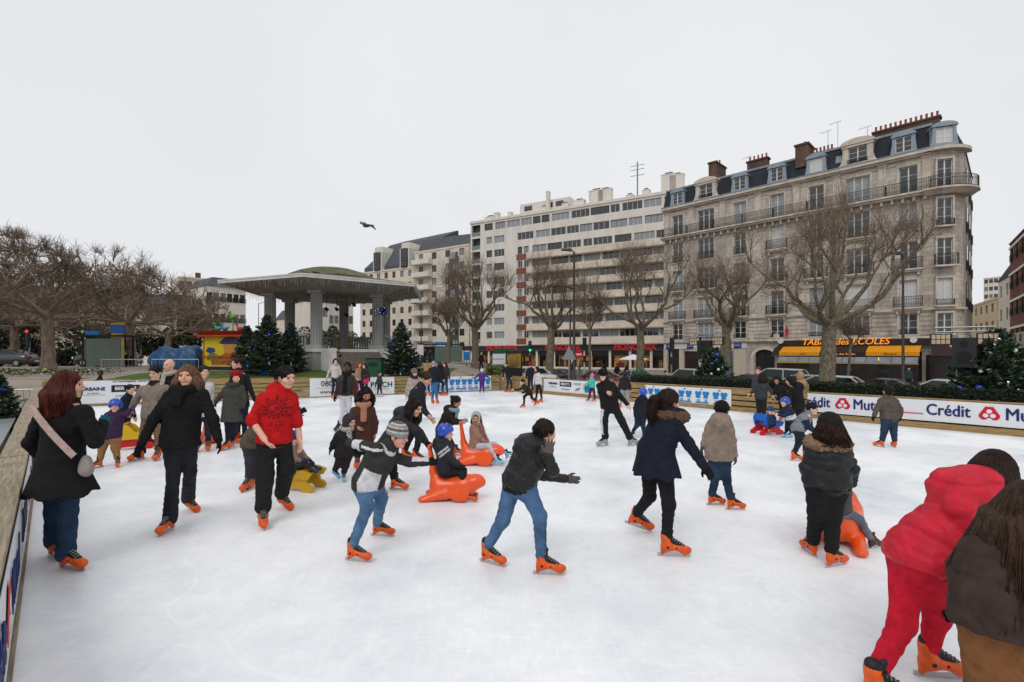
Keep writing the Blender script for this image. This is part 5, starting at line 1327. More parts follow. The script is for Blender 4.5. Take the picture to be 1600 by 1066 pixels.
# ---- the long modern block with strip windows and balconies
dM = (MA - MB_) / np.linalg.norm(MA - MB_); angM = math.atan2(dM[1], dM[0]); PM = MB_
mb_ = thing('apartment_block', 'long cream apartment block with continuous balconies and a supermarket with red letters at street level', 'building', (PM[0], PM[1], ZS), angM)
LM = float(np.linalg.norm(MA - MB_)) + 7; ZT = 28.2 + zo
def zr_(k): return 26.8 + zo - 2.65 * k
sx = lambda px: s_on(PM, dM, px)
x_l0, x_l1 = sx(737.5), sx(750.5); x_w0, x_w1, x_w2, x_w3 = sx(760), sx(769), sx(772), sx(788); x_b0, x_b1 = sx(807), sx(826)
holes = []; wl_ = []
H_ = 1.35
for k in range(9):
    z0 = zr_(k) - H_ / 2
    holes.append((x_l0, z0 - .85, x_l1, z0 + H_)); 
    if k == 0:
        for a_, b_ in ((sx(757), sx(770)),): holes.append((a_, z0, b_, z0 + H_)); wl_.append((a_, b_, z0, 2))
    else:
        for a_, b_, n_ in ((x_w0, x_w1, 1), (x_w2, x_w3, 3)): holes.append((a_, z0, b_, z0 + H_)); wl_.append((a_, b_, z0, n_))
    st = sx(774) if k == 0 else (x_b1 + .8 if k > 1 else x_b0 + .2)
    x = st; rr = random.Random(k)
    while x < LM - 3.2:
        w_ = rr.choice((2.9, 3.4, 1.6, 2.3)); 
        if x + w_ > LM - .4: break
        holes.append((x, z0, x + w_, z0 + H_)); wl_.append((x, x + w_, z0, max(2, int(round(w_ / .85))))); x += w_ + rr.choice((.18, .22, .45))
    if k > 1:
        for a_, b_ in ((x_b0 + .25, x_b0 + 1.25), (x_b0 + 1.6, x_b1)): holes.append((a_, z0, b_, z0 + H_)); wl_.append((a_, b_, z0, 2))
shopz = (0.3, 3.2)
holes_s = [(x, .35, x + 3.1, 3.3) for x in np.arange(1.0, LM - 4, 3.5)]
wb = MB(); wall_holes(wb, 0, LM, 0, ZT, holes + holes_s, depth=.28); shell(wb, 0, LM, 14, 0, ZT, 0); wb.build('wall', M_WHITEW, mb_)
for a_, b_, z0, n_ in wl_:
    q = rw.random(); window(mb_, (a_ + b_) / 2, 0, z0, b_ - a_, H_, 'strip%d' % n_, M_FRAME if rw.random() < .75 else M_DFRAME, M_GLASS if q < .6 else M_CURT)
for k in range(9):
    z0 = zr_(k) - H_ / 2
    if k > 1:
        m = MB(); m.box(x_b1, -.95, z0 - 1.25, LM, -.85, z0 - .12); m.box(x_b1, -.85, z0 - 1.25, x_b1 + .1, -.003, z0 - .12); m.box(x_b1, -.85, z0 - 1.38, LM, -.003, z0 - 1.254); m.build('balcony', M_BEIGEP, mb_)
        m = MB(); m.box(x_b0, -.04, z0 - 1.20, x_b1, -.003, z0 - .05); m.build('panel', M_BROWNP, mb_)
    m = MB(); m.box(x_l0, -.03, z0 - .83, x_l1, .02, z0 - .08); m.build('balcony', mat('loggia_glass', '#6f807c', .2, .2, 1), mb_)
    m = MB(); m.box(x_l0 - .002, .9, z0 - .85, x_l1 + .002, .95, z0 + H_); m.build('loggia_back', M_DFRAME, mb_)
m = MB(); m.box(-.1, -.18, ZT - .35, LM, -.003, ZT + .12); m.build('parapet', M_WHITEW, mb_)
rt = MB(); rt.box(sx(801), 3, ZT, sx(880), 8, ZT + 2.9); o = rt.build('roof_house', M_WHITEW, mb_)
for a_, b_ in ((sx(808), sx(820)), (sx(843), sx(853)), (sx(858), sx(870))): m = MB(); m.box(a_, 2.93, ZT + 1.5, b_, 2.99, ZT + 2.4); m.build('window', M_GLASS, o)
for px_, w_, h_ in ((758, 2.6, 1.0), (768, 1.0, 1.6), (789, .7, 1.3), (843, 1.4, 1.2), (849, .5, 4.0), (877, 1.2, 1.2), (899, 2.0, 1.4), (926, 2.6, 2.7), (940, 2.4, 2.6), (979, 1.2, .9), (1005, 1.2, 1.3), (1041, 2.4, 3.3), (1054, 2.2, 3.0)):
    x = sx(px_); m = MB(); m.box(x - w_ / 2, 1.6, ZT + .002, x + w_ / 2, 2.6, ZT + h_); m.box(x - w_ / 2 - .05, 1.55, ZT + h_, x + w_ / 2 + .05, 2.65, ZT + h_ + .14); m.build('chimney', M_WHITEW, mb_)
    if w_ > 1.1: m = MB(); m.box(x - w_ / 4, 1.8, ZT + h_ + .142, x + w_ / 4, 2.4, ZT + h_ + .42); m.build('chimney_cap', M_ROOFD, mb_)
b = MB(); x = sx(991); b.tube([(x, 2, ZT), (x, 2, ZT + 6.5)], .12, 6)
for z in (4.2, 5.2, 5.9): b.tube([(x - 1.2, 2, ZT + z), (x + 1.2, 2, ZT + z)], .05, 4)
b.build('aerial', M_ZINC, mb_)
# supermarket front
m = MB(); m.box(sx(719), -.35, 3.35, LM, -.003, 4.25); m.build('fascia', mat('market_fascia', '#2b2c30', .5, .08), mb_)
M_MONO = mat('market_letters_red', '#c80f28', .45, .03, emit=.35)
for px_, s_ in ((785.5, 1.30), (880, 1.30), (992.5, 1.35)): text_obj('lettering', 'MONOPRIX', s_, M_MONO, mb_, (sx(px_), -.42, 3.82), bold=.03, spacing=1.0)
text_obj('lettering', 'M', .7, M_MONO, mb_, (sx(721), -.42, 3.8), bold=.03)
for i, (x0, z0, x1, z1) in enumerate(holes_s):
    m = MB(); m.box(x0 + .02, 1.6, z0, x1 - .02, 1.66, z1); m.build('shop_interior', M_LITG if i % 3 != 1 else M_LITD, mb_)
    m = MB(); m.box(x0, .24, 2.1, x1, .30, 2.22); m.box((x0 + x1) / 2 - .04, .24, z0, (x0 + x1) / 2 + .04, .30, 2.1); m.build('shop_frame', M_DARK, mb_)
    m = MB(); m.box(x0, .10, 2.35, x1, .16, 3.28); m.build('shop_band', M_LITD, mb_)
    rr = random.Random(i)
    for j in range(3):
        xx = x0 + .4 + rr.random() * 2.2; m = MB(); m.box(xx, .9, z0, xx + .5 + rr.random() * .5, 1.3, z0 + .8 + rr.random() * .7); m.build('display', mat('display_%d' % (j % 3), ('#6a2018', '#8a6a40', '#2a2c34')[j % 3], .6, .3, 4), mb_)

# ---- generic background building
def block(label, px0, D0, px1, D1, ztop, floors, bays_, wallm, fm=None, roof=None, winw=1.1, winh=1.5, zb=ZS, depth=10, roofh=0.0, fl0=0, group=None, chim=0, balc=None, cat='building', name='town_building'):
    p0 = np.array([(px0 - CX) / F * D0, D0]); p1 = np.array([(px1 - CX) / F * D1, D1]); d = p1 - p0; L = float(np.linalg.norm(d)); a = math.atan2(d[1], d[0])
    t = thing(name, label, cat, (p0[0], p0[1], zb), a, group); H = ztop - zb; fh = H / floors; hs_ = []
    for k in range(fl0, floors):
        for i in range(bays_):
            x = L * (i + .5) / bays_; z = k * fh + fh * .28; w_ = min(winw, L / bays_ * .8); hs_.append((x - w_ / 2, z, x + w_ / 2, z + min(winh, fh * .62)))
    wb = MB(); wall_holes(wb, 0, L, 0, H, hs_, depth=.24); shell(wb, 0, L, depth, 0, H, 0); wb.build('wall', wallm, t)
    for (x0, z0, x1, z1) in hs_:
        q = rw.random(); window(t, (x0 + x1) / 2, 0, z0, x1 - x0, z1 - z0, 'french', fm or M_FRAME, M_GLASS if q < .7 else M_CURT)
        if balc: railing(t, (x0 + x1) / 2, 0, z0, x1 - x0 + .3, .8, .15)
    if roofh:
        r_ = MB(); i_ = min(1.6, depth * .2); r_.add([(-.15, -.15, H), (L + .15, -.15, H), (L + .15, depth + .15, H), (-.15, depth + .15, H), (i_, i_, H + roofh), (L - i_, i_, H + roofh), (L - i_, depth - i_, H + roofh), (i_, depth - i_, H + roofh)], [(0, 1, 5, 4), (1, 2, 6, 5), (2, 3, 7, 6), (3, 0, 4, 7), (4, 5, 6, 7), (3, 2, 1, 0)])
        r_.build('roof', roof or M_ROOFD, t)
    else:
        m = MB(); m.box(-.1, -.12, H - .25, L + .1, -.003, H + .12); m.build('parapet', wallm, t)
    for i in range(chim):
        x = L * (i + .5) / chim; m = MB(); m.box(x - .5, 2, H + roofh * .5, x + .5, 2.8, H + roofh + 1.6); m.build('chimney', M_BRICKC, t)
    return t, L, H

# slate-roofed pale block left of the long one
D2 = 105.0; pA = (732, D2); 
t, L, H = block('pale rendered block with stacked corner balconies next to the long cream apartment block', 648, 113.8, 733, 105, 25.3, 9, 4, M_CREAM, M_DFRAME, winw=1.4, winh=1.5, fl0=1)
for k in range(2, 9):
    z = k * H / 9; m = MB(); m.box(.3, -1.5, z - .2, 5.6, -1.38, z + .85); m.box(.3, -1.38, z - .2, .42, -.003, z + .85); m.box(5.48, -1.38, z - .2, 5.6, -.003, z + .85); m.box(.3, -1.38, z - .32, 5.6, -.003, z - .204); m.build('balcony', M_WHITEW, t)
m = MB(); x0 = L * .66; m.box(x0, -.12, 3.5, x0 + 2.6, -.003, H - 2.2); o = m.build('window_bay', M_DFRAME, t)
for k in range(8): 
    z = 4.1 + k * 2.75
    for j in range(3): m = MB(); m.box(x0 + .2 + j * .78, -.15, z, x0 + .82 + j * .78, -.123, z + 1.5); m.build('window', M_CURT if (j + k) % 3 else M_GLASS, o)
m = MB(); m.add([(-1, 2.5, H), (L, 2.5, H), (L, 5, H + 3.6), (-1, 5, H + 4.2), (L, 12, H), (-1, 12, H)], [(0, 1, 2, 3), (3, 2, 4, 5), (0, 3, 5), (1, 4, 2)]); m.build('roof', M_ROOFD, t)
t, L, H = block('pale rendered block with a tall slate mansard and two glazed oriel dormers', 563, 124.5, 647, 115.0, 22.3, 8, 7, M_CREAM, M_DFRAME, winw=1.1, winh=1.5, fl0=2, depth=14)
m = MB(); m.add([(.6, .8, H + .1), (L + 4, .8, H + .1), (L + 4, 5.2, H + 7.4), (5.0, 5.2, H + 7.4), (L + 4, 13, H + .1), (.6, 13, H + .1), (.6, .8, H + 1.2), (L + 4, .8, H + 1.2), (.6, 13, H + 1.2), (L + 6, 9, H + 9.6), (6.5, 9, H + 9.0)], [(0, 1, 7, 6), (6, 7, 2, 3), (0, 6, 8, 5), (6, 3, 10, 8), (3, 2, 9, 10), (1, 4, 9, 2, 7)]); m.build('roof', M_ROOFD, t)
for x in (6.2, 15.2):
    m = MB(); m.box(x - 1.5, -.1, H + .1, x - 1.15, 4.0, H + 4.6); m.box(x + 1.15, -.1, H + .1, x + 1.5, 4.0, H + 4.6); m.prism([(x - 1.5, H + 4.6), (x + 1.5, H + 4.6), (x + 1.2, H + 6.0), (x - 1.2, H + 6.0)], .3, 4.4); o = m.build('dormer', M_WHITEW, t)
    m = MB(); n = 6
    for i in range(n):
        a0, a1 = math.pi * i / n, math.pi * (i + 1) / n; m.quad((x - 1.1 * math.cos(a0), -.6 * math.sin(a0), H + .3), (x - 1.1 * math.cos(a1), -.6 * math.sin(a1), H + .3), (x - 1.1 * math.cos(a1), -.6 * math.sin(a1), H + 4.5), (x - 1.1 * math.cos(a0), -.6 * math.sin(a0), H + 4.5))
    m.build('oriel_window', M_GLASS, o)
    m = MB()
    for z in (.3, 1.7, 2.3, 4.4): m.tube([(x - 1.13 * math.cos(math.pi * i / 8), -.63 * math.sin(math.pi * i / 8), H + z) for i in range(9)], .09, 5)
    for i in range(0, 9, 2): m.tube([(x - 1.13 * math.cos(math.pi * i / 8), -.63 * math.sin(math.pi * i / 8), H + z) for z in (.3, 4.4)], .07, 5)
    m.build('oriel_frame', M_DFRAME, o)
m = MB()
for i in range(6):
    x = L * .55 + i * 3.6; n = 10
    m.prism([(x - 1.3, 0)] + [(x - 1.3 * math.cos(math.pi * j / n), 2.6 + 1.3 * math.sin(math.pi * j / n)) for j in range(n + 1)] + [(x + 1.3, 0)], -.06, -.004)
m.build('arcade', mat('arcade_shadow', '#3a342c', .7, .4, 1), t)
# behind the bandstand and to its left
block('white house with a dark mansard seen between the columns of the bandstand', 514, 94, 552, 96, 14.2, 4, 5, M_WHITEW, M_DFRAME, M_ROOFD, roofh=2.6, chim=2)
block('white gabled house with a brick party wall behind the bandstand', 486, 82, 514, 84, 11.0, 3, 2, M_WHITEW, M_DFRAME, M_BRICK, roofh=5.6)
block('far grey house at the end of the street left of the bandstand columns', 450, 142, 480, 146, 12.0, 4, 4, M_CREAM, M_DFRAME, M_ROOFD, roofh=3)
block('beige flat-roofed block with a brick chimney rising behind the left trees', 278, 112, 346, 118, 19.5, 6, 6, M_CREAM, M_DFRAME, chim=1)
block('white stepped apartment house with balconies left of the bandstand', 322, 84, 384, 89, 13.6, 4, 6, M_WHITEW, M_DFRAME, M_ROOFD, roofh=1.8, balc=True)
block('low white house behind the blue tarpaulins', 250, 80, 322, 86, 9.5, 3, 6, M_WHITEW, M_DFRAME, M_ROOFD, roofh=2.5)
block('pinkish terrace of houses behind the trees on the far left', -60, 84, 110, 100, 12.0, 4, 12, mat('render_pink', '#a08878', .85, .12, .5), M_DFRAME, M_ROOFD, roofh=3, chim=4)
block('cream terrace of houses behind the second pollarded tree', 112, 92, 250, 104, 11.5, 4, 9, M_CREAM, M_DFRAME, M_ROOFD, roofh=3.4, chim=3)
# right edge
t, L, H = block('red brick apartment house at the right edge with iron balconies', 1578, 58, 1680, 36, 14.8, 5, 9, M_BRICK, M_FRAME, M_ROOFD, roofh=2.0, winw=1.0, winh=1.9, balc=True, fl0=1)
m = MB(); m.box(-.1, -.15, 0, L, -.003, 5.0); m.build('stone_base', M_STONE, t)
for k in range(1, 5): m = MB(); m.box(-.1, -.1, k * H / 5 + 2.45, L, -.004, k * H / 5 + 2.7); m.build('moulding', M_FRAME, t)
block('narrow grey house with a slate roof beside the red brick one', 1560, 66, 1579, 60, 11.5, 4, 2, M_CREAM, M_DFRAME, M_SLATE, roofh=3.4)
block('cream house with a glazed top floor down the side street', 1514, 104, 1566, 84, 11.8, 4, 6, mat('render_buff', '#bda988', .85, .1, .5), M_DFRAME, M_ROOFD, winw=1.6)
block('tall white apartment tower in the distance down the side street', 1537, 190, 1584, 182, 31.0, 11, 6, M_WHITEW, M_DFRAME, winw=2.2)
block('long pale distant building at the end of the side street', 1490, 150, 1540, 140, 9.0, 3, 6, M_CREAM, M_DFRAME, M_ROOFD, roofh=2)
# ------------------------------------------------------------------ trees, hedges, planted beds
M_BARK = mat('bark_plane', '#5f5746', 0.9, 0.35, 9, 0.7, 30, col2='#837a66', stretch=(1, 1, .6))
M_BARKG = mat('bark_grey', '#75675a', 0.92, 0.3, 7, 0.8, 24, col2='#948475', stretch=(1, 1, .3))
M_TWIG = mat('twig_brown', '#6c5a4d', 0.9, 0.3, 5, col2='#907c6a')
def limb(p, d, L, n, rr, wob=.12, up=0.0):
    pts = [np.array(p, float)]; d = nrm(d)
    for i in range(n):
        d = nrm(d + rr.normal(0, wob, 3) + np.array([0, 0, up])); pts.append(pts[-1] + d * L / n)
    return pts, d
def pollard(seed, trunk_h, trunk_r, limbs, reach, rise, top, twig, ntw, spread='vase', bark=None, levels=2, twr=.012):
    """Crown and trunk meshes of a hard-pruned plane tree: limbs ending in fists, each with a brush of bare shoots."""
    rr = np.random.RandomState(seed); T = Limbs(); K = Limbs()
    n = 7; pts = [np.array([0, 0, -.3])]; lean = rr.normal(0, .02, 2)
    for i in range(1, n + 1): pts.append(np.array([lean[0] * i + rr.normal(0, .02), lean[1] * i + rr.normal(0, .02), trunk_h * i / n]))
    rad = [trunk_r * (1.45 if i == 0 else 1.12 if i == 1 else 1.0 - .22 * i / n) for i in range(n + 1)]; T.add(pts, rad, 12)
    T.add([pts[-1] - [0, 0, .25], pts[-1] + [0, 0, .10], pts[-1] + [0, 0, .22]], [trunk_r * .9, trunk_r * .85, trunk_r * .3], 10)
    fists = []
    def grow(p, d, L, r, lev):
        up = .10 if spread == 'vase' else .02
        q, d2 = limb(p, d, L, 5, rr, .16, up)
        q = np.array(q)
        if spread == 'flat': q[:, 2] = np.minimum(q[:, 2], top - .5)
        r1 = r * .55; rads = np.linspace(r, r1, 6) * (1 + rr.normal(0, .06, 6)); T.add(q, rads, 8 if r > .07 else 5)
        if lev == 0:
            fists.append((q[-1], d2, r1)); 
            for s in (2, 3, 4):
                if rr.rand() < .5: fists.append((q[s], nrm(d2 + rr.normal(0, .6, 3) + [0, 0, .5]), r1 * .7))
            return
        nb = rr.randint(2, 4) if lev > 0 else 0
        for i in range(nb):
            dd = nrm(d2 + rr.normal(0, .55, 3) * np.array([1, 1, .6]) + np.array([0, 0, .22 if spread == 'vase' else .10]))
            grow(q[-1], dd, L * rr.uniform(.55, .8), r1 * rr.uniform(.75, .95), lev - 1)
        if rr.rand() < .75:
            s = rr.randint(2, 5); grow(q[s], nrm(d2 + rr.normal(0, .8, 3) + [0, 0, .25]), L * .5, r1 * .6, 0)
    for i in range(limbs):
        a = 2 * math.pi * (i + rr.uniform(-.25, .25)) / limbs; el = rise + rr.normal(0, .12)
        grow(pts[-1] + np.array([0, 0, rr.uniform(-.35, .1)]), (math.cos(a) * math.cos(el), math.sin(a) * math.cos(el), math.sin(el)), reach * rr.uniform(.8, 1.1), trunk_r * (rr.uniform(.30, .42) if spread == 'flat' else rr.uniform(.36, .50)), levels)
    if spread == 'flat':
        LP_ = np.concatenate([v.reshape(-1, 8, 3).mean(1) if len(v) % 8 == 0 else v[::5] for v in T.V[2:]])
        for _ in range(240):
            a = rr.uniform(0, 6.283); r_ = 6.3 * math.sqrt(rr.rand()); tg = np.array([math.cos(a) * r_, math.sin(a) * r_, top - rr.uniform(.5, 2.3) - .10 * max(0, r_ - 3)]); dd = np.linalg.norm(LP_ - tg, axis=1); i = dd.argmin()
            if dd[i] > 2.6: continue
            p = LP_[i]; md = (p + tg) / 2 + np.array([rr.normal(0, .12), rr.normal(0, .12), -.12]); T.add([p, md, tg], [.05, .04, .03], 5); fists.append((tg, np.array([0, 0, 1.0]), .032))
    for p, d, r in fists:
        T.add([p - d * r * 1.5, p, p + d * r * 1.6, p + d * r * 2.6], [r * .9, r * 1.75, r * 1.5, r * .3], 6)
        for j in range(rr.randint(int(ntw * .7), int(ntw * 1.3) + 1)):
            dd = nrm(d * .5 + rr.normal(0, .62, 3) + np.array([0, 0, .45 if spread == 'vase' else .55])); L = twig * rr.uniform(.45, 1.2)
            q, _ = limb(p + dd * r * .8, dd, L, 3, rr, .14, .07); q = np.array(q)
            if spread == 'flat': q[:, 2] = np.minimum(q[:, 2], top + rr.normal(0, .15))
            K.add(q, [twr, twr * .85, twr * .65, twr * .3], 3)
            for b in range(2):
                if rr.rand() < .6:
                    q2, _ = limb(q[1 + b], nrm(q[2] - q[1] + rr.normal(0, .5, 3) * L * .3), L * .45, 2, rr, .15, .05); K.add(q2, [twr * .6, twr * .5, twr * .25], 3)
    return T.data('trunk', bark or M_BARK), K.data('crown', M_TWIG)
def tree(label, px, D, meshes, rotz=0.0, s=1.0, zoff=0.0, group='bare plane trees along the street'):
    x = (px - CX) / F * D; t = thing('pollarded_tree', label, 'tree', (x, D, gz(x, D) + zoff), rotz, group); t.scale = (s, s, s)
    link('trunk', meshes[0], t); link('crown', meshes[1], t); return t
# street row
tree('large bare plane tree with a thick mottled trunk in front of the café', 1290, 24.0, pollard(11, 4.3, .38, 8, 2.9, .45, 9, 1.5, 8, twr=.008), .4)
tree('bare plane tree behind the small decorated tree with the loudspeaker', 1132, 36.0, pollard(12, 4.9, .36, 7, 2.7, .62, 9, 1.9, 7, twr=.009), 1.0)
tree('tall bare plane tree left of the bank, its trunk beside a green pillar', 1001, 36.0, pollard(13, 4.6, .32, 7, 2.7, .60, 9, 1.9, 7, twr=.009), 2.0)
tree('bare plane tree with a pale straight trunk behind the sponsor banner', 858, 40.0, pollard(14, 4.7, .36, 7, 2.7, .58, 9, 1.9, 7, twr=.010), .2)
tree('forked bare plane tree in front of the left end of the supermarket', 743, 44.0, pollard(15, 3.6, .36, 7, 2.7, .62, 9, 1.9, 7, twr=.010), 1.2)
tree('small dense bare tree near the bus shelter beyond the decorated fir', 700, 56.0, pollard(16, 3.2, .26, 6, 2.0, .6, 7, 1.4, 10, twr=.018), .7)
tree('slender young tree in front of the café, right of the large plane tree', 1322, 30.0, pollard(17, 3.4, .09, 5, .9, .9, 6, .9, 8, levels=1, twr=.010), .5)
tree('second slender bare tree in front of the bank', 1146, 40.0, pollard(18, 4.2, .10, 5, 1.0, .9, 6, 1.0, 8, levels=1, twr=.012), .9)
tree('slim upright young tree between the two lamp posts', 921, 37.0, pollard(19, 4.4, .11, 7, 1.5, 1.1, 8, 1.3, 9, levels=1, twr=.012), .3)
# spreading flat-topped row on the left
GL = 'flat-topped pollarded trees on the left'
flat = [pollard(31, 3.6, .36, 8, 3.2, .28, 7.9, .75, 7, 'flat', M_BARKG, 3, twr=.010), pollard(32, 3.6, .36, 8, 3.1, .30, 7.9, .75, 7, 'flat', M_BARKG, 3, twr=.011)]
tree('broad flat-topped bare tree with a thick trunk behind the two men at the flower bed', 76, 32.0, flat[0], .3, 1.0, group=GL)
tree('flat-topped bare tree whose trunk leans beside the blue and yellow information pillar', 206, 40.0, flat[1], 1.1, .98, group=GL)
tree('flat-topped bare tree furthest right in the left row, above the blue tarpaulins', 262, 52.0, flat[0], 2.2, .92, group=GL)
tree('flat-topped bare tree at the left edge of the picture, nearest of its row', -95, 27.0, flat[1], 2.9, 1.0, group=GL)
tree('flat-topped bare tree in the second row behind the dark parked car', 22, 47.0, flat[1], 4.0, 1.05, group=GL)
tree('flat-topped bare tree in the second row between the two thick trunks', 142, 56.0, flat[0], 5.0, 1.05, group=GL)
tree('flat-topped bare tree far left in the second row', -40, 42.0, flat[0], 3.6, 1.0, group=GL)

def leafy(seed, n, shape, leaf, m1, squash=1.0, name='foliage', spiky=False):
    """Small folded leaf faces through a volume of uneven clumps."""
    rr = np.random.RandomState(seed); P = shape(rr, n); n = len(P)
    a = rr.uniform(0, 6.28, n); e = rr.uniform(-.9, .9, n); L = leaf * rr.uniform(.6, 1.4, n)
    d = np.stack([np.cos(a) * np.cos(e), np.sin(a) * np.cos(e), np.sin(e)], 1); w = np.cross(d, rr.normal(0, 1, (n, 3))); w /= np.linalg.norm(w, axis=1)[:, None] + 1e-9
    k = .12 if spiky else .38
    V = np.stack([P - d * L[:, None] * .5, P + w * (L * k)[:, None], P + d * L[:, None] * .5, P - w * (L * k)[:, None]], 1).reshape(-1, 3)
    return mesh_from(name, V, np.arange(4 * n).reshape(-1, 4), m1, rr.randint(0, len(m1), n), False)
M_EV = [mat('leaf_evergreen', '#24301a', .6, .4, 2), mat('leaf_evergreen_light', '#3b4a26', .6, .4, 2), mat('leaf_evergreen_dark', '#172012', .6, .4, 2)]
M_HG = [mat('leaf_hedge', '#1c2a14', .6, .4, 3), mat('leaf_hedge_light', '#2b3b1c', .6, .4, 3), mat('leaf_hedge_dark', '#131d0e', .7, .4, 3)]
def clumps(c, r, k):
    def f(rr, n):
        cc = rr.normal(0, 1, (k, 3)); cc /= np.linalg.norm(cc, axis=1)[:, None]; cc = cc * rr.uniform(.3, .95, k)[:, None] * np.array(r); q = rr.randint(0, k, n)
        v = rr.normal(0, 1, (n, 3)); v /= np.linalg.norm(v, axis=1)[:, None]; rad = rr.uniform(.2, .42, k)[q] * np.mean(r) * rr.uniform(.55, 1, n) ** .4
        P = cc[q] + v * rad[:, None] + np.array(c); return P[P[:, 2] > .05]
    return f
# clipped hedge behind the right fence
a, L = frame_on(A_R, E_R); h0 = px_on(A_R + N_R * 1.1, E_R + N_R * 1.1, 990)
def boxshape(x0, x1, y0, y1, z0, z1):
    def f(rr, n):
        P = np.stack([rr.uniform(x0, x1, n), rr.uniform(y0, y1, n), rr.uniform(z0, z1, n)], 1); q = rr.rand(n)
        P[q < .4, 2] = z1 + rr.normal(0, .018, (q < .4).sum()); s = (q >= .4) & (q < .75); P[s, 1] = y0 + rr.normal(0, .018, s.sum()); s = (q >= .75) & (q < .9); P[s, 1] = y1 + rr.normal(0, .018, s.sum()); return P
    return f
t = thing('clipped_hedge', 'long clipped dark green hedge behind the right rink fence', 'hedge', (A_R[0], A_R[1], 0), a)
link('foliage', leafy(5, 42000, boxshape(h0, 24, .75, 1.65, -.5, 1.02), .055, M_HG), t)
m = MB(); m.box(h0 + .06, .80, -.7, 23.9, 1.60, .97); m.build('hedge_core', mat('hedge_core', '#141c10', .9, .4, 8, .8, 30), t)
# evergreen shrubs on the left and behind the bandstand
def shrub(label, px, D, r, zc, n, seed, leaf=.14, group='evergreen shrubs on the left', stem=True, name='evergreen_bush', ms=None):
    x = (px - CX) / F * D; t = thing(name, label, 'shrub', (x, D, gz(x, D)), 0, group)
    link('foliage', leafy(seed, n, clumps((0, 0, zc), r, 16), leaf, ms or M_EV), t)
    if stem: b = MB(); b.tube([(0, 0, -.1), (.05, 0, zc * .6), (0, .05, zc)], [.12, .09, .05], 7); b.build('stem', M_BARKG, t, True)
    return t
shrub('dark evergreen tree behind the traffic signal on the far left', 30, 55, (4.5, 3, 2.8), 3.0, 5200, 41, .3)
shrub('dark evergreen tree behind the grey bus shelter panel', 160, 56, (5.0, 3, 2.6), 2.9, 5200, 42, .3)
shrub('dark evergreen tree right of the leaning pollarded trunk', 238, 60, (3.6, 3, 2.5), 2.7, 4200, 43, .3)
shrub('mid green bushy tree behind the painted booth', 300, 58, (3.0, 2.6, 3.2), 4.4, 4200, 44, .28)
shrub('green bush between the parked car and the bus shelter', 115, 52, (3.0, 2, 1.2), 1.1, 2600, 45, .25)
shrub('small leafy tree seen through the middle of the bandstand', 505, 58, (2.6, 2, 2.4), 3.0, 2800, 46, .25)
shrub('yellowish bush seen through the right of the bandstand', 548, 56, (2.0, 2, 1.8), 2.4, 2000, 47, .25, ms=[M_EV[1], mat('leaf_yellowing', '#7a6a30', .7, .4, 2)])
shrub('low dark shrubs left of the supermarket entrance', 668, 82, (6, 2, .9), .8, 1800, 48, .3)
shrub('low leafy plants by the corner of the rink', 768, 30, (1.6, .8, .35), .25, 1400, 49, .10, stem=False, name='low_plants', ms=[M_EV[1], mat('leaf_grassy', '#5c6a30', .7, .4, 2)])
shrub('tall grass tuft beside the parked cars', 772, 36, (.9, .6, .5), .45, 900, 50, .22, stem=False, name='grass_tuft', ms=[mat('leaf_grassy2', '#6a7040', .7, .4, 2)])
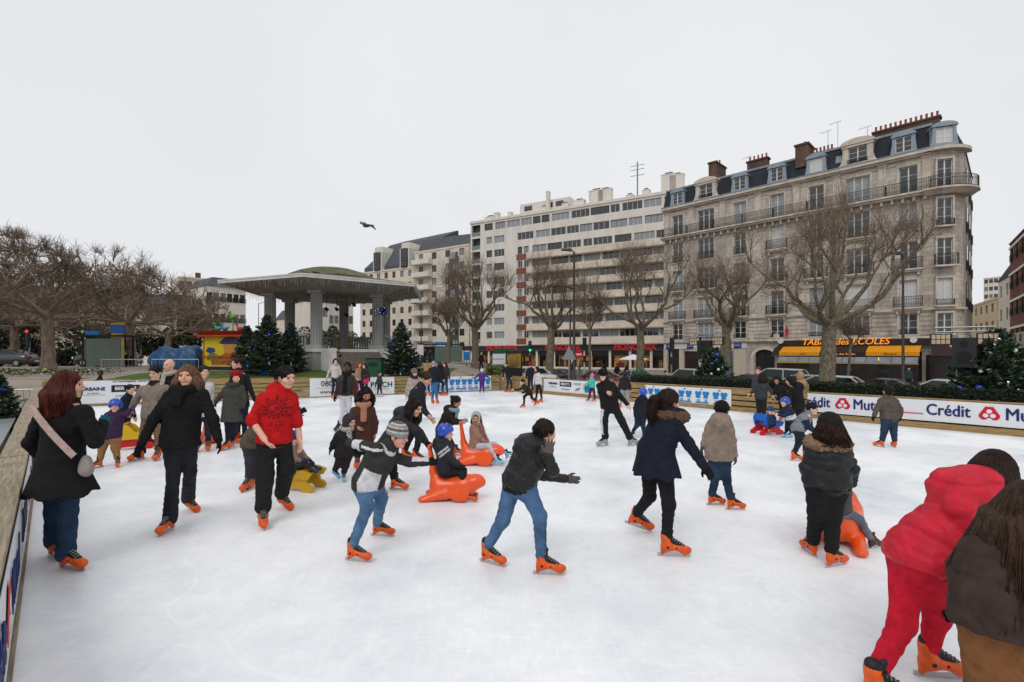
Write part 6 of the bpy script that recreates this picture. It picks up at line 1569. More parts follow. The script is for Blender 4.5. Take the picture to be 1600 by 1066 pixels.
# christmas firs
M_FIR = [mat('fir_needle', '#30432f', .6, .35, 3), mat('fir_needle_blue', '#42564a', .6, .35, 3), mat('fir_needle_dark', '#1f2c20', .7, .35, 3), mat('fir_needle_green', '#475a35', .6, .35, 3)]
M_BB = mat('bauble_blue', '#0d3fae', .18, .1, 3, metal=.3, coat=.6); M_BS = mat('foil_silver', '#c6ccd2', .22, .15, 8, metal=.85); M_BC = mat('foil_turquoise', '#0b7fae', .25, .2, 6, metal=.5); M_BW = mat('bauble_white', '#cfd3d8', .3, .05)
def fir_meshes(seed, H, Rb, n=46, dens=1.0):
    rr = np.random.RandomState(seed); P0 = []; D0 = []; L0 = []; K = Limbs(); K.add([(0, 0, 0), (0, 0, H * .5), (0, 0, H * .97)], [.055 * H / 2.5, .035 * H / 2.5, .008], 7)
    z = .08 * H
    while z < H * .985:
        f = 1 - z / H; nb = int(6 + 7 * f)
        for i in range(nb):
            a = 6.283 * (i + rr.rand()) / nb; L = Rb * (f ** .85) * rr.uniform(.72, 1.12) + .05
            pts = [np.array([0, 0, z])]; el = .35 - .55 * f + rr.normal(0, .08); d = np.array([math.cos(a) * math.cos(el), math.sin(a) * math.cos(el), math.sin(el)])
            for s in range(4): d = nrm(d + np.array([0, 0, -.05 + .09 * s]) + rr.normal(0, .03, 3)); pts.append(pts[-1] + d * L / 4)
            pts = np.array(pts); K.add(pts, np.linspace(.014, .004, 5), 3)
            m = int(L * 190 * dens) + 8; u = rr.uniform(.12, 1, m) ** .8 * 4; k = np.minimum(u.astype(int), 3); fr = u - k
            c = pts[k] * (1 - fr)[:, None] + pts[k + 1] * fr[:, None]; dd = pts[k + 1] - pts[k]; dd /= np.linalg.norm(dd, axis=1)[:, None]
            side = np.stack([-dd[:, 1], dd[:, 0], 0 * dd[:, 0]], 1) * rr.choice([-1, 1], m)[:, None]
            nd = dd * .55 + side * rr.uniform(.2, 1, m)[:, None] + rr.normal(0, .25, (m, 3)); nd /= np.linalg.norm(nd, axis=1)[:, None]
            P0.append(c); D0.append(nd); L0.append(rr.uniform(.06, .15, m) * (.6 + .4 * H / 2.5))
        z += H * .034 * rr.uniform(.8, 1.2)
    P = np.concatenate(P0); Dd = np.concatenate(D0); L = np.concatenate(L0); w = np.cross(Dd, rr.normal(0, 1, Dd.shape)); w /= np.linalg.norm(w, axis=1)[:, None]
    V = np.stack([P, P + Dd * (L * .5)[:, None] + w * (L * .16)[:, None], P + Dd * L[:, None], P + Dd * (L * .5)[:, None] - w * (L * .16)[:, None]], 1).reshape(-1, 3)
    return K.data('trunk', M_BARKG), mesh_from('needles', V, np.arange(len(V)).reshape(-1, 4), M_FIR, rr.choice(4, len(P), p=[.4, .25, .15, .2]), False)
def fir(label, x, y, z, H, Rb, seed, nb, group='decorated fir trees', foot=True, bs=.045, dens=1.0):
    t = thing('christmas_tree', label, 'fir tree', (x, y, z), 0, group); tr, nd = fir_meshes(seed, H, Rb, 46, dens); link('trunk', tr, t); link('crown', nd, t)
    rr = random.Random(seed)
    for i in range(nb):
        zz = H * rr.uniform(.08, .93); a = rr.uniform(math.pi * .85, math.pi * 2.15); r = Rb * (1 - zz / H) ** .85 * rr.uniform(.78, 1.0)
        q = rr.random(); mm = M_BB if q < .5 else M_BS if q < .72 else M_BC if q < .86 else M_BW; s = bs * rr.uniform(.6, 1.4) * (1.5 if mm is M_BB else 1)
        b = MB()
        if mm in (M_BS, M_BC) and rr.random() < .6:      # a curl of foil ribbon
            pts = [(math.cos(a) * r + .012 * j * math.sin(j * 1.7), math.sin(a) * r - .03, zz - .035 * j + .02 * math.sin(j * 2.3)) for j in range(7)]
            for j in range(6):
                p, q_ = pts[j], pts[j + 1]; b.add([(p[0] - .022, p[1], p[2]), (p[0] + .022, p[1] - .02, p[2] + .01), (q_[0] + .022, q_[1], q_[2]), (q_[0] - .022, q_[1] - .02, q_[2])], [(0, 1, 2, 3)])
            b.build('ribbon', mm, t)
        else:
            b.lathe([(0, -s), (s * .7, -s * .7), (s, 0), (s * .7, s * .7), (0, s)], 9, c=(math.cos(a) * r, math.sin(a) * r, zz)); b.build('bauble', mm, t, True)
    if foot:
        rg_ = np.random.RandomState(seed); b = Blob(); b.cone((0, 0, .02), (0, 0, .28), .26 * Rb + .1, .16 * Rb + .06, 0, .04, lambda s_, X, Y, Z: .035 * np.sin(30 * X + 4 * np.sin(20 * Z)) * np.sin(28 * Y + 20 * Z)); b.ell((0, 0, -.4), (2, 2, .4), sub=True, k=.01)
        link('foil_wrap', mesh_from('foil_wrap', *b.mesh(.03)[:2], M_BC if seed % 2 else M_BS, None, False), t)
    return t
def gfir(label, px, D, H, Rb, seed, nb, **k):
    x = (px - CX) / F * D; return fir(label, x, D, gz(x, D), H, Rb, seed, nb, **k)
gfir('wide decorated fir with blue baubles at the left corner of the bandstand', 418, 27.5, 3.25, 1.6, 61, 20)
gfir('decorated fir with silver and turquoise ribbons against the left bandstand column', 455, 28.8, 2.85, 1.05, 62, 18)
gfir('slim dark decorated fir right of the painted booth', 386, 30.0, 2.75, .95, 63, 12)
gfir('full decorated fir with white lights to the right of the bandstand', 627, 30.0, 3.1, 1.4, 64, 34)
xx = px_on(A_R + N_R * 2.6, E_R + N_R * 2.6, 1115); p = A_R + D_R * xx + N_R * 2.6
fir('small decorated fir behind the blue pictogram banner with a loudspeaker above it', p[0], p[1], -.25, 2.45, 1.3, 65, 30, bs=.05)
xx = px_on(A_R + N_R * 1.9, E_R + N_R * 1.9, 1556); p = A_R + D_R * xx + N_R * 1.9; FIR2 = p
fir('large decorated fir with big blue bows behind the bank banner at the right edge', p[0], p[1], -.4, 3.0, 1.85, 66, 30, bs=.055, dens=1.3)
xx = -8.6; fir('dark decorated fir cut by the left edge of the picture outside the left board', -12.55, 12.0, -.35, 1.75, .75, 67, 18, bs=.05)
# raised bed with a stone kerb wall, pansies
wl = [(-34, 25.5), (-24.0, 22.0), (-20.5, 23.0), (-19.5, 25.5), (-20.4, 29.0)]
t = thing('retaining_wall', 'low sandstone retaining wall holding the flower bed on the left', 'wall', (0, 0, 0)); M_SAND = stone_mat('sandstone', '#a3937c', '#998a74', 1.2, .5, .8, .2)
for i in range(len(wl) - 1):
    p0, p1 = np.array(wl[i]), np.array(wl[i + 1]); a_, L_ = frame_on(p0, p1); n_ = max(1, int(L_ / 1.6))
    for j in range(n_):
        m = MB(); m.box(L_ * j / n_ + .004, -.03, -.6, L_ * (j + 1) / n_ - .004, .28, .72); o = m.build('stone_block', M_SAND, t, loc=(p0[0], p0[1], 0)); o.rotation_euler = (0, 0, a_)
        m = MB(); m.box(L_ * j / n_ + .006, -.07, .722, L_ * (j + 1) / n_ - .006, .32, .80); o = m.build('coping_stone', M_SAND, t, loc=(p0[0], p0[1], 0)); o.rotation_euler = (0, 0, a_)
rg = np.random.RandomState(9); n = 3600; fx = rg.uniform(-34, -20.6, n); fy = 22.4 + rg.uniform(.3, 3.4, n) + np.where(fx < -24, (-24 - fx) * .35, (fx + 24) * .25)
P = np.stack([fx, fy, np.maximum(ground_z(fx, fy), .62) + rg.uniform(.05, .24, n)], 1); a = rg.uniform(0, 6.28, n); s = rg.uniform(.03, .075, n)
V = np.stack([P + np.stack([np.cos(a + q) * s, np.sin(a + q) * s * .6, .6 * s * np.sin(q + a * 3)], 1) for q in (0, 1.57, 3.14, 4.71)], 1).reshape(-1, 3)
link('flower_bed', mesh_from('flower_bed', V, np.arange(4 * n).reshape(-1, 4), [mat('petal_yellow', '#b09a2a', .7, .2, 3), mat('petal_white', '#a8a49a', .7, .2, 3), M_EV[1], M_EV[0], mat('petal_violet', '#4a3a5a', .7, .2, 3)], rg.choice(5, n, p=[.16, .10, .38, .3, .06]), False), None, kind='stuff')
m = MB(); m.add([(-34, 25.7, .60), (-24, 22.2, .60), (-20.6, 23.1, .60), (-19.8, 25.5, .60), (-21, 27.5, .64), (-34, 30, .64)], [(0, 1, 2, 3, 4, 5)]); m.build('bed_soil', mat('soil', '#2c2319', .95, .3, 6, .6, 30), None, kind='structure')
# ------------------------------------------------------------------ bandstand
M_CONC = mat('concrete_grey', '#8f8f8b', 0.85, 0.18, 1.2, 0.25, 16, stretch=(1, 1, .4)); M_CONCD = mat('concrete_soffit', '#8d8981', 0.9, 0.15, 0.8, 0.2, 10); M_CONCL = mat('concrete_fascia', '#c6c5c1', 0.8, 0.15, 1.5)
M_MOSS = mat('moss_roof', '#4a5230', 0.95, 0.35, 1.2, 0.6, 14, col2='#6f6a55')
BX, BY = -12.8, 35.0; BZ = gz(BX, BY - 5)
bs = thing('bandstand', 'concrete hexagonal bandstand with a mossy domed roof, fluted columns and steps', 'bandstand', (BX, BY, BZ))
hx = lambda R_, k, a0=-83: np.array([R_ * math.cos(math.radians(a0 + 60 * k)), R_ * math.sin(math.radians(a0 + 60 * k))])
def hexring(m, R0, z0, R1, z1, mi=0):
    for k in range(6):
        a_, b_, c_, d_ = hx(R0, k), hx(R0, k + 1), hx(R1, k + 1), hx(R1, k); m.quad((*a_, z0), (*b_, z0), (*c_, z1), (*d_, z1), mi)
ZE = 6.55 - BZ
m = MB(); hexring(m, 7.0, ZE + .02, 3.3, ZE + .62); hexring(m, 3.3, ZE + .62, .01, ZE + .62); m.build('roof', M_MOSS, bs)
m = MB(); m.lathe([(3.25, ZE + .60), (2.9, ZE + .82), (2.3, ZE + 1.10), (1.5, ZE + 1.34), (.7, ZE + 1.47), (0, ZE + 1.49)], 28); m.build('dome', M_MOSS, bs, True)
m = MB(); hexring(m, 6.87, ZE - .03, 4.7, ZE - .62); hexring(m, 4.7, ZE - .62, 2.0, ZE - .50); hexring(m, 2.0, ZE - .50, 1.9, ZE + .1); hexring(m, 1.9, ZE + .1, .01, ZE + .1); m.build('soffit', M_CONCD, bs)
for k in range(6):
    a_, b_ = hx(7.0, k), hx(7.0, k + 1); ang, L_ = frame_on(a_, b_); m = MB(); m.box(0, 0, ZE - .20, L_, .16, ZE + .015); m.box(.02, -.03, ZE - .06, L_ - .02, -.002, ZE + .0); o = m.build('fascia', M_CONCL, bs, loc=(a_[0], a_[1], 0)); o.rotation_euler = (0, 0, ang)
# hanging fringe of unlit icicle lights along the eaves
M_ICE = mat('light_string_pale', '#8f8d85', .5, .15, 8)
rr = random.Random(4)
for k in range(6):
    a_, b_ = hx(7.03, k), hx(7.03, k + 1); m = MB(); n_ = 50
    for i in range(n_):
        p = a_ + (b_ - a_) * (i + .5) / n_; l = rr.uniform(.1, .5) * (1 if i % 3 else .5); z0 = ZE - .20
        m.box(p[0] - .006, p[1] - .006, z0 - l, p[0] + .006, p[1] + .006, z0)
        for j in range(int(l / .12)): zz = z0 - .1 - j * .12; m.box(p[0] - .010, p[1] - .010, zz, p[0] + .010, p[1] + .010, zz + .02)
    o = m.build('icicle_lights', M_ICE, bs); o['kind'] = 'stuff'
# podium, columns, balustrades, steps
PZ = 1.30; RC = 4.0
m = MB(); hexring(m, 4.9, -.4, 4.9, PZ); hexring(m, 4.9, PZ, .01, PZ); m.build('podium', M_CONC, bs)
m = MB(); hexring(m, 5.0, PZ - .16, 5.0, PZ + .02); hexring(m, 5.0, PZ + .02, 4.0, PZ + .02); m.build('podium_edge', M_CONCL, bs)
for k in range(6):
    c = hx(RC, k); m = MB(); nf = 36; V = []; zs_ = [0, ZE - .55 - PZ]; r0 = .36
    for z in zs_:
        for i in range(nf): r_ = r0 * (1.0 if i % 3 else .86); t0 = 2 * math.pi * i / nf; V.append((r_ * math.cos(t0), r_ * math.sin(t0), z))
    m.add(V, [(i, (i + 1) % nf, (i + 1) % nf + nf, i + nf) for i in range(nf)]); 
    hb_ = PZ if k not in (0, 1) else PZ
    o = m.build('column', M_CONC, bs, loc=(c[0], c[1], PZ)); b = MB(); b.box(-.46, -.46, -.002, .46, .46, .28); b.box(-.42, -.42, ZE - .80 - PZ, .42, .42, ZE - .56 - PZ); b.build('column_block', M_CONC, o)
for k in range(1, 6):
    a_, b_ = hx(4.35, k), hx(4.35, k + 1); ang, L_ = frame_on(a_, b_); x0, x1 = .5, L_ - .5
    o = link('balustrade', None, bs, (a_[0], a_[1], PZ), ang)
    m = MB(); m.box(x0, -.16, .86, x1, .16, 1.02); m.box(x0, -.14, .0, x1, .14, .16); m.build('handrail', M_CONC, o)
    n_ = int((x1 - x0) / .24)
    for i in range(n_): xx = x0 + .12 + (x1 - x0 - .12) * i / n_; m = MB(); m.box(xx - .06, -.06, .163, xx + .06, .06, .857); m.build('baluster', M_CONC, o)
a_, b_ = hx(4.9, 0), hx(4.9, 1); ang, L_ = frame_on(a_, b_)
for s in range(7):
    h_ = PZ * (s + 1) / 8; m = MB(); m.box(L_ * .16, -.32 * (7 - s), h_ - PZ / 8 - .0, L_ * .84, -.004 - .32 * (6 - s) * (s < 6) * 0, h_); o = m.build('step', mat('step_stone', '#6f675d', .9, .2, 3, .3, 20), bs, loc=(a_[0], a_[1], 0)); o.rotation_euler = (0, 0, ang)
for f in (.10, .86):
    m = MB(); m.box(L_ * f, -2.2, -.3, L_ * f + .28, -.004, PZ + .05); o = m.build('step_wall', M_CONCL, bs, loc=(a_[0], a_[1], 0)); o.rotation_euler = (0, 0, ang)
for i, (x, y, z) in enumerate(((-1.2, .3, -.2), (-.3, -.2, -.35), (.2, .4, -.30), (1.0, .1, -.75), (1.5, .2, .0))):
    m = MB(); m.tube([(x, y, ZE - .5), (x, y, ZE - 1.0 + z)], .015, 5); m.tube([(x, y - .14, ZE - 1.05 + z), (x, y + .14, ZE - 1.12 + z)], [.10, .13], 10); m.build('spotlight', M_LINER, bs, True)
c = hx(RC + .42, 1); t = thing('star_ornament', 'blue tinsel ball ornament fixed to the right front column of the bandstand', 'ornament', (BX + c[0], BY + c[1], BZ + 3.9))
rg = np.random.RandomState(2); K = Limbs(); 
for i in range(150):
    d = rg.normal(0, 1, 3); d /= np.linalg.norm(d); K.add([d * .05, d * .35 * rg.uniform(.7, 1.1)], [.03, .012], 3)
link('tinsel', K.data('tinsel', M_BB), t); m = MB()
for i in range(16): d = rg.normal(0, .2, 3); m.box(d[0] - .025, d[1] - .2, d[2] - .025, d[0] + .025, d[1] - .15, d[2] + .025)
link('sequin', m.data('sequin', M_BS), t)['kind'] = 'stuff'
# pigeons on the roof and one on the wing
def pigeon(label, p, s=1.0, fly=False, rz=0.0):
    t = thing('pigeon', label, 'bird', p, rz); b = Blob()
    b.ell((0, 0, .09), (.065, .15, .06), None, 0, .03); b.cone((0, .12, .12), (0, .17, .17), .035, .028, 0, .03); b.ell((0, .185, .18), (.028, .034, .028), None, 0, .02); b.cone((0, .21, .178), (0, .235, .17), .009, .004, 0, .004); b.cone((0, -.12, .09), (0, -.27, .07), .035, .03, 0, .03)
    if not fly: b.cone((.02, 0, .05), (.02, 0, 0), .006, .006, 0, .004); b.cone((-.02, 0, .05), (-.02, 0, 0), .006, .006, 0, .004)
    link('body', mesh_from('body', *b.mesh(.014)[:2], mat('feather_grey', '#3d4148', .7, .3, 12), None, True), t)
    if fly:
        for sg in (-1, 1):
            m = MB(); pr = [(0.04, .07, .11), (.16, .10, .20), (.30, .05, .17), (.44, -.06, .04), (.36, -.12, .05), (.22, -.10, .14), (.06, -.08, .11)]
            V = [(sg * x, y, z) for x, y, z in pr]; m.add(V + [(x, y, z - .008) for x, y, z in V], [tuple(range(7)), tuple(range(13, 6, -1))] + [(i, (i + 1) % 7, (i + 1) % 7 + 7, i + 7) for i in range(7)]); m.build('wing', mat('feather_wing', '#54585f', .7, .35, 9), t)
    t.scale = (s, s, s)
pigeon('pigeon flying with spread wings against the sky', PX(573, 357, 17.0), 1.0, True, 1.2)
for px_, k_ in ((452, 0), (468, 1)):
    q = hx(6.3, 0); pigeon(('pigeon perched at the corner of the bandstand roof', 'second pigeon on the bandstand roof edge, nearer the dome')[k_], (BX + q[0] - .2 + k_ * .55, BY + q[1] + .3 + .2 * k_, BZ + ZE + .10 + .05 * k_), 1.0, False, 1.8)

# ------------------------------------------------------------------ painted booth with toy figures, tarpaulins
x, y = (348 - CX) / F * 31.5, 31.5
bt = thing('fairground_booth', 'yellow and red painted fairground booth with colourful toy birds on its roof', 'booth', (x, y, gz(x, y)), -.12)
bt.scale = (.9, .9, .9); M_BY = mat('booth_yellow', '#d3a80f', .6, .12, 3, col2='#b8b41a'); M_BR = mat('booth_red', '#b0330f', .55, .2, 4); M_BO = mat('booth_orange', '#c8561a', .55, .2, 4)
m = MB(); m.box(-1.5, 0, .25, 1.5, 2.2, 2.35); m.build('cabin', M_BY, bt)
m = MB(); m.box(-1.75, -.35, 2.35, 1.75, 2.5, 2.47); m.add([(-1.95, -.55, 2.75), (1.95, -.55, 2.75), (1.95, 2.7, 2.75), (-1.95, 2.7, 2.75), (-1.6, -.2, 2.47), (1.6, -.2, 2.47), (1.6, 2.4, 2.47), (-1.6, 2.4, 2.47)], [(0, 1, 2, 3), (0, 4, 5, 1), (1, 5, 6, 2), (2, 6, 7, 3), (3, 7, 4, 0)]); m.build('roof', M_BR, bt)
def blotch(cx, cz, pts, mm, y): 
    b = MB(); b.prism([(cx + a, cz + c) for a, c in pts], y - .004, y); return b.build('painted_panel', mm, bt)
blotch(.45, .35, [(-1.3, 0), (1.0, 0), (1.0, .75), (.75, 1.05), (.3, 1.15), (-.1, 1.0), (-.5, .7), (-1.0, .55), (-1.35, .3)], mat('paint_rust', '#8c3410', .5, .35, 3, col2='#b5601c'), -.004)
blotch(.55, 1.35, [(-.45, .0), (-.2, -.22), (.15, -.22), (.42, .02), (.5, .4), (.2, .62), (-.3, .6), (-.5, .35)], mat('paint_ochre', '#b07a34', .5, .2, 4), -.010)
blotch(.55, 1.80, [(-.85, .10), (-.6, .02), (.6, .02), (.95, .18), (.6, .48), (.1, .55), (-.4, .5)], mat('paint_violet', '#2c2252', .5, .25, 4), -.016)
blotch(-.85, 1.30, [(-.45, 0), (-.1, -.15), (.3, .0), (.2, .25), (-.3, .3)], mat('paint_blue', '#1d3574', .5, .25, 4), -.010)
blotch(-.75, .80, [(-.5, -.1), (.4, -.2), (.5, .2), (.1, .42), (-.4, .3)], mat('paint_olive', '#6a6a1c', .5, .3, 4), -.016)
m = MB(); m.box(-1.52, -.12, .95, 1.52, -.06, 1.0); m.box(-1.5, -.05, .27, -1.42, -.02, 2.33); m.build('counter_rail', M_BO, bt)
m = MB(); m.box(-1.9, -.6, .0, 1.9, .0, .22); m.build('plinth', M_LINER, bt)
def toybird(label, lx, ly, col, s, z=2.75, post=None):
    p = Matrix.Rotation(-.12, 4, 'Z') @ Vector((lx, ly, 0)) * .9; z *= .9; t = thing('toy_bird', label, 'toy', (x + p[0], y + p[1], gz(x, y) + z), -.12); b = Blob(); o = .9 if post else 0
    b.ell((0, 0, .20 + o), (.24, .16, .17), None, 0, .05); b.cone((-.16, 0, .28 + o), (-.26, 0, .50 + o), .08, .06, 0, .05); b.ell((-.28, 0, .56 + o), (.10, .08, .09), None, 0, .03); b.cone((-.36, 0, .55 + o), (-.48, 0, .53 + o), .04, .02, 0, .02); b.cone((.2, 0, .25 + o), (.36, 0, .36 + o), .07, .03, 0, .04)
    b.cone((0, 0, .1 + o), (0, 0, .0), .035, .05, 0, .03)
    v, q, tt = b.mesh(.03); link('body', mesh_from('body', v * s, q, mat('toy_' + col.lstrip('#'), col, .35, .1, 4, coat=.3), None, True), t)
toybird('green toy bird on a yellow post on top of the booth', .35, .6, '#3f9a18', .85, post=1)
toybird('teal toy bird sitting on the left of the booth roof', -.75, .5, '#0e8a66', .9)
toybird('blue toy bird in the middle of the booth roof', -.05, .3, '#2f6f9c', .85)
toybird('red toy bird on the right of the booth roof', .95, .5, '#a8281c', .85)
M_TARP = mat('tarpaulin_blue', '#0f4670', .45, .25, 3, .5, 10, spec=.45)
for px_, D_, r, lab, sd in ((264, 33, (1.2, 1.0, .95), 'rounded blue tarpaulin over a ride left of the booth', 1), (297, 32.5, (1.0, .9, 1.05), 'angular blue tarpaulin over a ride right beside the booth', 2)):
    xx = (px_ - CX) / F * D_; t = thing('tarpaulin', lab, 'tarpaulin', (xx, D_, gz(xx, D_))); b = Blob(); f_ = lambda s_, X, Y, Z: .07 * np.abs(np.sin(3.1 * X + 2 * Y + sd)) + .04 * np.sin(9 * X + 5 * Z + sd) * np.sin(7 * Y + 3 * Z)
    b.ell((0, 0, .55), r, None, 0, .1, f_); b.ell((.3 * (1 if sd == 2 else -1), 0, .95), (.5, .6, .55), None, 0, .3, f_); b.ell((0, 0, -1.0), (4, 4, 1.05), sub=True, k=.02); link('sheet', mesh_from('sheet', *b.mesh(.055)[:2], M_TARP, None, False), t)

# ------------------------------------------------------------------ street furniture
M_POLE = mat('pole_dark_brown', '#2f2320', .5, .15, 6); M_POLEG = mat('pole_grey', '#85888a', .5, .12, 6, metal=.3); M_GRN = mat('column_green', '#0f4a30', .5, .15, 3); M_ADB = mat('advert_black', '#141519', .35, .2, 3)
def at_(px_, D_): x_ = (px_ - CX) / F * D_; return x_, D_, gz(x_, D_)
def lamp_post(label, px_, D_, ytop, arm=1, m_=None, lower=None, w=.09, armL=1.2):
    x_, y_, z_ = at_(px_, D_); h = CAMH + (HY - ytop) * D_ / F - z_; t = thing('lamp_post', label, 'street lamp', (x_, y_, z_)); m_ = m_ or M_POLE
    b = MB(); b.tube([(0, 0, -.2), (0, 0, 1.1), (0, 0, 1.15), (0, 0, h)], [w * 1.6, w * 1.6, w, w * .7], 10); b.build('pole', m_, t, True)
    def head(z, L, s): 
        b = MB(); b.tube([(0, 0, z), (-s * L * .5, 0, z + .18), (-s * L, 0, z + .22)], .04, 6); b.build('arm', m_, t, True)
        b = MB(); b.add([(-s * (L + .7), -.14, z + .22), (-s * L, -.16, z + .16), (-s * L, .16, z + .16), (-s * (L + .7), .14, z + .22), (-s * (L + .65), -.1, z + .32), (-s * L, -.12, z + .34), (-s * L, .12, z + .34), (-s * (L + .65), .1, z + .32)], [(0, 1, 2, 3), (7, 6, 5, 4), (0, 4, 5, 1), (1, 5, 6, 2), (2, 6, 7, 3), (3, 7, 4, 0)]); b.build('lantern', M_POLE if m_ is M_POLE else M_POLEG, t)
    if arm: head(h - .1, armL * .15, arm)
    if lower: head(CAMH + (HY - lower) * D_ / F - z_, armL, 1)
lamp_post('tall brown lamp post with a second lower arm before the long cream block', 897, 33, 394, 1, lower=452, w=.10)
lamp_post('slimmer dark post standing right beside the tall brown lamp post', 891, 33.6, 470, 0, w=.07)
lamp_post('tall brown lamp post in front of the stone corner house', 1411, 30, 400, 1, w=.085)
lamp_post('thin lamp post before the pale block with corner balconies', 658, 62, 476, 1, w=.07, armL=4)
lamp_post('grey lamp post with a curved arm left of the bandstand column', 404, 62, 474, -1, M_POLEG, w=.07, armL=5)
def signal(label, px_, D_, ytop, lit, n=3, m_=None):
    x_, y_, z_ = at_(px_, D_); h = CAMH + (HY - ytop) * D_ / F - z_; t = thing('traffic_light', label, 'traffic light', (x_, y_, z_)); b = MB(); b.tube([(0, 0, -.1), (0, 0, h)], .06, 8); b.build('pole', m_ or M_POLEG, t, True)
    b = MB(); b.box(-.14, -.22, h - .95, .14, -.06, h); b.build('signal_box', M_LINER, t)
    for i, c in enumerate(('#ff2418', '#e8a010', '#1ce070')):
        b = MB(); z = h - .16 - i * .31; b.tube([(0, -.225, z), (0, -.27, z)], [.10, .09], 12); b.build('signal_lamp', mat('lamp_lit_' + lit, c, .3, 0, emit=2.5) if c == {'red': '#ff2418', 'green': '#1ce070'}.get(lit) else mat('lamp_off', '#26282a', .3, .1), t)
    b = MB(); b.box(-.10, -.2, h * .52, .10, -.065, h * .52 + .5); b.build('pedestrian_signal', M_LINER, t)
signal('traffic light showing red in front of the evergreens on the far left', 46, 40, 515, 'red')
signal('traffic light on a grey pole right of the leaning pollarded trunk', 220, 44, 523, 'off')
signal('traffic light showing green in front of the supermarket', 828, 42, 533, 'green')
signal('traffic light with stacked signals right of the brown lamp posts', 1049, 34, 528, 'off')
signal('white pole traffic light just left of the stacked signals', 913, 38, 528, 'off', m_=M_FRAME)
def road_sign(label, px_, D_, ytop, kind):
    x_, y_, z_ = at_(px_, D_); h = CAMH + (HY - ytop) * D_ / F - z_; t = thing('road_sign', label, 'road sign', (x_, y_, z_)); b = MB(); b.tube([(0, 0, -.1), (0, 0, h)], .04, 8); b.build('pole', M_POLEG, t, True)
    b = MB()
    if kind == 'tri': b.prism([(-.45, h - .85), (.45, h - .85), (0, h - .02)], -.06, -.045); b.build('plate', M_GREY, t)
    elif kind == 'noentry':
        b.tube([(0, -.05, h - .3), (0, -.065, h - .3)], .3, 20); b.build('plate', M_RED, t); c = MB(); c.box(-.2, -.072, h - .36, .2, -.067, h - .26); c.build('plate_bar', M_WHITE, t)
    elif kind == 'direction':
        for i, mm in enumerate((M_GRN, M_WHITE, M_WHITE)): c = MB(); c.box(-.9, -.07, h - .42 - i * .45, .9, -.045, h - .02 - i * .45); c.build('plate', mm, t)
    elif kind == 'blue': b.box(-.28, -.06, h - .75, .28, -.045, h); b.build('plate', M_BLUE, t); 
    elif kind == 'white': b.box(-.3, -.06, h - 1.0, .3, -.045, h); b.build('plate', M_WHITE, t)
road_sign('grey back of a triangular road sign beside the brown lamp post', 889, 31, 541, 'tri')
road_sign('round red no-entry sign among the traffic lights', 904, 35, 547, 'noentry')
road_sign('stack of green and white direction panels by the supermarket', 787, 40, 544, 'direction')
road_sign('parking board on a pole left of the tall brown post', 657, 48, 539, 'white')
road_sign('small blue road sign by the bus shelter beyond the decorated fir', 729, 44, 550, 'blue')
# advertising column, green street toilets/columns, bins
def boxthing(name, label, cat, px_, D_, w, d, h, mm, extra=None, zoff=0.0, bev=.03):
    x_, y_, z_ = at_(px_, D_); t = thing(name, label, cat, (x_, y_, z_ + zoff)); b = MB(); b.prism([(-w / 2, 0), (w / 2, 0), (w / 2, h - bev), (w / 2 - bev, h), (-w / 2 + bev, h), (-w / 2, h - bev)], 0, d); b.build('casing', mm, t)
    if extra: extra(t, w, d, h)
    return t
def adx(t, w, d, h):
    b = MB(); b.box(-w / 2 + .12, -.02, h * .45, w / 2 - .12, -.003, h - .2); b.build('poster', mat('poster_blue_gold', '#1f3a4c', .3, .7, 1.2, col2='#a07a20', emit=.12), t)
boxthing('advertising_panel', 'black illuminated advertising panel in front of the supermarket', 'advertising panel', 803, 38, 1.3, .3, 2.35, M_ADB, adx)
x_, y_, z_ = at_(998, 30); t = thing('green_column', 'dark green street column with a pointed top beside the hedge', 'column', (x_, y_, z_)); m = MB(); m.lathe([(.30, -.2), (.30, 1.35), (.34, 1.4), (.2, 1.7), (0, 1.95)], 12); m.build('shaft', M_GRN, t, True)
def binx(t, w, d, h): b = MB(); b.box(-w / 2 - .04, -.04, h, w / 2 + .04, d + .04, h + .06); b.box(-w * .3, -.015, h - .4, w * .3, -.003, h - .2); b.build('lid', M_LINER, t)
boxthing('green_cabinet', 'tall dark green cabinet in front of the bandstand steps', 'cabinet', 583, 27.5, .85, .7, 1.25, M_GRN, binx)
# bus shelters
def shelter(label, px_, D_, w, h, glass):
    x_, y_, z_ = at_(px_, D_); t = thing('bus_shelter', label, 'bus shelter', (x_, y_, z_)); b = MB(); b.box(-w / 2, -.3, h, w / 2, 1.3, h + .12); b.build('roof', M_LINER, t)
    for s in (-1, 1): b = MB(); b.box(s * (w / 2 - .1) - .05, .95, 0, s * (w / 2 - .1) + .05, 1.05, h); b.build('post', M_LINER, t)
    b = MB(); b.box(-w * .08 - .4, -.15, .1, w / 2 - .2, -.09, h - .15); b.build('end_panel', glass, t); b = MB(); b.box(-w / 2 + .2, 1.0, .3, -w * .1, 1.03, h - .2); b.build('pane', mat('shelter_glass', '#39443f', .1, .2, 1, spec=.5), t)
    b = MB(); b.box(-w * .15, -.35, h + .125, w * .1, -.25, h + .42); b.build('route_sign', M_BLUE, t)
shelter('bus shelter with a dull green end panel beside the pillar on the left', 152, 38, 4.2, 2.35, mat('shelter_panel', '#5c6b62', .35, .15, 1))
shelter('distant bus shelter under the bare tree beyond the decorated fir', 690, 66, 6.0, 2.4, mat('shelter_panel', '#5c6b62', .35, .15, 1))
x_, y_, z_ = at_(184, 38); t = thing('information_pillar', 'tall yellow information pillar with a blue head beside the bus shelter', 'information pillar', (x_, y_, z_))
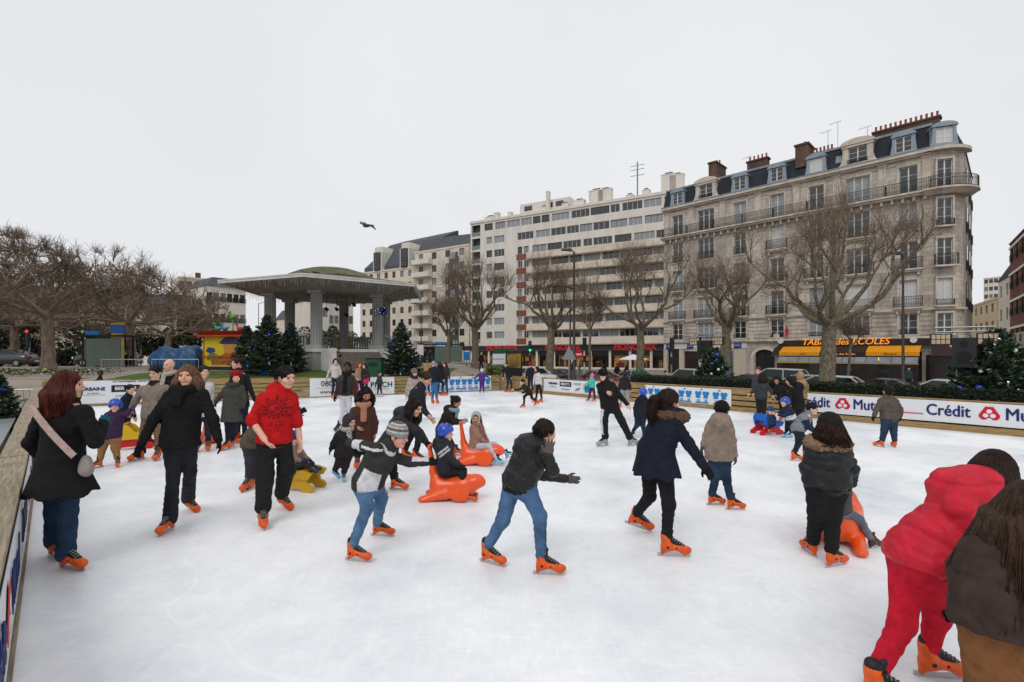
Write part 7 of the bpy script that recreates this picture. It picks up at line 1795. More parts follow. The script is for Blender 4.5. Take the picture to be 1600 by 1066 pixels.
b = MB(); b.box(-.42, -.1, 0, .42, .1, .55); b.build('foot', mat('pillar_stripe', '#40464e', .5, .5, 6, stretch=(4, 1, 1), col2='#b8b8b8'), t); b = MB(); b.box(-.42, -.1, .553, .42, .1, 2.6); b.build('panel', mat('pillar_yellow', '#b69a58', .5, .15, 3), t); b = MB(); b.box(-.46, -.12, 2.603, .46, .12, 3.25); b.build('head', mat('pillar_blue', '#1d5fae', .4, .08), t); b = MB(); b.box(-.46, -.12, 3.253, .46, .12, 3.42); b.build('cap', M_BY, t)
# crowd barriers on the left, bollard
def barrier(label, p, rz, w=2.0):
    t = thing('crowd_barrier', label, 'barrier', p, rz, 'crowd barriers'); b = MB()
    for z in (.18, 1.0): b.tube([(0, 0, z), (w, 0, z)], .02, 6)
    for xx in (0, w): b.tube([(xx, 0, 0), (xx, 0, 1.0)], .02, 6); b.tube([(xx, -.3, 0), (xx, .3, 0)], .018, 5)
    for i in range(1, 12): b.tube([(w * i / 12, 0, .18), (w * i / 12, 0, 1.0)], .008, 4)
    b.build('rail_frame', M_METAL, t)
barrier('grey crowd barrier standing by the left corner of the rink', (-17.2, 16.3, -.25), .3); barrier('grey crowd barrier in front of the blue tarpaulins', (-21.2, 29.0, .62), .1, 2.6); barrier('grey crowd barrier further left in front of the blue tarpaulins', (-24.0, 28.8, .62), .05, 2.6)
# parasol by the shops
x_, y_, z_ = at_(1003, 52); t = thing('parasol', 'small white parasol in front of the supermarket', 'parasol', (x_ - .9, y_, z_)); m = MB(); m.tube([(0, 0, 0), (0, 0, 2.5)], .04, 6); m.build('pole', M_POLEG, t); m = MB(); m.lathe([(1.5, 2.05), (1.45, 2.15), (.1, 2.6), (0, 2.62)], 8); m.build('canopy', M_WHITE, t)
# loudspeaker towers with floodlights
def truss_tower(label, p, z, h, side=1):
    t = thing('truss_tower', label, 'lighting tower', (p[0], p[1], z), -.75); w = .15; b = MB()
    for sx_ in (-1, 1):
        for sy in (-1, 1): b.tube([(sx_ * w, sy * w, 0), (sx_ * w, sy * w, h)], .022, 6)
    n_ = int(h / .3)
    for i in range(n_):
        z0, z1 = h * i / n_, h * (i + 1) / n_; s = 1 if i % 2 else -1
        for sy in (-1, 1): b.tube([(-s * w, sy * w, z0), (s * w, sy * w, z1)], .010, 4); b.tube([(sy * w, -s * w, z0), (sy * w, s * w, z1)], .010, 4)
    b.build('truss', M_METAL, t); b = MB(); b.tube([(-.62, 0, h + .03), (.62, 0, h + .03)], .024, 6); b.tube([(-.62, 0, h + .15), (.62, 0, h + .15)], .024, 6)
    for i in range(7): b.tube([(-.6 + i * .18, 0, h + .03), (-.5 + i * .18, 0, h + .15)], .010, 4)
    b.build('crossbar', M_METAL, t)
    for sx_ in (-1, 1):
        b = MB(); b.box(sx_ * .48 - .24, -.22, h - .34, sx_ * .48 + .24, -.08, h - .02); o = b.build('floodlight', M_LINER, t)
        for i in range(4):
            for j in range(2): c = MB(); c.box(sx_ * .48 - .2 + i * .103, -.232, h - .31 + j * .14, sx_ * .48 - .2 + i * .103 + .085, -.223, h - .31 + j * .14 + .12); c.build('reflector', mat('reflector_warm', '#b9a488', .15, .1, 4, metal=.6), o)
    b = MB(); b.prism([(-.25, h - .95), (.25, h - .95), (.25, h - .15), (-.25, h - .15)], -.52, -.17); o = b.build('loudspeaker', M_LINER, t); b = MB(); b.tube([(0, -.53, h - .68), (0, -.522, h - .68)], .17, 16); b.tube([(0, -.53, h - .32), (0, -.522, h - .32)], .09, 14); b.build('speaker_cone', mat('speaker_mesh', '#0d0d0f', .8, .2, 40), o)
    return t
xx = px_on(A_R + N_R * 3.2, E_R + N_R * 3.2, 1106); p = A_R + D_R * xx + N_R * 3.2; truss_tower('lighting truss with a black loudspeaker behind the small decorated fir', p, -.5, CAMH + (HY - 527) * p[1] / F + .5)
p = FIR2 - N_R * .1 - D_R * .62; truss_tower('lighting truss with a black loudspeaker and two floodlights behind the large decorated fir', p, -.5, CAMH + (HY - 520) * p[1] / F + .5)

# ------------------------------------------------------------------ parked cars
M_TYRE = mat('tyre_rubber', '#131314', .8, .1, 10); M_RIM = mat('wheel_rim', '#8d8f92', .35, .1, 10, metal=.7); M_CGL = mat('car_glass', '#0f1316', .06, .2, .5, spec=.5)
def car(label, px_, D_, rz, col, kind='hatch', z=None):
    x_, y_, z_ = at_(px_, D_); z_ = z_ if z is None else z
    t = thing('parked_car', label, 'car', (x_, y_, z_), rz, 'cars parked along the street')
    pm = mat('car_paint_' + col.lstrip('#'), col, .28, .06, 1.5, coat=.7, spec=.5)
    L = {'hatch': 4.0, 'estate': 4.5, 'sedan': 4.4, 'suv': 4.6}[kind]; H = {'hatch': 1.45, 'estate': 1.48, 'sedan': 1.42, 'suv': 1.72}[kind]; W_ = .86
    h = L / 2
    prof = [(-h, .38), (-h + .05, .75), (-h + .25, .92), (-h * .42, 1.0)]
    roof = {'hatch': [(-h * .05, H), (h * .45, H - .02), (h * .86, 1.02)], 'estate': [(-h * .05, H), (h * .70, H - .04), (h * .93, 1.0)], 'sedan': [(-h * .02, H), (h * .35, H - .02), (h * .68, 1.02)], 'suv': [(-h * .10, H), (h * .78, H - .05), (h * .95, 1.05)]}[kind]
    tail = [(h - .1, .98), (h, .7), (h - .02, .36)]
    # body: stations along x, lofted half-sections
    low = prof + [(h * .5, 1.02)] + tail
    xs_ = np.linspace(-h, h, 23); top = np.interp(xs_, [q[0] for q in low], [q[1] for q in low]); V = []; 
    for xx, zt in zip(xs_, top):
        e = 1 - max(0, (abs(xx) - h * .75) / (h * .25)) ** 2 * .22; w = W_ * e
        for yy, zz in ((-w * .92, .22), (-w, .45), (-w, .72), (-w * .93, zt - .02), (-w * .6, zt + .015), (w * .6, zt + .015), (w * .93, zt - .02), (w, .72), (w, .45), (w * .92, .22)): V.append((xx, yy, min(zz, zt + .015) if zz > zt else zz))
    b = MB(); n_ = 10; Fs = [(i * n_ + j, (i + 1) * n_ + j, (i + 1) * n_ + (j + 1) % n_, i * n_ + (j + 1) % n_) for i in range(22) for j in range(n_)]; Fs += [tuple(range(n_)), tuple(22 * n_ + j for j in range(n_ - 1, -1, -1))]
    b.add(V, [tuple(reversed(f)) for f in Fs]); b.build('body', pm, t, True)
    # cabin: glazed lower band and painted roof
    a0 = prof[-1][0]; (r0, rz0), (r1, rz1), (e0, ez) = roof; zb = .985; wb_, wt = W_ * .90, W_ * .70
    b = MB(); V = [(a0, -wb_, zb), (e0, -wb_, zb), (e0, wb_, zb), (a0, wb_, zb), (r0, -wt, rz0 - .05), (r1, -wt, rz1 - .05), (r1, wt, rz1 - .05), (r0, wt, rz0 - .05)]
    b.add(V, [(0, 1, 5, 4), (1, 2, 6, 5), (2, 3, 7, 6), (3, 0, 4, 7), (4, 5, 6, 7)]); b.build('window', M_CGL, t)
    b = MB(); b.add([(r0 - .06, -wt - .02, rz0 - .07), (r1 + .05, -wt - .02, rz1 - .07), (r1 + .05, wt + .02, rz1 - .07), (r0 - .06, wt + .02, rz0 - .07), (r0 + .1, -wt + .06, rz0), (r1 - .08, -wt + .06, rz1), (r1 - .08, wt - .06, rz1), (r0 + .1, wt - .06, rz0)], [(0, 1, 5, 4), (1, 2, 6, 5), (2, 3, 7, 6), (3, 0, 4, 7), (4, 5, 6, 7), (3, 2, 1, 0)]); b.build('roof', pm, t, True)
    for s in (-1, 1):
        for (xa, za, xb, zb2) in ((a0, zb, r0, rz0 - .05), ((r0 + r1) / 2 + .1, zb, (r0 + r1) / 2 + .05, rz0 - .05), (e0, zb, r1, rz1 - .05)):
            b = MB(); b.tube([(xa, s * (wb_ + .004), za), (xb, s * (wt + .004), zb2)], .035, 6); b.build('pillar', pm, t)
        b = MB(); b.box(a0 + .25, s * (W_ + .02) - .08, 1.0, a0 + .42, s * (W_ + .02) + .08, 1.14); b.build('mirror', pm, t)
        for xw in (-h * .62, h * .60):
            b = MB(); b.tube([(xw, s * (W_ - .18), .31), (xw, s * (W_ + .015), .31)], .315, 18); o = b.build('wheel', M_TYRE, t); b = MB(); b.tube([(xw, s * (W_ + .0), .31), (xw, s * (W_ + .025), .31)], [.20, .18], 14); b.build('rim', M_RIM, o)
        b = MB(); b.box(-h + .0, s * .62 - .16, .62, -h + .12, s * .62 + .16, .80); b.build('headlight', M_BS, t); b = MB(); b.box(h - .13, s * .66 - .14, .68, h - .0, s * .66 + .14, .98 if kind in ('estate', 'suv') else .85); b.build('tail_light', mat('tail_light_red', '#8c0f12', .25, .05), t)
    for xx, mm in ((-h - .012, M_WHITE), (h + .002, M_WHITE)): b = MB(); b.box(xx, -.26, .42, xx + .012, .26, .53); b.build('number_plate', mm, t)
sd = -.80
car('white estate car with red tail lights parked before the café', 1281, 28.0, sd, '#c4c4c2', 'estate'); car('dark grey saloon car parked beside the white estate before the café', 1372, 25.5, sd, '#23282c', 'sedan'); car('silver car partly behind the large decorated fir at the right', 1462, 24.0, sd, '#a9adb0', 'hatch')
car('dark blue-grey car parked right of the small decorated fir', 1166, 31.0, sd, '#232c30', 'sedan'); car('white people carrier behind the woman in the grey jacket', 1207, 33.0, sd, '#bcbdbd', 'suv'); car('pale green-grey car hidden behind the group at the fence', 1246, 29.5, sd, '#8fa39a', 'hatch')
car('silver off-road car behind the man in red left of the small decorated fir', 1072, 32.0, sd, '#9fa29d', 'suv'); car('maroon car with a pale windscreen behind the brown lamp post', 930, 36.0, sd + .15, '#5c1c24', 'hatch'); car('white car at the foot of the pale plane trunk', 838, 38.5, sd + 2.9, '#c6c7c4', 'hatch'); car('dark blue car behind the white car', 868, 42.0, sd + .2, '#1d2433', 'sedan')
car('dark saloon car behind the flower bed beside the two men', 170, 40.0, .12, '#1b2028', 'sedan'); car('dark car with a shining bonnet at the far left edge', 12, 40.0, .1, '#202226', 'sedan'); car('grey car almost hidden behind the tall grass tuft', 985, 37.0, sd, '#3a4046', 'hatch')

# ------------------------------------------------------------------ sleds
def seal(label, nose, tail_, H_handle=None, col='#e4500f', s=1.0):
    """Moulded seal sled lying on the ice: round head, long back, fore flippers spread flat, tail drawn up into a push handle."""
    n0, t0 = np.array(nose, float), np.array(tail_, float); d = n0 - t0; L = np.linalg.norm(d); a = math.atan2(d[1], d[0])
    t = thing('seal_sled', label, 'sled', (t0[0], t0[1], 0), a, 'seal shaped sleds'); u = L; b = Blob()
    b.cone((.26 * u, 0, .20 * u), (.68 * u, 0, .23 * u), .165 * u, .175 * u, 0, .08); b.cone((.68 * u, 0, .24 * u), (.84 * u, 0, .30 * u), .165 * u, .125 * u, 0, .06)
    b.ell((.885 * u, 0, .315 * u), (.125 * u, .105 * u, .10 * u), None, 0, .04); b.ell((.965 * u, 0, .285 * u), (.055 * u, .065 * u, .05 * u), None, 0, .03)
    b.cone((.26 * u, 0, .22 * u), (.145 * u, 0, .44 * u), .135 * u, .058 * u, 0, .10); b.cone((.145 * u, 0, .44 * u), (.085 * u, 0, .84 * u), .058 * u, .034 * u, 0, .05); b.cone((.085 * u, -.06 * u, .865 * u), (.085 * u, .06 * u, .865 * u), .032 * u, .032 * u, 0, .03)
    for sg in (-1, 1):
        b.cone((.40 * u, sg * .13 * u, .12 * u), (.02 * u, sg * .20 * u, .045 * u), .085 * u, .05 * u, 0, .05); b.ell((.03 * u, sg * .21 * u, .04 * u), (.085 * u, .06 * u, .036 * u), None, 0, .03); b.ell((.62 * u, sg * .15 * u, .10 * u), (.15 * u, .06 * u, .11 * u), None, 0, .04)
    b.ell((.45 * u, 0, -1.0 * u), (2 * u, 2 * u, 1.012 * u), sub=True, k=.01)
    link('shell', mesh_from('shell', *b.mesh(.014)[:2], mat('sled_plastic_' + col.lstrip('#'), col, .32, .08, 4, spec=.5, coat=.15), None, True), t)
    for sg in (-1, 1): e = Blob(); e.ell((.93 * u, sg * .078 * u, .345 * u), .014 * u + .004); link('eye', mesh_from('eye', *e.mesh(.006)[:2], M_LINER, None, True), t)
    return t
seal('orange seal sled ridden by the boy in the blue helmet and navy coat', PX(757, 745, 6.55)[:2], PX(664, 775, 6.65)[:2]); seal('orange seal sled ridden by the girl in beige', PX(787, 706, 8.6)[:2], PX(714, 722, 8.75)[:2]); seal('orange seal sled seen from behind in front of the girl in the black puffer jacket', PX(1322, 800, 5.65)[:2], PX(1304, 800, 4.86)[:2])
def chair_sled(label, p, rz, c1, c2, c3=None, s=1.0):
    """Two-piece plastic chair sled: a flat cut-out runner frame under a tub seat with a raised back."""
    t = thing('chair_sled', label, 'sled', (p[0], p[1], 0), rz, 'plastic chair sleds'); pr = [(-.42, .0), (-.30, .0), (-.22, .07), (.10, .07), (.18, .0), (.34, .0), (.40, .06), (.36, .13), (.26, .17), (.22, .34), (-.16, .36), (-.20, .26), (-.34, .16), (-.44, .10)]
    for sg in (-1, 1): m = MB(); m.prism([(x_ * s, z_ * s) for x_, z_ in pr], sg * .20 * s - .022, sg * .20 * s + .022); m.build('runner', mat('sled_plastic_' + c1.lstrip('#'), c1, .35, .06, 4, coat=.15), t)
    m = MB(); m.box(-.16 * s, -.18 * s, .28 * s, .2 * s, .18 * s, .33 * s); m.build('seat', mat('sled_plastic_' + c3.lstrip('#'), c3, .35, .06, 4) if c3 else mat('sled_plastic_' + c2.lstrip('#'), c2, .35, .06, 4), t)
    sh = [(-.24, .24), (.30, .26), (.38, .38), (.20, .44), (.02, .42), (-.10, .56), (-.24, .62), (-.30, .48)]
    for sg in (-1, 1): m = MB(); m.prism([(x_ * s, z_ * s) for x_, z_ in sh], sg * .235 * s - .018, sg * .235 * s + .018); m.build('side_panel', mat('sled_plastic_' + c2.lstrip('#'), c2, .35, .06, 4, coat=.15), t)
    m = MB(); m.add([(-.29 * s, -.21 * s, .42 * s), (-.29 * s, .21 * s, .42 * s), (-.24 * s, .21 * s, .62 * s), (-.24 * s, -.21 * s, .62 * s), (-.26 * s, -.21 * s, .42 * s), (-.26 * s, .21 * s, .42 * s), (-.20 * s, .21 * s, .62 * s), (-.20 * s, -.21 * s, .62 * s)], [(0, 3, 2, 1), (4, 5, 6, 7), (0, 1, 5, 4), (1, 2, 6, 5), (2, 3, 7, 6), (3, 0, 4, 7)]); m.build('backrest', mat('sled_plastic_' + c2.lstrip('#'), c2, .35, .06, 4, coat=.15), t)
    return t
chair_sled('blue and red plastic chair sled with children by the right fence', GP(1199, 678)[:2], .25, '#c01018', '#0f56b4', s=.80); chair_sled('yellow chair sled carrying the toddler behind the man in red', GP(473, 764)[:2], -.25, '#c69a0c', '#c69a0c', '#b8900a', s=.72)
chair_sled('red and blue chair sled with a yellow side beside the man in taupe', GP(214, 700)[:2], .4, '#b80f1c', '#d4ac14', '#143f9c', s=.85); t_ = seal('orange seal sled behind the woman in the crimson beret', PX(338, 694, 10.6)[:2], PX(318, 694, 11.0)[:2])

# ------------------------------------------------------------------ people off the ice
GB = 'people walking beyond the rink'
def ped(label, px_, D_, yhead, H, **k):
    x_, y_, z_ = at_(px_, D_); fy = HY + (CAMH - z_) * F / D_; return stander(label, px_, fy, yhead, D=D_, z0=z_, H=H, skate='shoe', group=k.pop('group', GB), **k)
ped('man in a dark coat standing by the flower bed with his back to us', 66, 33, 0, 1.78, yaw=175, tc='#15151a', pc='#223a60', hair='short', hc='#18110f', top='jacket'); ped('man in a pale grey hooded top and jeans beside the man in the dark coat', 80, 32.6, 0, 1.80, yaw=170, tc='#8d8f94', pc='#223a60', hair='short', hc='#20160f', hood=1)
ped('person in a dark brown coat before the supermarket', 944, 44, 0, 1.75, yaw=170, top='coat', hem=.2, tc='#241c1a', pc='#17171b', hair='longback', hc='#171110'); ped('man in a dark suit walking past the shops', 964, 44, 0, 1.8, yaw=150, top='coat', hem=.15, tc='#14161c', pc='#15171c', hair='short', hc='#171110'); ped('woman in black walking past the shops beside the man in the suit', 979, 43, 0, 1.68, yaw=-160, top='coat', hem=.15, tc='#17151a', pc='#15171c', hair='longback', hc='#20140f')
ped('man in a red jacket standing beside the silver off-road car', 1040, 28, 0, 1.7, yaw=30, tc='#8c1c1c', pc='#23262e', hair='short', hc='#1a1210'); ped('person in dark clothes by the scooters near the supermarket corner', 752, 40, 0, 1.65, yaw=60, tc='#1c1c20', pc='#1a1c22', hair='short', hc='#18110f', tint2='#a8a8a8')
for i, (px_, D_, c, lab) in enumerate(((663, 60, '#1a1a1e', 'person in black waiting at the distant bus shelter'), (672, 62, '#20242c', 'second dark figure waiting at the distant bus shelter'), (894, 62, '#2a1f1c', 'pedestrian in brown at the supermarket doors'), (905, 64, '#1a1c22', 'pedestrian in dark blue at the supermarket doors'), (1420, 36, '#2a3a3c', 'pedestrian in grey-green walking past the café terrace'))):
    ped(lab, px_, D_, 0, 1.7, yaw=60 + 70 * i, tc=c, pc='#17171c', hair='short', hc='#18110f')
person('man with short dark hair seated beyond the sponsor banner at the far left corner', (156, 640),
    dict(h=(157, 584), n=(156, 592), p=(153, 616), sL=(147, 597), sR=(166, 597), eL=(144, 608), wL=(154, 604), eR=(168, 608), wR=(160, 598)), H=1.72, yaw=30, D=20.0, z0=-.1, top='jacket', tc='#17171c', hair='short', hc='#120d0c', sk='dark', legs=False, group=GB)
c = (BX, BY); Y_ = 30.6; x_ = (527 - CX) / F * Y_; zz = BZ + 1.0
person('man in black sitting on the bandstand steps with a dark bag', (527, 600),
    dict(h=(529, 546), n=(527, 552), p=(521, 568), sL=(521, 555), sR=(532, 556), eL=(517, 562), wL=(519, 568), eR=(532, 563), wR=(527, 567), kL=(518, 566), aL=(515, 577), kR=(522, 567), aR=(521, 578)), H=1.75, yaw=-40, D=Y_, z0=BZ, dz=dict(kL=-.35, kR=-.35), top='jacket', tc='#0f0f12', pc='#121216', hair='short', hc='#120d0c', sk='mid', skate='shoe', lift=(1, 1), group=GB)
t = thing('handbag', 'bright pink handbag held by the woman in the dark jacket at the far fence', 'bag', GP(573, 622)); b = Blob(); q = PX(573, 596, GD(622)) - GP(573, 622) + np.array([0, -.12, 0]); b.ell(q, (.14, .07, .12), None, 0, .02); m_ = b.mesh(.02); link('pouch', mesh_from('pouch', *m_[:2], cloth('#b01c4c'), None, True), t); b = MB(); b.tube([q + [-.1, 0, .1], q + [-.06, 0, .28], q + [.06, 0, .28], q + [.1, 0, .1]], .012, 5); b.build('handle', cloth('#b01c4c'), t)
t = thing('red_bag', 'bright red bag at the side of the woman in white trousers', 'bag', GP(553, 673)); b = Blob(); q = PX(554, 608, GD(673)) - GP(553, 673) + np.array([0, .05, 0]); b.ell(q, (.10, .06, .19), None, 0, .02); link('pouch', mesh_from('pouch', *b.mesh(.02)[:2], cloth('#b80f22'), None, True), t)
# ------------------------------------------------------------------ the skaters one by one
def held(name, label, cat, loc=(0, 0, 0)): return thing(name, label, cat, loc)

def paint_emblem(V, Q, T, mats, P, base):
    c = V[Q].mean(1); e1 = V[Q[:, 1]] - V[Q[:, 0]]; e2 = V[Q[:, 2]] - V[Q[:, 0]]; n = np.cross(e1, e2)
    o = P['n'] * 0.60 + P['p'] * 0.40 + np.array([0.035, 0, 0.02])
    dx, dz_ = c[:, 0] - o[0], c[:, 2] - o[2]; r = np.hypot(dx, dz_); a = np.arctan2(dz_, dx)
    fr = (n[:, 1] < 0) & (T == 0)
    m = fr & (((r < 0.115) & (r > 0.085) & (np.sin(14 * a) > -0.1)) | ((r < 0.078) & (r > 0.06)) | ((r < 0.05) & (np.sin(60 * dx) * np.sin(55 * dz_ + 1) > 0.05)) | ((r > 0.115) & (r < 0.15) & (np.sin(9 * a + 1) > 0.72) & (dz_ > -0.1)))
    m |= fr & (np.abs(dz_ + 0.165) < 0.022) & (np.abs(dx) < 0.09) & (np.sin(150 * dx) > -0.2) & (np.sin(200 * dz_) > -.5)
    T = T.copy(); T[m] = len(mats)
    return T, mats + [cloth('#74060f', 'print')]
def paint_sport(V, Q, T, mats, P, base):
    c = V[Q].mean(1); T = T.copy(); up = nrm(P['n'] - P['p']); a = (c - P['p']) @ up
    L = np.linalg.norm(P['n'] - P['p'])
    side = (c[:, 1] < P['p'][1] - 0.02)
    fx = (c - P['p'])[:, 0]
    m = side & (a < 0.40 * L) & (fx > -0.055 + 0.45 * np.maximum(a, 0)) & (fx < 0.11 + 0.3 * a) & (a > -0.2)
    T[m] = len(mats)
    arm = nrm(P['wR'] - P['eR']); t = (c - P['eR']) @ arm; d = np.linalg.norm(c - P['eR'] - t[:, None] * arm, axis=1)
    up_side = (c[:, 2] > (P['eR'] + t[:, None] * arm)[:, 2] + 0.012)
    T[(t > 0.03) & (t < 0.3) & (d < 0.1) & up_side] = len(mats)
    armL = nrm(P['wL'] - P['eL']); t = (c - P['eL']) @ armL; d = np.linalg.norm(c - P['eL'] - t[:, None] * armL, axis=1)
    T[(t > -0.02) & (t < 0.09) & (d < 0.1)] = len(mats)
    for q in 'LR':
        ln = P['e' + q] - P['n']; l = nrm(ln); t = (c - P['n']) @ l; d = c - P['n'] - t[:, None] * l
        T[(t > 0.02) & (t < np.linalg.norm(ln)) & (np.abs(d @ np.cross(l, [0, 1.0, 0])) < 0.013) & (c[:, 2] > P['e' + q][2] - .1) & (np.abs(d[:, 2]) < .12) & (side if q == 'R' else c[:, 1] < 9)] = len(mats)
    nk = np.linalg.norm(c - (P['n'] + up * 0.02), axis=1)
    T[(nk > 0.095) & (nk < 0.118) & (T == 0)] = len(mats)
    return T, mats + [cloth('#c9c8cc', 'wool')]
def paint_armband(V, Q, T, mats, P, base):
    c = V[Q].mean(1); T = T.copy(); ax = nrm(P['eL'] - P['sL']); t = (c - P['sL']) @ ax; d = np.linalg.norm(c - P['sL'] - t[:, None] * ax, axis=1)
    for q in 'LR':
        ax = nrm(P['e' + q] - P['s' + q]); t = (c - P['s' + q]) @ ax; d = np.linalg.norm(c - P['s' + q] - t[:, None] * ax, axis=1)
        T[(d < 0.085) & (((t > 0.055) & (t < 0.08)) | ((t > 0.095) & (t < 0.12)))] = len(mats)
    return T, mats + [cloth('#b9bab4', 'knit')]
def paint_legstripe(V, Q, T, mats, P, base):
    c = V[Q].mean(1); T = np.zeros(len(Q), int)
    a = P['tL'] + np.array([-0.0, 0, 0]); x = c[:, 0]
    xe = np.interp(c[:, 2], [P['aL'][2], P['kL'][2], P['p'][2]], [P['aL'][0] - 0.055, P['kL'][0] - 0.075, P['p'][0] - 0.145])
    T[(x < xe + 0.022) & (c[:, 2] > P['aL'][2] + .1)] = 1
    return T, mats + [cloth('#c4c4ca', 'wool')]
def paint_vest(V, Q, T, mats, P, base):
    c = V[Q].mean(1); T = T.copy()
    for q in 'LR':
        for a_, b_ in (('s', 'e'), ('e', 'w')):
            A, B = P[a_ + q], P[b_ + q]; l = nrm(B - A); t = (c - A) @ l; d = np.linalg.norm(c - A - t[:, None] * l, axis=1)
            T[(d < 0.075) & (t > 0.035 if a_ == 's' else t > -.03)] = len(mats)
    return T, mats + [cloth('#1a2336', 'wool')]
def paint_chest(col, lo, hi):
    def f(V, Q, T, mats, P, base):
        c = V[Q].mean(1); up = nrm(P['n'] - P['p']); a = (c - P['p']) @ up / np.linalg.norm(P['n'] - P['p']); T = T.copy()
        T[(a > lo) & (a < hi)] = len(mats)
        return T, mats + [cloth(col, 'wool')]
    return f

# -- woman at the left board, seen from behind
r1 = person('auburn-haired woman in a flared black coat, seen from behind by the left board', (100, 886),
    dict(h=(108, 602), n=(106, 634), sL=(64, 646), sR=(134, 644), eL=(48, 692), wL=(66, 716), eR=(149, 690), wR=(161, 662), p=(95, 722), kL=(84, 800), aL=(84, 862), kR=(107, 800), aR=(103, 864)),
    H=1.72, yaw=155, hyaw=120, dz=dict(wL=.22, wR=.2, kL=.05, aL=.16), top='coat', tc='#08080a', bulk=1.18, hem=0.27, flare=1.5, pc='#17304a', leg=.96, bell=.022, hips=1.1, hair='long', tail=.17, hc='#4a1d15', extra=dict(wid=1.25), sk='light', glove='#0d5468', toes=(70, 75), collar=.2)
t = thing('shoulder_bag', 'pale pink shoulder bag slung across the back of the woman in the flared black coat', 'bag', r1[2])
P = r1[1]
def out(p, y): return np.array([p[0], p[1] + y, p[2]])
sp = PX(80, 630, GD(886)) - r1[2]; ep = PX(146, 706, GD(886)) - r1[2]
m = MB(); ctr = (P['n'] + P['p']) / 2
N_ = 14; strap = []
for i in range(N_ + 1):
    u = i / N_; p = sp + (ep - sp) * u; strap.append(np.array([p[0], ctr[1] - 0.205 - 0.02 * math.sin(math.pi * u), p[2]]))
V_ = []
for i, p in enumerate(strap):
    d_ = nrm(strap[min(i + 1, N_)] - strap[max(i - 1, 0)]); w_ = np.cross(d_, [0, 1.0, 0]) * 0.030
    for (a_, b_) in ((1, 0), (-1, 0), (-1, .008), (1, .008)): V_.append(p + w_ * a_ + np.array([0, b_, 0]))
F_ = [tuple(i * 4 + j for j in (a_, (a_ + 1) % 4)) + tuple((i + 1) * 4 + j for j in ((a_ + 1) % 4, a_)) for i in range(N_) for a_ in range(4)]
m.add(V_, F_ + [(3, 2, 1, 0), tuple(N_ * 4 + j for j in range(4))]); m.build('strap', cloth('#b39a92', 'wool'), t)
b = Blob(); bc = ep + np.array([0.02, -0.10, -0.1]); b.ell(bc, (0.05, 0.05, 0.09), None, 0, .02, wrinkle(.008, 30)); b.ell(bc + np.array([0, 0, -.04]), (0.058, 0.055, 0.065), None, 0, .02)
link('pouch', mesh_from('pouch', *b.mesh(.011)[:2], cloth('#8d8480', 'wool'), None, True), t)

# -- woman walking towards us in the black jacket
person('brown-haired woman in a black jacket and dark flared jeans skating toward us', (268, 828),
    dict(h=(293, 588), n=(289, 611), sL=(262, 619), sR=(319, 616), eL=(240, 655), wL=(221, 694), eR=(333, 655), wR=(341, 688), p=(281, 686), kL=(271, 742), aL=(266, 806), kR=(297, 736), aR=(294, 778)),
    H=1.68, yaw=8, hyaw=12, pitch=-4, dz=dict(aR=.55, kR=.12, eL=-.08, wL=-.06), top='coat', tc='#0a0a0c', bulk=1.16, hem=.07, flare=1.1, pc='#181b21', leg=.92, bell=.026, hair='long', tail=.19, hc='#6b4c36', extra=dict(wid=1.15), scarf=dict(c='#0c0c0e', tail=.16), glove='#0b0b0c', hands=('relaxed', 'relaxed'), toes=(5, 60), lift=(0, 1), tpitch=(0, -12))

# -- young man in the red sweatshirt
person('young man in a red hooded sweatshirt with a dark print and baggy black sweatpants', (413, 818),
    dict(h=(447, 590), n=(436, 611), sL=(408, 622), sR=(459, 621), eL=(393, 657), wL=(413, 686), eR=(464, 657), wR=(468, 686), p=(429, 684), kL=(414, 742), aL=(411, 795), kR=(447, 734), aR=(440, 772)),
    H=1.80, yaw=28, hyaw=62, pitch=6, dz=dict(kR=.1, aR=.42, wL=-.12, eL=-.06), top='hoodie', tc='#b3060c', tk='wool', bulk=1.06, hem=.03, band=.05, pc='#161618', pk='wool', baggy=.85, hair='short', hc='#161010', sk='light', hood=1, sleeve=.16, hands=('relaxed', 'relaxed'), toes=(28, 55), lift=(0, 1), tpitch=(0, -14), extra=dict(paint=paint_emblem), collar=.22)

# -- man in the taupe jacket, looking down
person('man with short dark hair in a taupe winter jacket and tan trousers, looking down', (233, 718),
    dict(h=(242, 582), n=(241, 601), sL=(220, 609), sR=(262, 607), eL=(212, 626), wL=(205, 640), eR=(265, 630), wR=(263, 651), p=(240, 647), kL=(225, 682), aL=(220, 707), kR=(249, 680), aR=(247, 705)),
    H=1.76, yaw=4, pitch=14, top='jacket', tc='#7d6f66', tk='wool', bulk=1.15, hem=.07, pc='#7d5f45', pk='wool', leg=1.1, hair='short', hc='#1b1412', toes=(-15, 20), collar=.08, tint2='#101012')
person('balding man in a black jacket and thick pale scarf behind the man in taupe', (267, 703),
    dict(h=(264, 571), n=(265, 586), p=(265, 640)), H=1.78, yaw=-12, D=10.0, top='jacket', tc='#0d0d10', hem=.06, pc='#20242c', hair='none', hc='#2a2220', scarf=dict(c='#a59d96', tail=.2), collar=.1)
person('young man in a white zipped sweater behind the woman in the black jacket', (317, 704),
    dict(h=(319, 581), n=(318, 597), p=(317, 645), sL=(305, 602), sR=(331, 602)), H=1.76, yaw=25, hyaw=50, top='jacket', tc='#c6c0c2', hem=.04, pc='#1a2233', hair='short', hc='#1d1614', toes=(20, 30), tint2='#8a7d70', collar=.12)
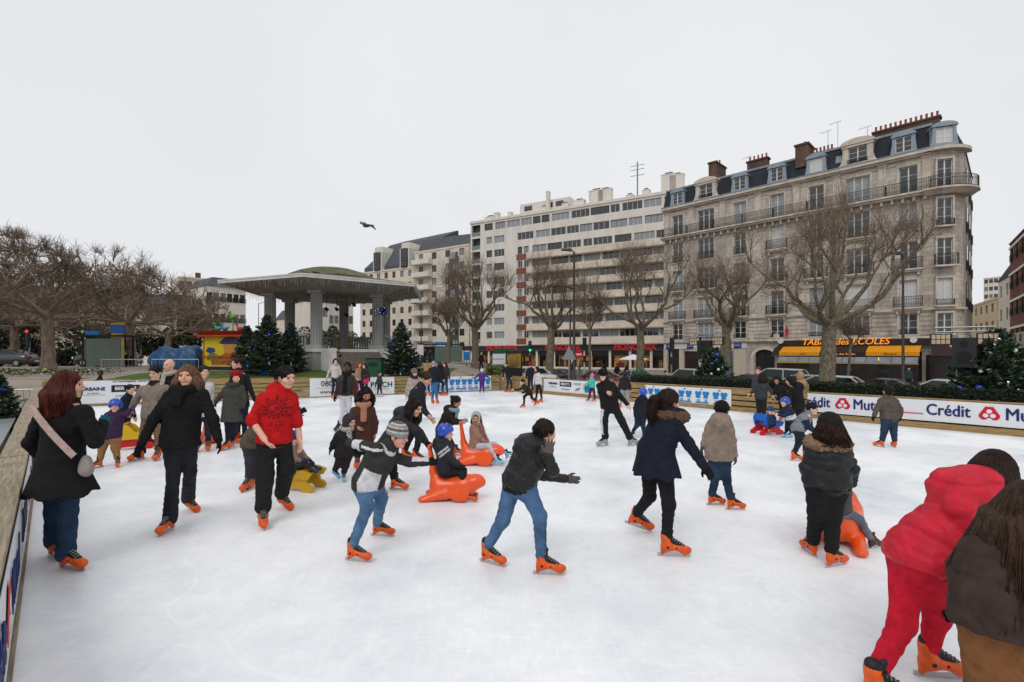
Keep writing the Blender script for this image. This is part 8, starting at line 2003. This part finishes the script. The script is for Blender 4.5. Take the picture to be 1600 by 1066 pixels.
# -- child in purple with helmet
person('small child in purple jacket and blue helmet holding hands with the man in taupe', (171, 729),
    dict(h=(180, 635), n=(178, 646), sL=(168, 649), sR=(190, 648), eL=(160, 659), wL=(156, 668), eR=(198, 647), wR=(204, 640), p=(174, 680), kL=(160, 700), aL=(156, 717), kR=(180, 699), aR=(184, 713)),
    H=1.17, yaw=10, hyaw=25, dz=dict(aL=-.05), top='jacket', tc='#35203f', bulk=1.2, hem=.04, pc='#8e6740', pk='wool', leg=1.12, hair='short', hc='#2a1a12', hat='helmet', hatc='#0b45b8', glove='#4a2f70', toes=(-20, 35), lift=(0, 0))
person('boy in a navy jacket pushing the yellow and red sled', (193, 691),
    dict(h=(204, 609), n=(200, 619), sL=(192, 624), sR=(204, 624), eL=(196, 640), wL=(206, 652), eR=(207, 640), wR=(211, 652), p=(193, 648), kL=(190, 668), aL=(187, 682), kR=(199, 664), aR=(200, 678)),
    H=1.30, yaw=70, top='jacket', tc='#131926', bulk=1.1, hem=.03, pc='#16161a', pk='wool', hair='short', hc='#1a1210', toes=(60, 80))
# -- red beret
person('woman in a crimson beret and belted grey wool coat', (360, 702),
    dict(h=(369, 590), n=(365, 602), sL=(352, 608), sR=(379, 606), eL=(345, 618), wL=(336, 630), eR=(382, 622), wR=(379, 637), p=(362, 640), kL=(357, 672), aL=(356, 691), kR=(367, 669), aR=(364, 686)),
    H=1.62, yaw=10, hyaw=30, dz=dict(aR=.3), top='coat', tc='#403f3b', tk='knit', bulk=1.1, hem=.26, flare=1.18, pc='#131826', leg=1.0, hair='bob', hc='#2b1a14', hat='beret', hatc='#8a0a1c', scarf=dict(c='#3b3a38'), glove='#0c0c0e', toes=(-5, 10), collar=.4)
person('man in a dark jacket and navy sleeves behind the woman in the crimson beret', (380, 690),
    dict(h=(370, 568), n=(374, 583), sL=(363, 589), sR=(387, 589), eL=(358, 610), wL=(362, 628), eR=(391, 608), wR=(399, 627), p=(377, 632)), H=1.78, yaw=-15, hyaw=-35, D=10.9, top='jacket', tc='#12141a', hem=.04, pc='#141c30', hair='short', hc='#2a1c16', sk='light')
# -- olive jacket, bent behind the red sweatshirt
person('person in an olive jacket bent over behind the man in red', (391, 762),
    dict(h=(440, 616), n=(427, 633), sL=(420, 640), sR=(430, 641), eL=(443, 655), wL=(463, 646), eR=(446, 655), wR=(466, 645), p=(396, 690), kL=(392, 722), aL=(389, 747), kR=(398, 722), aR=(397, 748)),
    H=1.62, yaw=75, top='jacket', tc='#544a3c', bulk=1.15, hem=.08, pc='#332f36', pk='wool', leg=1.1, hair='short', hc='#1a1412', glove='#101012', toes=(0, 10), dz=dict(wL=.02))
person('toddler with a blue hat and beige sleeves riding the yellow sled', (462, 768),
    dict(h=(458, 686), n=(459, 698), sL=(452, 704), sR=(468, 703), eL=(458, 716), wL=(470, 720), eR=(474, 712), wR=(482, 718), p=(457, 732), kL=(473, 722), aL=(485, 732), kR=(474, 727), aR=(489, 728)),
    H=1.0, yaw=40, top='jacket', tc='#7d6a58', bulk=1.15, hem=.02, pc='#2f2a26', pk='wool', hair='short', hc='#2a1a12', hat='beanie', hatc='#15397f', glove='#12347f', skate='dark', toes=(60, 65), lift=(1, 1), tpitch=(10, 10), group='riders on the sleds')
# -- hooded child with the striped scarf
person('small child in a purple hood and striped white scarf on pale blue skates', (532, 752),
    dict(h=(547, 659), n=(541, 671), sL=(527, 680), sR=(551, 679), eL=(521, 692), wL=(517, 702), eR=(554, 691), wR=(556, 700), p=(538, 707), kL=(529, 725), aL=(523, 734), kR=(540, 727), aR=(537, 741)),
    H=1.05, yaw=38, hyaw=60, pitch=10, dz=dict(aL=.2), top='coat', tc='#1f1c1b', bulk=1.22, hem=.10, flare=1.08, pc='#241d22', pk='wool', leg=1.1, hair='short', hc='#3a2418', hat='hood', hatc='#3a3036', scarf=dict(c='#bdb9b4', stripe='#23242a', tail=.30, dx=.02), glove='#121214', skate='blue', toes=(60, 20), lift=(1, 0), tpitch=(-25, 0))
person('woman with curly dark hair in a reddish brown coat and peach scarf', (566, 729),
    dict(h=(572, 616), n=(568, 634), sL=(551, 642), sR=(582, 640), eL=(545, 662), wL=(558, 668), eR=(587, 660), wR=(586, 676), p=(566, 676)),
    H=1.56, yaw=20, hyaw=32, pitch=26, dz=dict(wL=-.12), top='coat', tc='#4a2c25', tk='knit', bulk=1.12, hem=.26, flare=1.15, pc='#1c1a1e', hair='curly', hc='#15100f', sk='mid', scarf=dict(c='#a97a62', tail=.30), toes=(10, 20))
person('woman in a dark brown leather jacket, long black scarf and white trousers', (535, 673),
    dict(h=(543, 573), n=(542, 585), sL=(531, 590), sR=(552, 590), eL=(528, 604), wL=(524, 619), eR=(556, 605), wR=(555, 620), p=(540, 614), kL=(536, 642), aL=(530, 663), kR=(545, 640), aR=(542, 656)),
    H=1.72, yaw=5, dz=dict(aR=.5), top='jacket', tc='#211815', tk='leather', hem=.05, pc='#c2c0c8', pk='wool', leg=.95, hair='pony', hc='#120d0c', sk='dark', scarf=dict(c='#0b0b0d', tail=.5), glove='#141214', skate='brown', toes=(-10, 5), lift=(0, 1), tpitch=(0, -20))
# -- man leaning in the dark sweater, woman pushing the seal
person('man with cropped brown hair in a charcoal sweater leaning forward', (650, 722),
    dict(h=(666, 592), n=(655, 606), sL=(645, 613), sR=(659, 614), eL=(655, 636), wL=(668, 648), eR=(662, 640), wR=(672, 652), p=(645, 654), kL=(655, 684), aL=(649, 713), kR=(640, 684), aR=(632, 716)),
    H=1.75, yaw=65, pitch=28, D=8.9, top='jacket', tc='#212629', tk='knit', bulk=1.05, hem=.06, pc='#15171b', hair='short', hc='#3a2a20', toes=(70, 70))
person('woman with long curly dark hair bending to push the nearer orange seal', (617, 768),
    dict(h=(648, 637), n=(634, 650), sL=(626, 656), sR=(640, 660), eL=(650, 674), wL=(664, 690), eR=(656, 676), wR=(666, 691), p=(604, 700), kL=(593, 735), aL=(583, 762), kR=(613, 733), aR=(616, 753)),
    H=1.62, yaw=72, pitch=18, top='jacket', tc='#0e0e10', tk='shiny', bulk=1.15, hem=.22, flare=1.12, pc='#131316', pk='wool', hair='longback', tail=.22, hc='#1c1310', glove='#17171a', hands=('grip', 'grip'), toes=(70, 75), dz=dict(kL=-.1, aL=-.1), hood=1)
person('girl with pink earmuffs in a dark brown coat pushing the farther orange seal', (708, 713),
    dict(h=(713, 628), n=(706, 642), sL=(699, 648), sR=(709, 650), eL=(709, 660), wL=(719, 660), eR=(714, 660), wR=(724, 658), p=(692, 672), kL=(696, 693), aL=(698, 704), kR=(704, 692), aR=(711, 703)),
    H=1.38, yaw=70, pitch=18, top='coat', tc='#231816', bulk=1.15, hem=.16, flare=1.1, pc='#1c1a1e', hair='bun', hc='#1a1210', sk='mid', scarf=dict(c='#6f9a9c', tail=.2), glove='#b79aa2', hands=('grip', 'grip'), toes=(70, 80), hood=1, extra=None)
# -- boy with the striped hat
person('boy in a striped knitted hat and grey and white sports jacket pushing forward', (547, 872),
    dict(h=(622, 681), n=(604, 699), sL=(586, 700), sR=(612, 713), eL=(565, 696), wL=(545, 692), eR=(640, 722), wR=(668, 722), p=(575, 752), kL=(574, 792), aL=(550, 846), kR=(596, 779), aR=(589, 817)),
    H=1.42, yaw=62, hyaw=72, pitch=10, dz=dict(eL=.1, wL=.08, kR=.05, aR=.45, n=0), top='jacket', tc='#2f2d2c', bulk=1.12, hem=.07, pc='#4c6d8e', hair='short', hc='#3a2a20', hat='striped', sk='rosy', glove='#131315', hands=('relaxed', 'grip'), toes=(78, 84), lift=(0, 0), extra=dict(paint=paint_sport), leg=1.02, collar=.3)
# -- riders
person('boy in a blue helmet and navy coat sitting on the nearer orange seal', (735, 780),
    dict(h=(697, 677), n=(695, 691), sL=(686, 698), sR=(699, 700), eL=(701, 716), wL=(716, 727), eR=(707, 717), wR=(720, 728), p=(697, 732), kL=(723, 736), aL=(729, 762), kR=(722, 738), aR=(727, 763)),
    H=1.16, yaw=70, hyaw=80, D=6.6, top='jacket', tc='#10131d', tk='shiny', bulk=1.15, hem=.03, pc='#191a20', pk='wool', leg=1.05, hair='short', hc='#2a1a12', hat='helmet', hatc='#0b45b8', glove='#15151a', toes=(75, 80), hood=2, extra=dict(paint=paint_armband), dz=dict(kL=.12, aL=.05, kR=-.12, aR=-.05), group='riders on the sleds', lift=(0, 0))
person('little girl in a beige coat and grey bonnet sitting on the farther orange seal', (755, 726),
    dict(h=(744, 654), n=(745, 664), sL=(737, 668), sR=(753, 668), eL=(748, 682), wL=(760, 692), eR=(757, 681), wR=(763, 692), p=(744, 695), kL=(764, 697), aL=(776, 716), kR=(773, 694), aR=(791, 708)),
    H=1.02, yaw=52, hyaw=-5, top='coat', tc='#8d6d5b', bulk=1.15, hem=.05, pc='#b4b3bd', pk='wool', leg=.95, hair='bob', hc='#2e1d14', sk='mid', hat='hood', hatc='#a3a29c', scarf=dict(c='#8a5a5a', tail=.2), glove='#201a1a', skate='blue', toes=(75, 80), lift=(1, 1), tpitch=(-10, 22), dz=dict(kR=.1, kL=-.1), group='riders on the sleds')
# -- boy waving in the black leather jacket
person('boy with tousled dark hair in a black leather jacket and jeans raising a gloved hand', (850, 893),
    dict(h=(852, 676), n=(836, 696), sL=(818, 708), sR=(853, 711), eL=(838, 742), wL=(884, 748), eR=(864, 736), wR=(857, 712), p=(811, 752), kL=(786, 812), aL=(760, 868), kR=(843, 806), aR=(846, 868)),
    H=1.52, yaw=130, hyaw=125, dz=dict(eL=.06, wL=.02, eR=-.12, wR=-.06, aL=.12), top='leather', tc='#0d0e10', tk='leather', bulk=1.12, hem=.03, band=.06, pc='#456488', leg=1.0, hair='short', hc='#251a15', glove='#5a524d', hands=('relaxed', 'wave'), toes=(60, 85), lift=(0, 0), hood=2, tint2='#0c0c0d')
# -- man in the tracksuit
person('man in a black tracksuit with white side stripes leaning to one side on grey skates', (948, 697),
    dict(h=(942, 585), n=(946, 598), sL=(935, 603), sR=(958, 601), eL=(940, 610), wL=(949, 613), eR=(968, 618), wR=(980, 632), p=(953, 634), kL=(944, 658), aL=(946, 682), kR=(971, 657), aR=(985, 679)),
    H=1.76, yaw=172, hyaw=165, dz=dict(wL=-.25), top='jacket', tc='#0c0c0e', bulk=1.1, hem=.05, pc='#111113', pk='wool', baggy=.4, hair='short', hc='#14100f', skate='grey', toes=(-60, 120), extra=dict(paintleg=paint_legstripe))
person('child in a blue helmet and dark coat skating behind the woman in navy', (998, 684),
    dict(h=(1005, 615), n=(1004, 623), sL=(995, 627), sR=(1012, 627), eL=(992, 638), wL=(992, 648), eR=(1014, 639), wR=(1012, 648), p=(1001, 650), kL=(995, 665), aL=(989, 674), kR=(1005, 666), aR=(1006, 677)),
    H=1.12, yaw=160, top='jacket', tc='#111722', bulk=1.2, hem=.06, pc='#1b2a3c', hair='short', hc='#2a1a12', hat='helmet', hatc='#0b45b8', glove='#101014', toes=(150, 150), lift=(1, 0), hood=1, dz=dict(aL=.1), skate='dark')
# -- woman in the navy coat
person('woman with a brown ponytail in a navy coat with a fur collar reaching forward', (1050, 864),
    dict(h=(1046, 628), n=(1046, 649), sL=(1031, 659), sR=(1055, 660), eL=(1010, 690), wL=(1035, 694), eR=(1076, 694), wR=(1100, 728), p=(1024, 705), kL=(1015, 776), aL=(993, 804), kR=(1045, 788), aR=(1041, 838)),
    H=1.66, yaw=118, hyaw=108, pitch=5, dz=dict(aL=.38, kL=.1, wR=-.05), top='coat', tc='#0c1224', bulk=1.14, hem=.235, flare=1.30, pc='#0f0f12', pk='wool', leg=.92, hair='pony', tail=.12, hc='#24160f', glove='#0e0e11', toes=(82, 84), lift=(1, 0), tpitch=(-16, 0), fur='#6d5443', scarf=dict(c='#0d101a'))
person('child in a taupe parka and black hat seen from behind near the woman in navy', (1133, 796),
    dict(h=(1128, 642), n=(1125, 655), sL=(1111, 663), sR=(1138, 663), eL=(1104, 681), wL=(1099, 695), eR=(1144, 688), wR=(1148, 712), p=(1123, 704), kL=(1119, 742), aL=(1112, 764), kR=(1134, 744), aR=(1142, 775)),
    H=1.34, yaw=162, hyaw=150, top='coat', tc='#857569', bulk=1.15, hem=.15, flare=1.08, pc='#1c3348', leg=1.0, hair='short', hc='#14100f', hat='beanie', hatc='#0c0b0d', glove='#4a4442', toes=(95, 92), dz=dict(aL=.15), hood=2)
# -- fur hood, black puffer
person('girl in a black puffer jacket with a fur-trimmed hood, seen from behind', (1297, 886),
    dict(h=(1295, 667), n=(1294, 692), sL=(1270, 706), sR=(1321, 705), eL=(1260, 731), wL=(1268, 752), eR=(1331, 733), wR=(1329, 755), p=(1292, 752), kL=(1276, 800), aL=(1270, 838), kR=(1301, 803), aR=(1299, 858)),
    H=1.45, yaw=178, hyaw=176, dz=dict(wL=.2, wR=.15, aL=.25), top='puffer', tc='#0d1114', tk='shiny', bulk=1.22, hem=.03, band=.04, pc='#0e0e10', pk='wool', leg=1.12, hips=1.1, hair='longback', tail=.07, hc='#2c1a13', hat='beanie', hatc='#191312', glove='#101014', toes=(178, 110), fur='#8f745c')
person('toddler in grey riding the orange seal before the girl in the black puffer', (1340, 872),
    dict(h=(1304, 738), n=(1305, 751), sL=(1296, 758), sR=(1316, 758), eL=(1294, 772), wL=(1298, 784), eR=(1323, 770), wR=(1319, 782), p=(1308, 795), kL=(1284, 810), aL=(1278, 835), kR=(1342, 812), aR=(1362, 846)),
    H=1.0, yaw=165, D=4.95, top='jacket', tc='#4d4a4c', bulk=1.1, hem=.02, pc='#666a76', pk='denim', hair='short', hc='#2a1a12', hat='beanie', hatc='#8a1020', skate='brown', toes=(180, 110), group='riders on the sleds', lift=(1, 0))
# -- far right group
person('girl in a grey-brown padded jacket and jeans standing alone by the bank banner', (1387, 699),
    dict(h=(1387, 611), n=(1388, 621), sL=(1376, 627), sR=(1400, 627), eL=(1370, 639), wL=(1366, 650), eR=(1407, 640), wR=(1407, 651), p=(1390, 651), kL=(1382, 672), aL=(1378, 687), kR=(1396, 672), aR=(1398, 688)),
    H=1.30, yaw=180, top='puffer', tc='#514742', tk='wool', bulk=1.25, hem=.03, pc='#1c3048', leg=1.08, hair='bun', hc='#1a1110', glove='#131316', toes=(-160, 160))
person('boy with a dark cap, grey body warmer and navy sleeves bending forward', (1243, 719),
    dict(h=(1269, 639), n=(1261, 649), sL=(1255, 653), sR=(1265, 656), eL=(1262, 667), wL=(1272, 674), eR=(1266, 668), wR=(1276, 674), p=(1247, 670), kL=(1248, 692), aL=(1240, 708), kR=(1258, 690), aR=(1258, 706)),
    H=1.26, yaw=70, hyaw=55, top='jacket', tc='#73767c', bulk=1.12, hem=.03, pc='#151c2a', hair='short', hc='#141010', hat='cap', hatc='#17151a', toes=(85, 85), extra=dict(paint=paint_vest))
person('woman in a grey jacket with long dark hair standing by the plank fence', (1186, 663),
    dict(h=(1193, 588), n=(1190, 597), sL=(1183, 601), sR=(1198, 601), eL=(1178, 610), wL=(1172, 615), eR=(1203, 609), wR=(1207, 617), p=(1189, 620), kL=(1186, 641), aL=(1183, 655), kR=(1194, 639), aR=(1192, 652)),
    H=1.52, yaw=140, hyaw=120, top='jacket', tc='#26272b', tk='shiny', hem=.04, pc='#17171b', pk='wool', leg=1.05, hair='longback', tail=.08, hc='#15100f', toes=(160, 120))
person('boy with light brown hair and glasses half hidden behind the woman in the grey jacket', (1184, 655),
    dict(h=(1185, 579), n=(1186, 589), p=(1190, 615)), H=1.5, yaw=-40, D=15.0, top='jacket', tc='#3a3a3e', hem=.04, hair='short', hc='#4a2f22')
person('woman with black hair in a black coat leaning over the blue and red sled', (1222, 660),
    dict(h=(1214, 594), n=(1217, 603), sL=(1210, 608), sR=(1226, 607), eL=(1208, 617), wL=(1208, 624), eR=(1220, 619), wR=(1213, 625), p=(1226, 625)),
    H=1.55, yaw=-40, pitch=20, D=14.5, top='coat', tc='#131318', hem=.14, pc='#17171b', hair='bob', hc='#0f0c0c', sk='mid')
person('person in a long black coat with a white collar bending over the children', (1246, 662),
    dict(h=(1234, 595), n=(1241, 604), sL=(1235, 609), sR=(1251, 608), eL=(1234, 621), wL=(1229, 630), eR=(1252, 622), wR=(1247, 632), p=(1247, 628)),
    H=1.68, yaw=-110, pitch=18, D=13.6, top='coat', tc='#0c0d10', bulk=1.2, hem=.22, pc='#121216', hair='bob', hc='#0e0b0b', hood=2, tint2='#c3c3c8')
person('person in a beige hooded coat at the back of the group by the fence', (1252, 652),
    dict(h=(1250, 588), n=(1251, 599), p=(1251, 624)), H=1.68, yaw=170, D=15.4, top='coat', tc='#9a8061', bulk=1.2, hem=.1, hair='short', hc='#3a2418', hood=2, hat='hood', hatc='#9a8061')
person('child in blue helmet and navy and white jacket bending over the sled', (1234, 686),
    dict(h=(1226, 629), n=(1229, 637), sL=(1224, 641), sR=(1234, 641), eL=(1219, 646), wL=(1211, 646), eR=(1226, 650), wR=(1216, 648), p=(1236, 656), kL=(1230, 669), aL=(1228, 677), kR=(1236, 670), aR=(1236, 680)),
    H=1.12, yaw=-70, top='jacket', tc='#17243c', bulk=1.15, hem=.03, pc='#17171b', pk='wool', hair='short', hc='#2a1a12', hat='helmet', hatc='#0b45b8', skate='blue', toes=(-60, -70), extra=dict(paint=paint_chest('#b9bbc2', .1, .45)), D=11.5)
person('child in dark blue seated in the blue and red sled', (1207, 682),
    dict(h=(1204, 642), n=(1204, 648), p=(1205, 662), sL=(1199, 650), sR=(1209, 650), eL=(1197, 655), wL=(1200, 660), eR=(1211, 655), wR=(1209, 660), kL=(1199, 662), aL=(1196, 668), kR=(1205, 664), aR=(1203, 671)),
    H=.85, yaw=-35, D=11.8, top='jacket', tc='#1b3150', hem=.0, pc='#1a2233', hair='short', hc='#2a1a12', hat='beanie', hatc='#27456e', glove='#c2521a', lift=(1, 1), tpitch=(20, 20), toes=(-40, -40), group='riders on the sleds')
# -- foreground right
rr_ = person('woman in a red padded jacket and tight red trousers bending forward', (1436, 1066),
    dict(h=(1556, 738), n=(1524, 774), sL=(1496, 792), sR=(1530, 796), eL=(1530, 846), wL=(1572, 880), eR=(1552, 856), wR=(1590, 892), p=(1436, 868), kL=(1464, 964), aL=(1450, 1016), kR=(1410, 974), aR=(1366, 1036)),
    H=1.62, yaw=80, hyaw=100, pitch=12, D=2.92, dz=dict(kL=.12, aL=.02, kR=-.14, aR=-.12, eR=-.05), top='padded', tc='#c00628', tk='shiny', bulk=1.2, hem=.05, flare=1.05, pc='#bb0828', pk='wool', leg=.94, hips=1.12, hair='longback', tail=.24, hc='#2a1b16', toes=(82, 80), glove='#101013', extra=dict(waist=1.14, wavy=.4, out=.03, hoods=[(1500, 762, -.02, (.155, .17, .12)), (1530, 748, -.03, (.09, .13, .08))]))
b = Blob(); q = [PX(x_, y_, 2.84) - rr_[2] for x_, y_ in ((1490, 880), (1486, 925), (1482, 962))]; fz = lambda s_, X, Y, Z: .012 * np.sin(120 * X + 60 * Z) * np.sin(110 * Z + 70 * Y); b.cone(q[0], q[1], .035, .05, 0, .02, fz); b.cone(q[1], q[2], .05, .03, 0, .02, fz)
link('scarf_end', mesh_from('scarf_end', *b.mesh(.007)[:2], cloth('#0a0a0b', 'knit'), None, True), rr_[0])
person('girl with long brown hair in a dark brown coat cut by the right edge', (1570, 1200),
    dict(h=(1606, 792), n=(1594, 834), sL=(1534, 862), sR=(1650, 855), eL=(1504, 902), wL=(1524, 930), eR=(1680, 920), wR=(1650, 960), p=(1570, 948), kL=(1538, 1080), aL=(1538, 1170), kR=(1592, 1085), aR=(1592, 1172)),
    H=1.42, yaw=150, hyaw=140, D=2.3, dz=dict(wL=.2, wR=.2, p=-.05), top='padded', tc='#382823', tk='wool', bulk=1.25, hem=.13, flare=1.06, pc='#744a28', pk='wool', leg=1.0, hips=1.05, hair='longback', tail=.44, hc='#3d2a1e', toes=(150, 140), extra=dict(waist=1.08, wid=1.35, wavy=.35, out=.16))

# -- small figures along the far boards and on the ice
G2 = 'skaters along the far boards'
stander('woman in a white sweater, thick scarf and denim skirt perched against the fence board', 524, 622, 560, yaw=20, hyaw=35, tc='#b9aeac', hem=.02, pc='#1b2233', hair='bob', hc='#2c1a14', scarf=dict(c='#a89c9a'), arms='down', ad=dict(wL=(511, 590), eL=(514, 581)), group=G2)
stander('woman with long red hair in a beige coat in front of the white banner', 561, 622, 566, yaw=60, top='coat', tc='#8f7459', hem=.10, pc='#1d2c48', hair='longback', hc='#7a3a1c', arms='pocket', group=G2)
stander('woman in a dark jacket standing beside the red-haired woman in beige', 570, 622, 568, yaw=-30, tc='#201c1c', pc='#1a1c24', hair='bob', hc='#2a1914', group=G2)
stander('small child in a grey coat with white skates standing before the white banner', 593, 620, 581, yaw=70, top='coat', tc='#33363a', hem=.08, pc='#202226', hair='short', hc='#2a1a12', skate='white', group=G2)
stander('woman in a beige cap and pale coat behind the man in the charcoal sweater', 645, 660, 577, yaw=30, D=14.0, H=1.5, top='coat', tc='#a0918c', hem=.1, pc='#26262c', hair='bob', hc='#2a1914', hat='beanie', hatc='#6f5f56', scarf=dict(c='#2a2022'), lean=.03, group=G2)
stander('grey-haired man in a dark jacket and blue jeans seen from behind', 679, 631, 564, yaw=165, tc='#141722', bulk=1.1, hem=.05, pc='#2f5c8c', hair='short', hc='#8a8a8a', toes=(170, 170), stride=.05, lean=-.02, group=G2)
stander('woman with long blonde hair behind the grey-haired man', 667, 619, 568, yaw=150, tc='#2a2430', pc='#1d2f52', hair='longback', hc='#a07840', group=G2)
stander('young woman in black with dark hair leaning on the far boards', 688, 618, 567, yaw=120, tc='#121214', pc='#15202e', hair='longback', hc='#171010', group=G2)
stander('young woman with a flushed face in a dark brown coat at the far boards', 695, 618, 566, yaw=-20, top='coat', tc='#2c2320', hem=.12, pc='#1c2c44', hair='longback', hc='#20140f', sk='rosy', group=G2)
stander('child in a purple suit and white knitted hat holding the blue and white banner', 753, 614, 577, yaw=0, tc='#4a2c78', bulk=1.25, hem=.08, pc='#43286e', pk='wool', hair='short', hc='#2a1a12', hat='beanie', hatc='#c9c6c8', arms='out', group=G2)
stander('youth in black leaning back on the corner of the far boards', 796, 613, 573, yaw=-40, H=1.5, tc='#131316', pc='#1a2430', hair='short', hc='#171110', lean=-.10, group=G2)
stander('figure in a long dark coat just behind the girl in the white vest', 829, 616, 571, yaw=150, H=1.5, top='coat', tc='#14161d', hem=.2, pc='#14161d', hair='short', hc='#1a1110', hat='beanie', hatc='#7a1a1e', group=G2)
stander('girl in a white vest over teal sleeves and black trousers', 842, 629, 573, yaw=-60, tc='#c0bcbe', pc='#121215', hair='longback', hc='#171010', scarf=dict(c='#8c1420'), glove='#12898f', lean=-.06, group=G2)
person('child in black speeding in a low racing crouch far out on the ice', (819, 637),
    dict(h=(816, 597), n=(818, 603), sL=(817, 606), sR=(823, 606), eL=(810, 609), wL=(803, 609), eR=(820, 613), wR=(815, 614), p=(828, 613), kL=(819, 620), aL=(819, 632), kR=(831, 622), aR=(839, 627)),
    H=1.25, yaw=-65, top='jacket', tc='#1d1c20', hem=.0, pc='#131316', pk='wool', hair='short', hc='#2a1a12', toes=(-60, -60), lift=(0, 1), tpitch=(0, -20), group=G2)
stander('child in a turquoise jacket and pink hat skating by the sponsor banner', 925, 627, 585, yaw=-75, tc='#3cb3a4', bulk=1.2, hem=.06, pc='#4a1830', pk='wool', hair='short', hc='#2a1a12', hat='pompom', hatc='#c86a96', arms='fwdL', stride=.16, group=G2)
stander('boy in a dark brown jacket and pale grey trousers skating by the plank fence', 976, 638, 582, yaw=170, tc='#211a1a', bulk=1.1, hem=.04, pc='#8d8d93', pk='wool', hair='short', hc='#2a1a14', hood=1, stride=.18, group=G2)
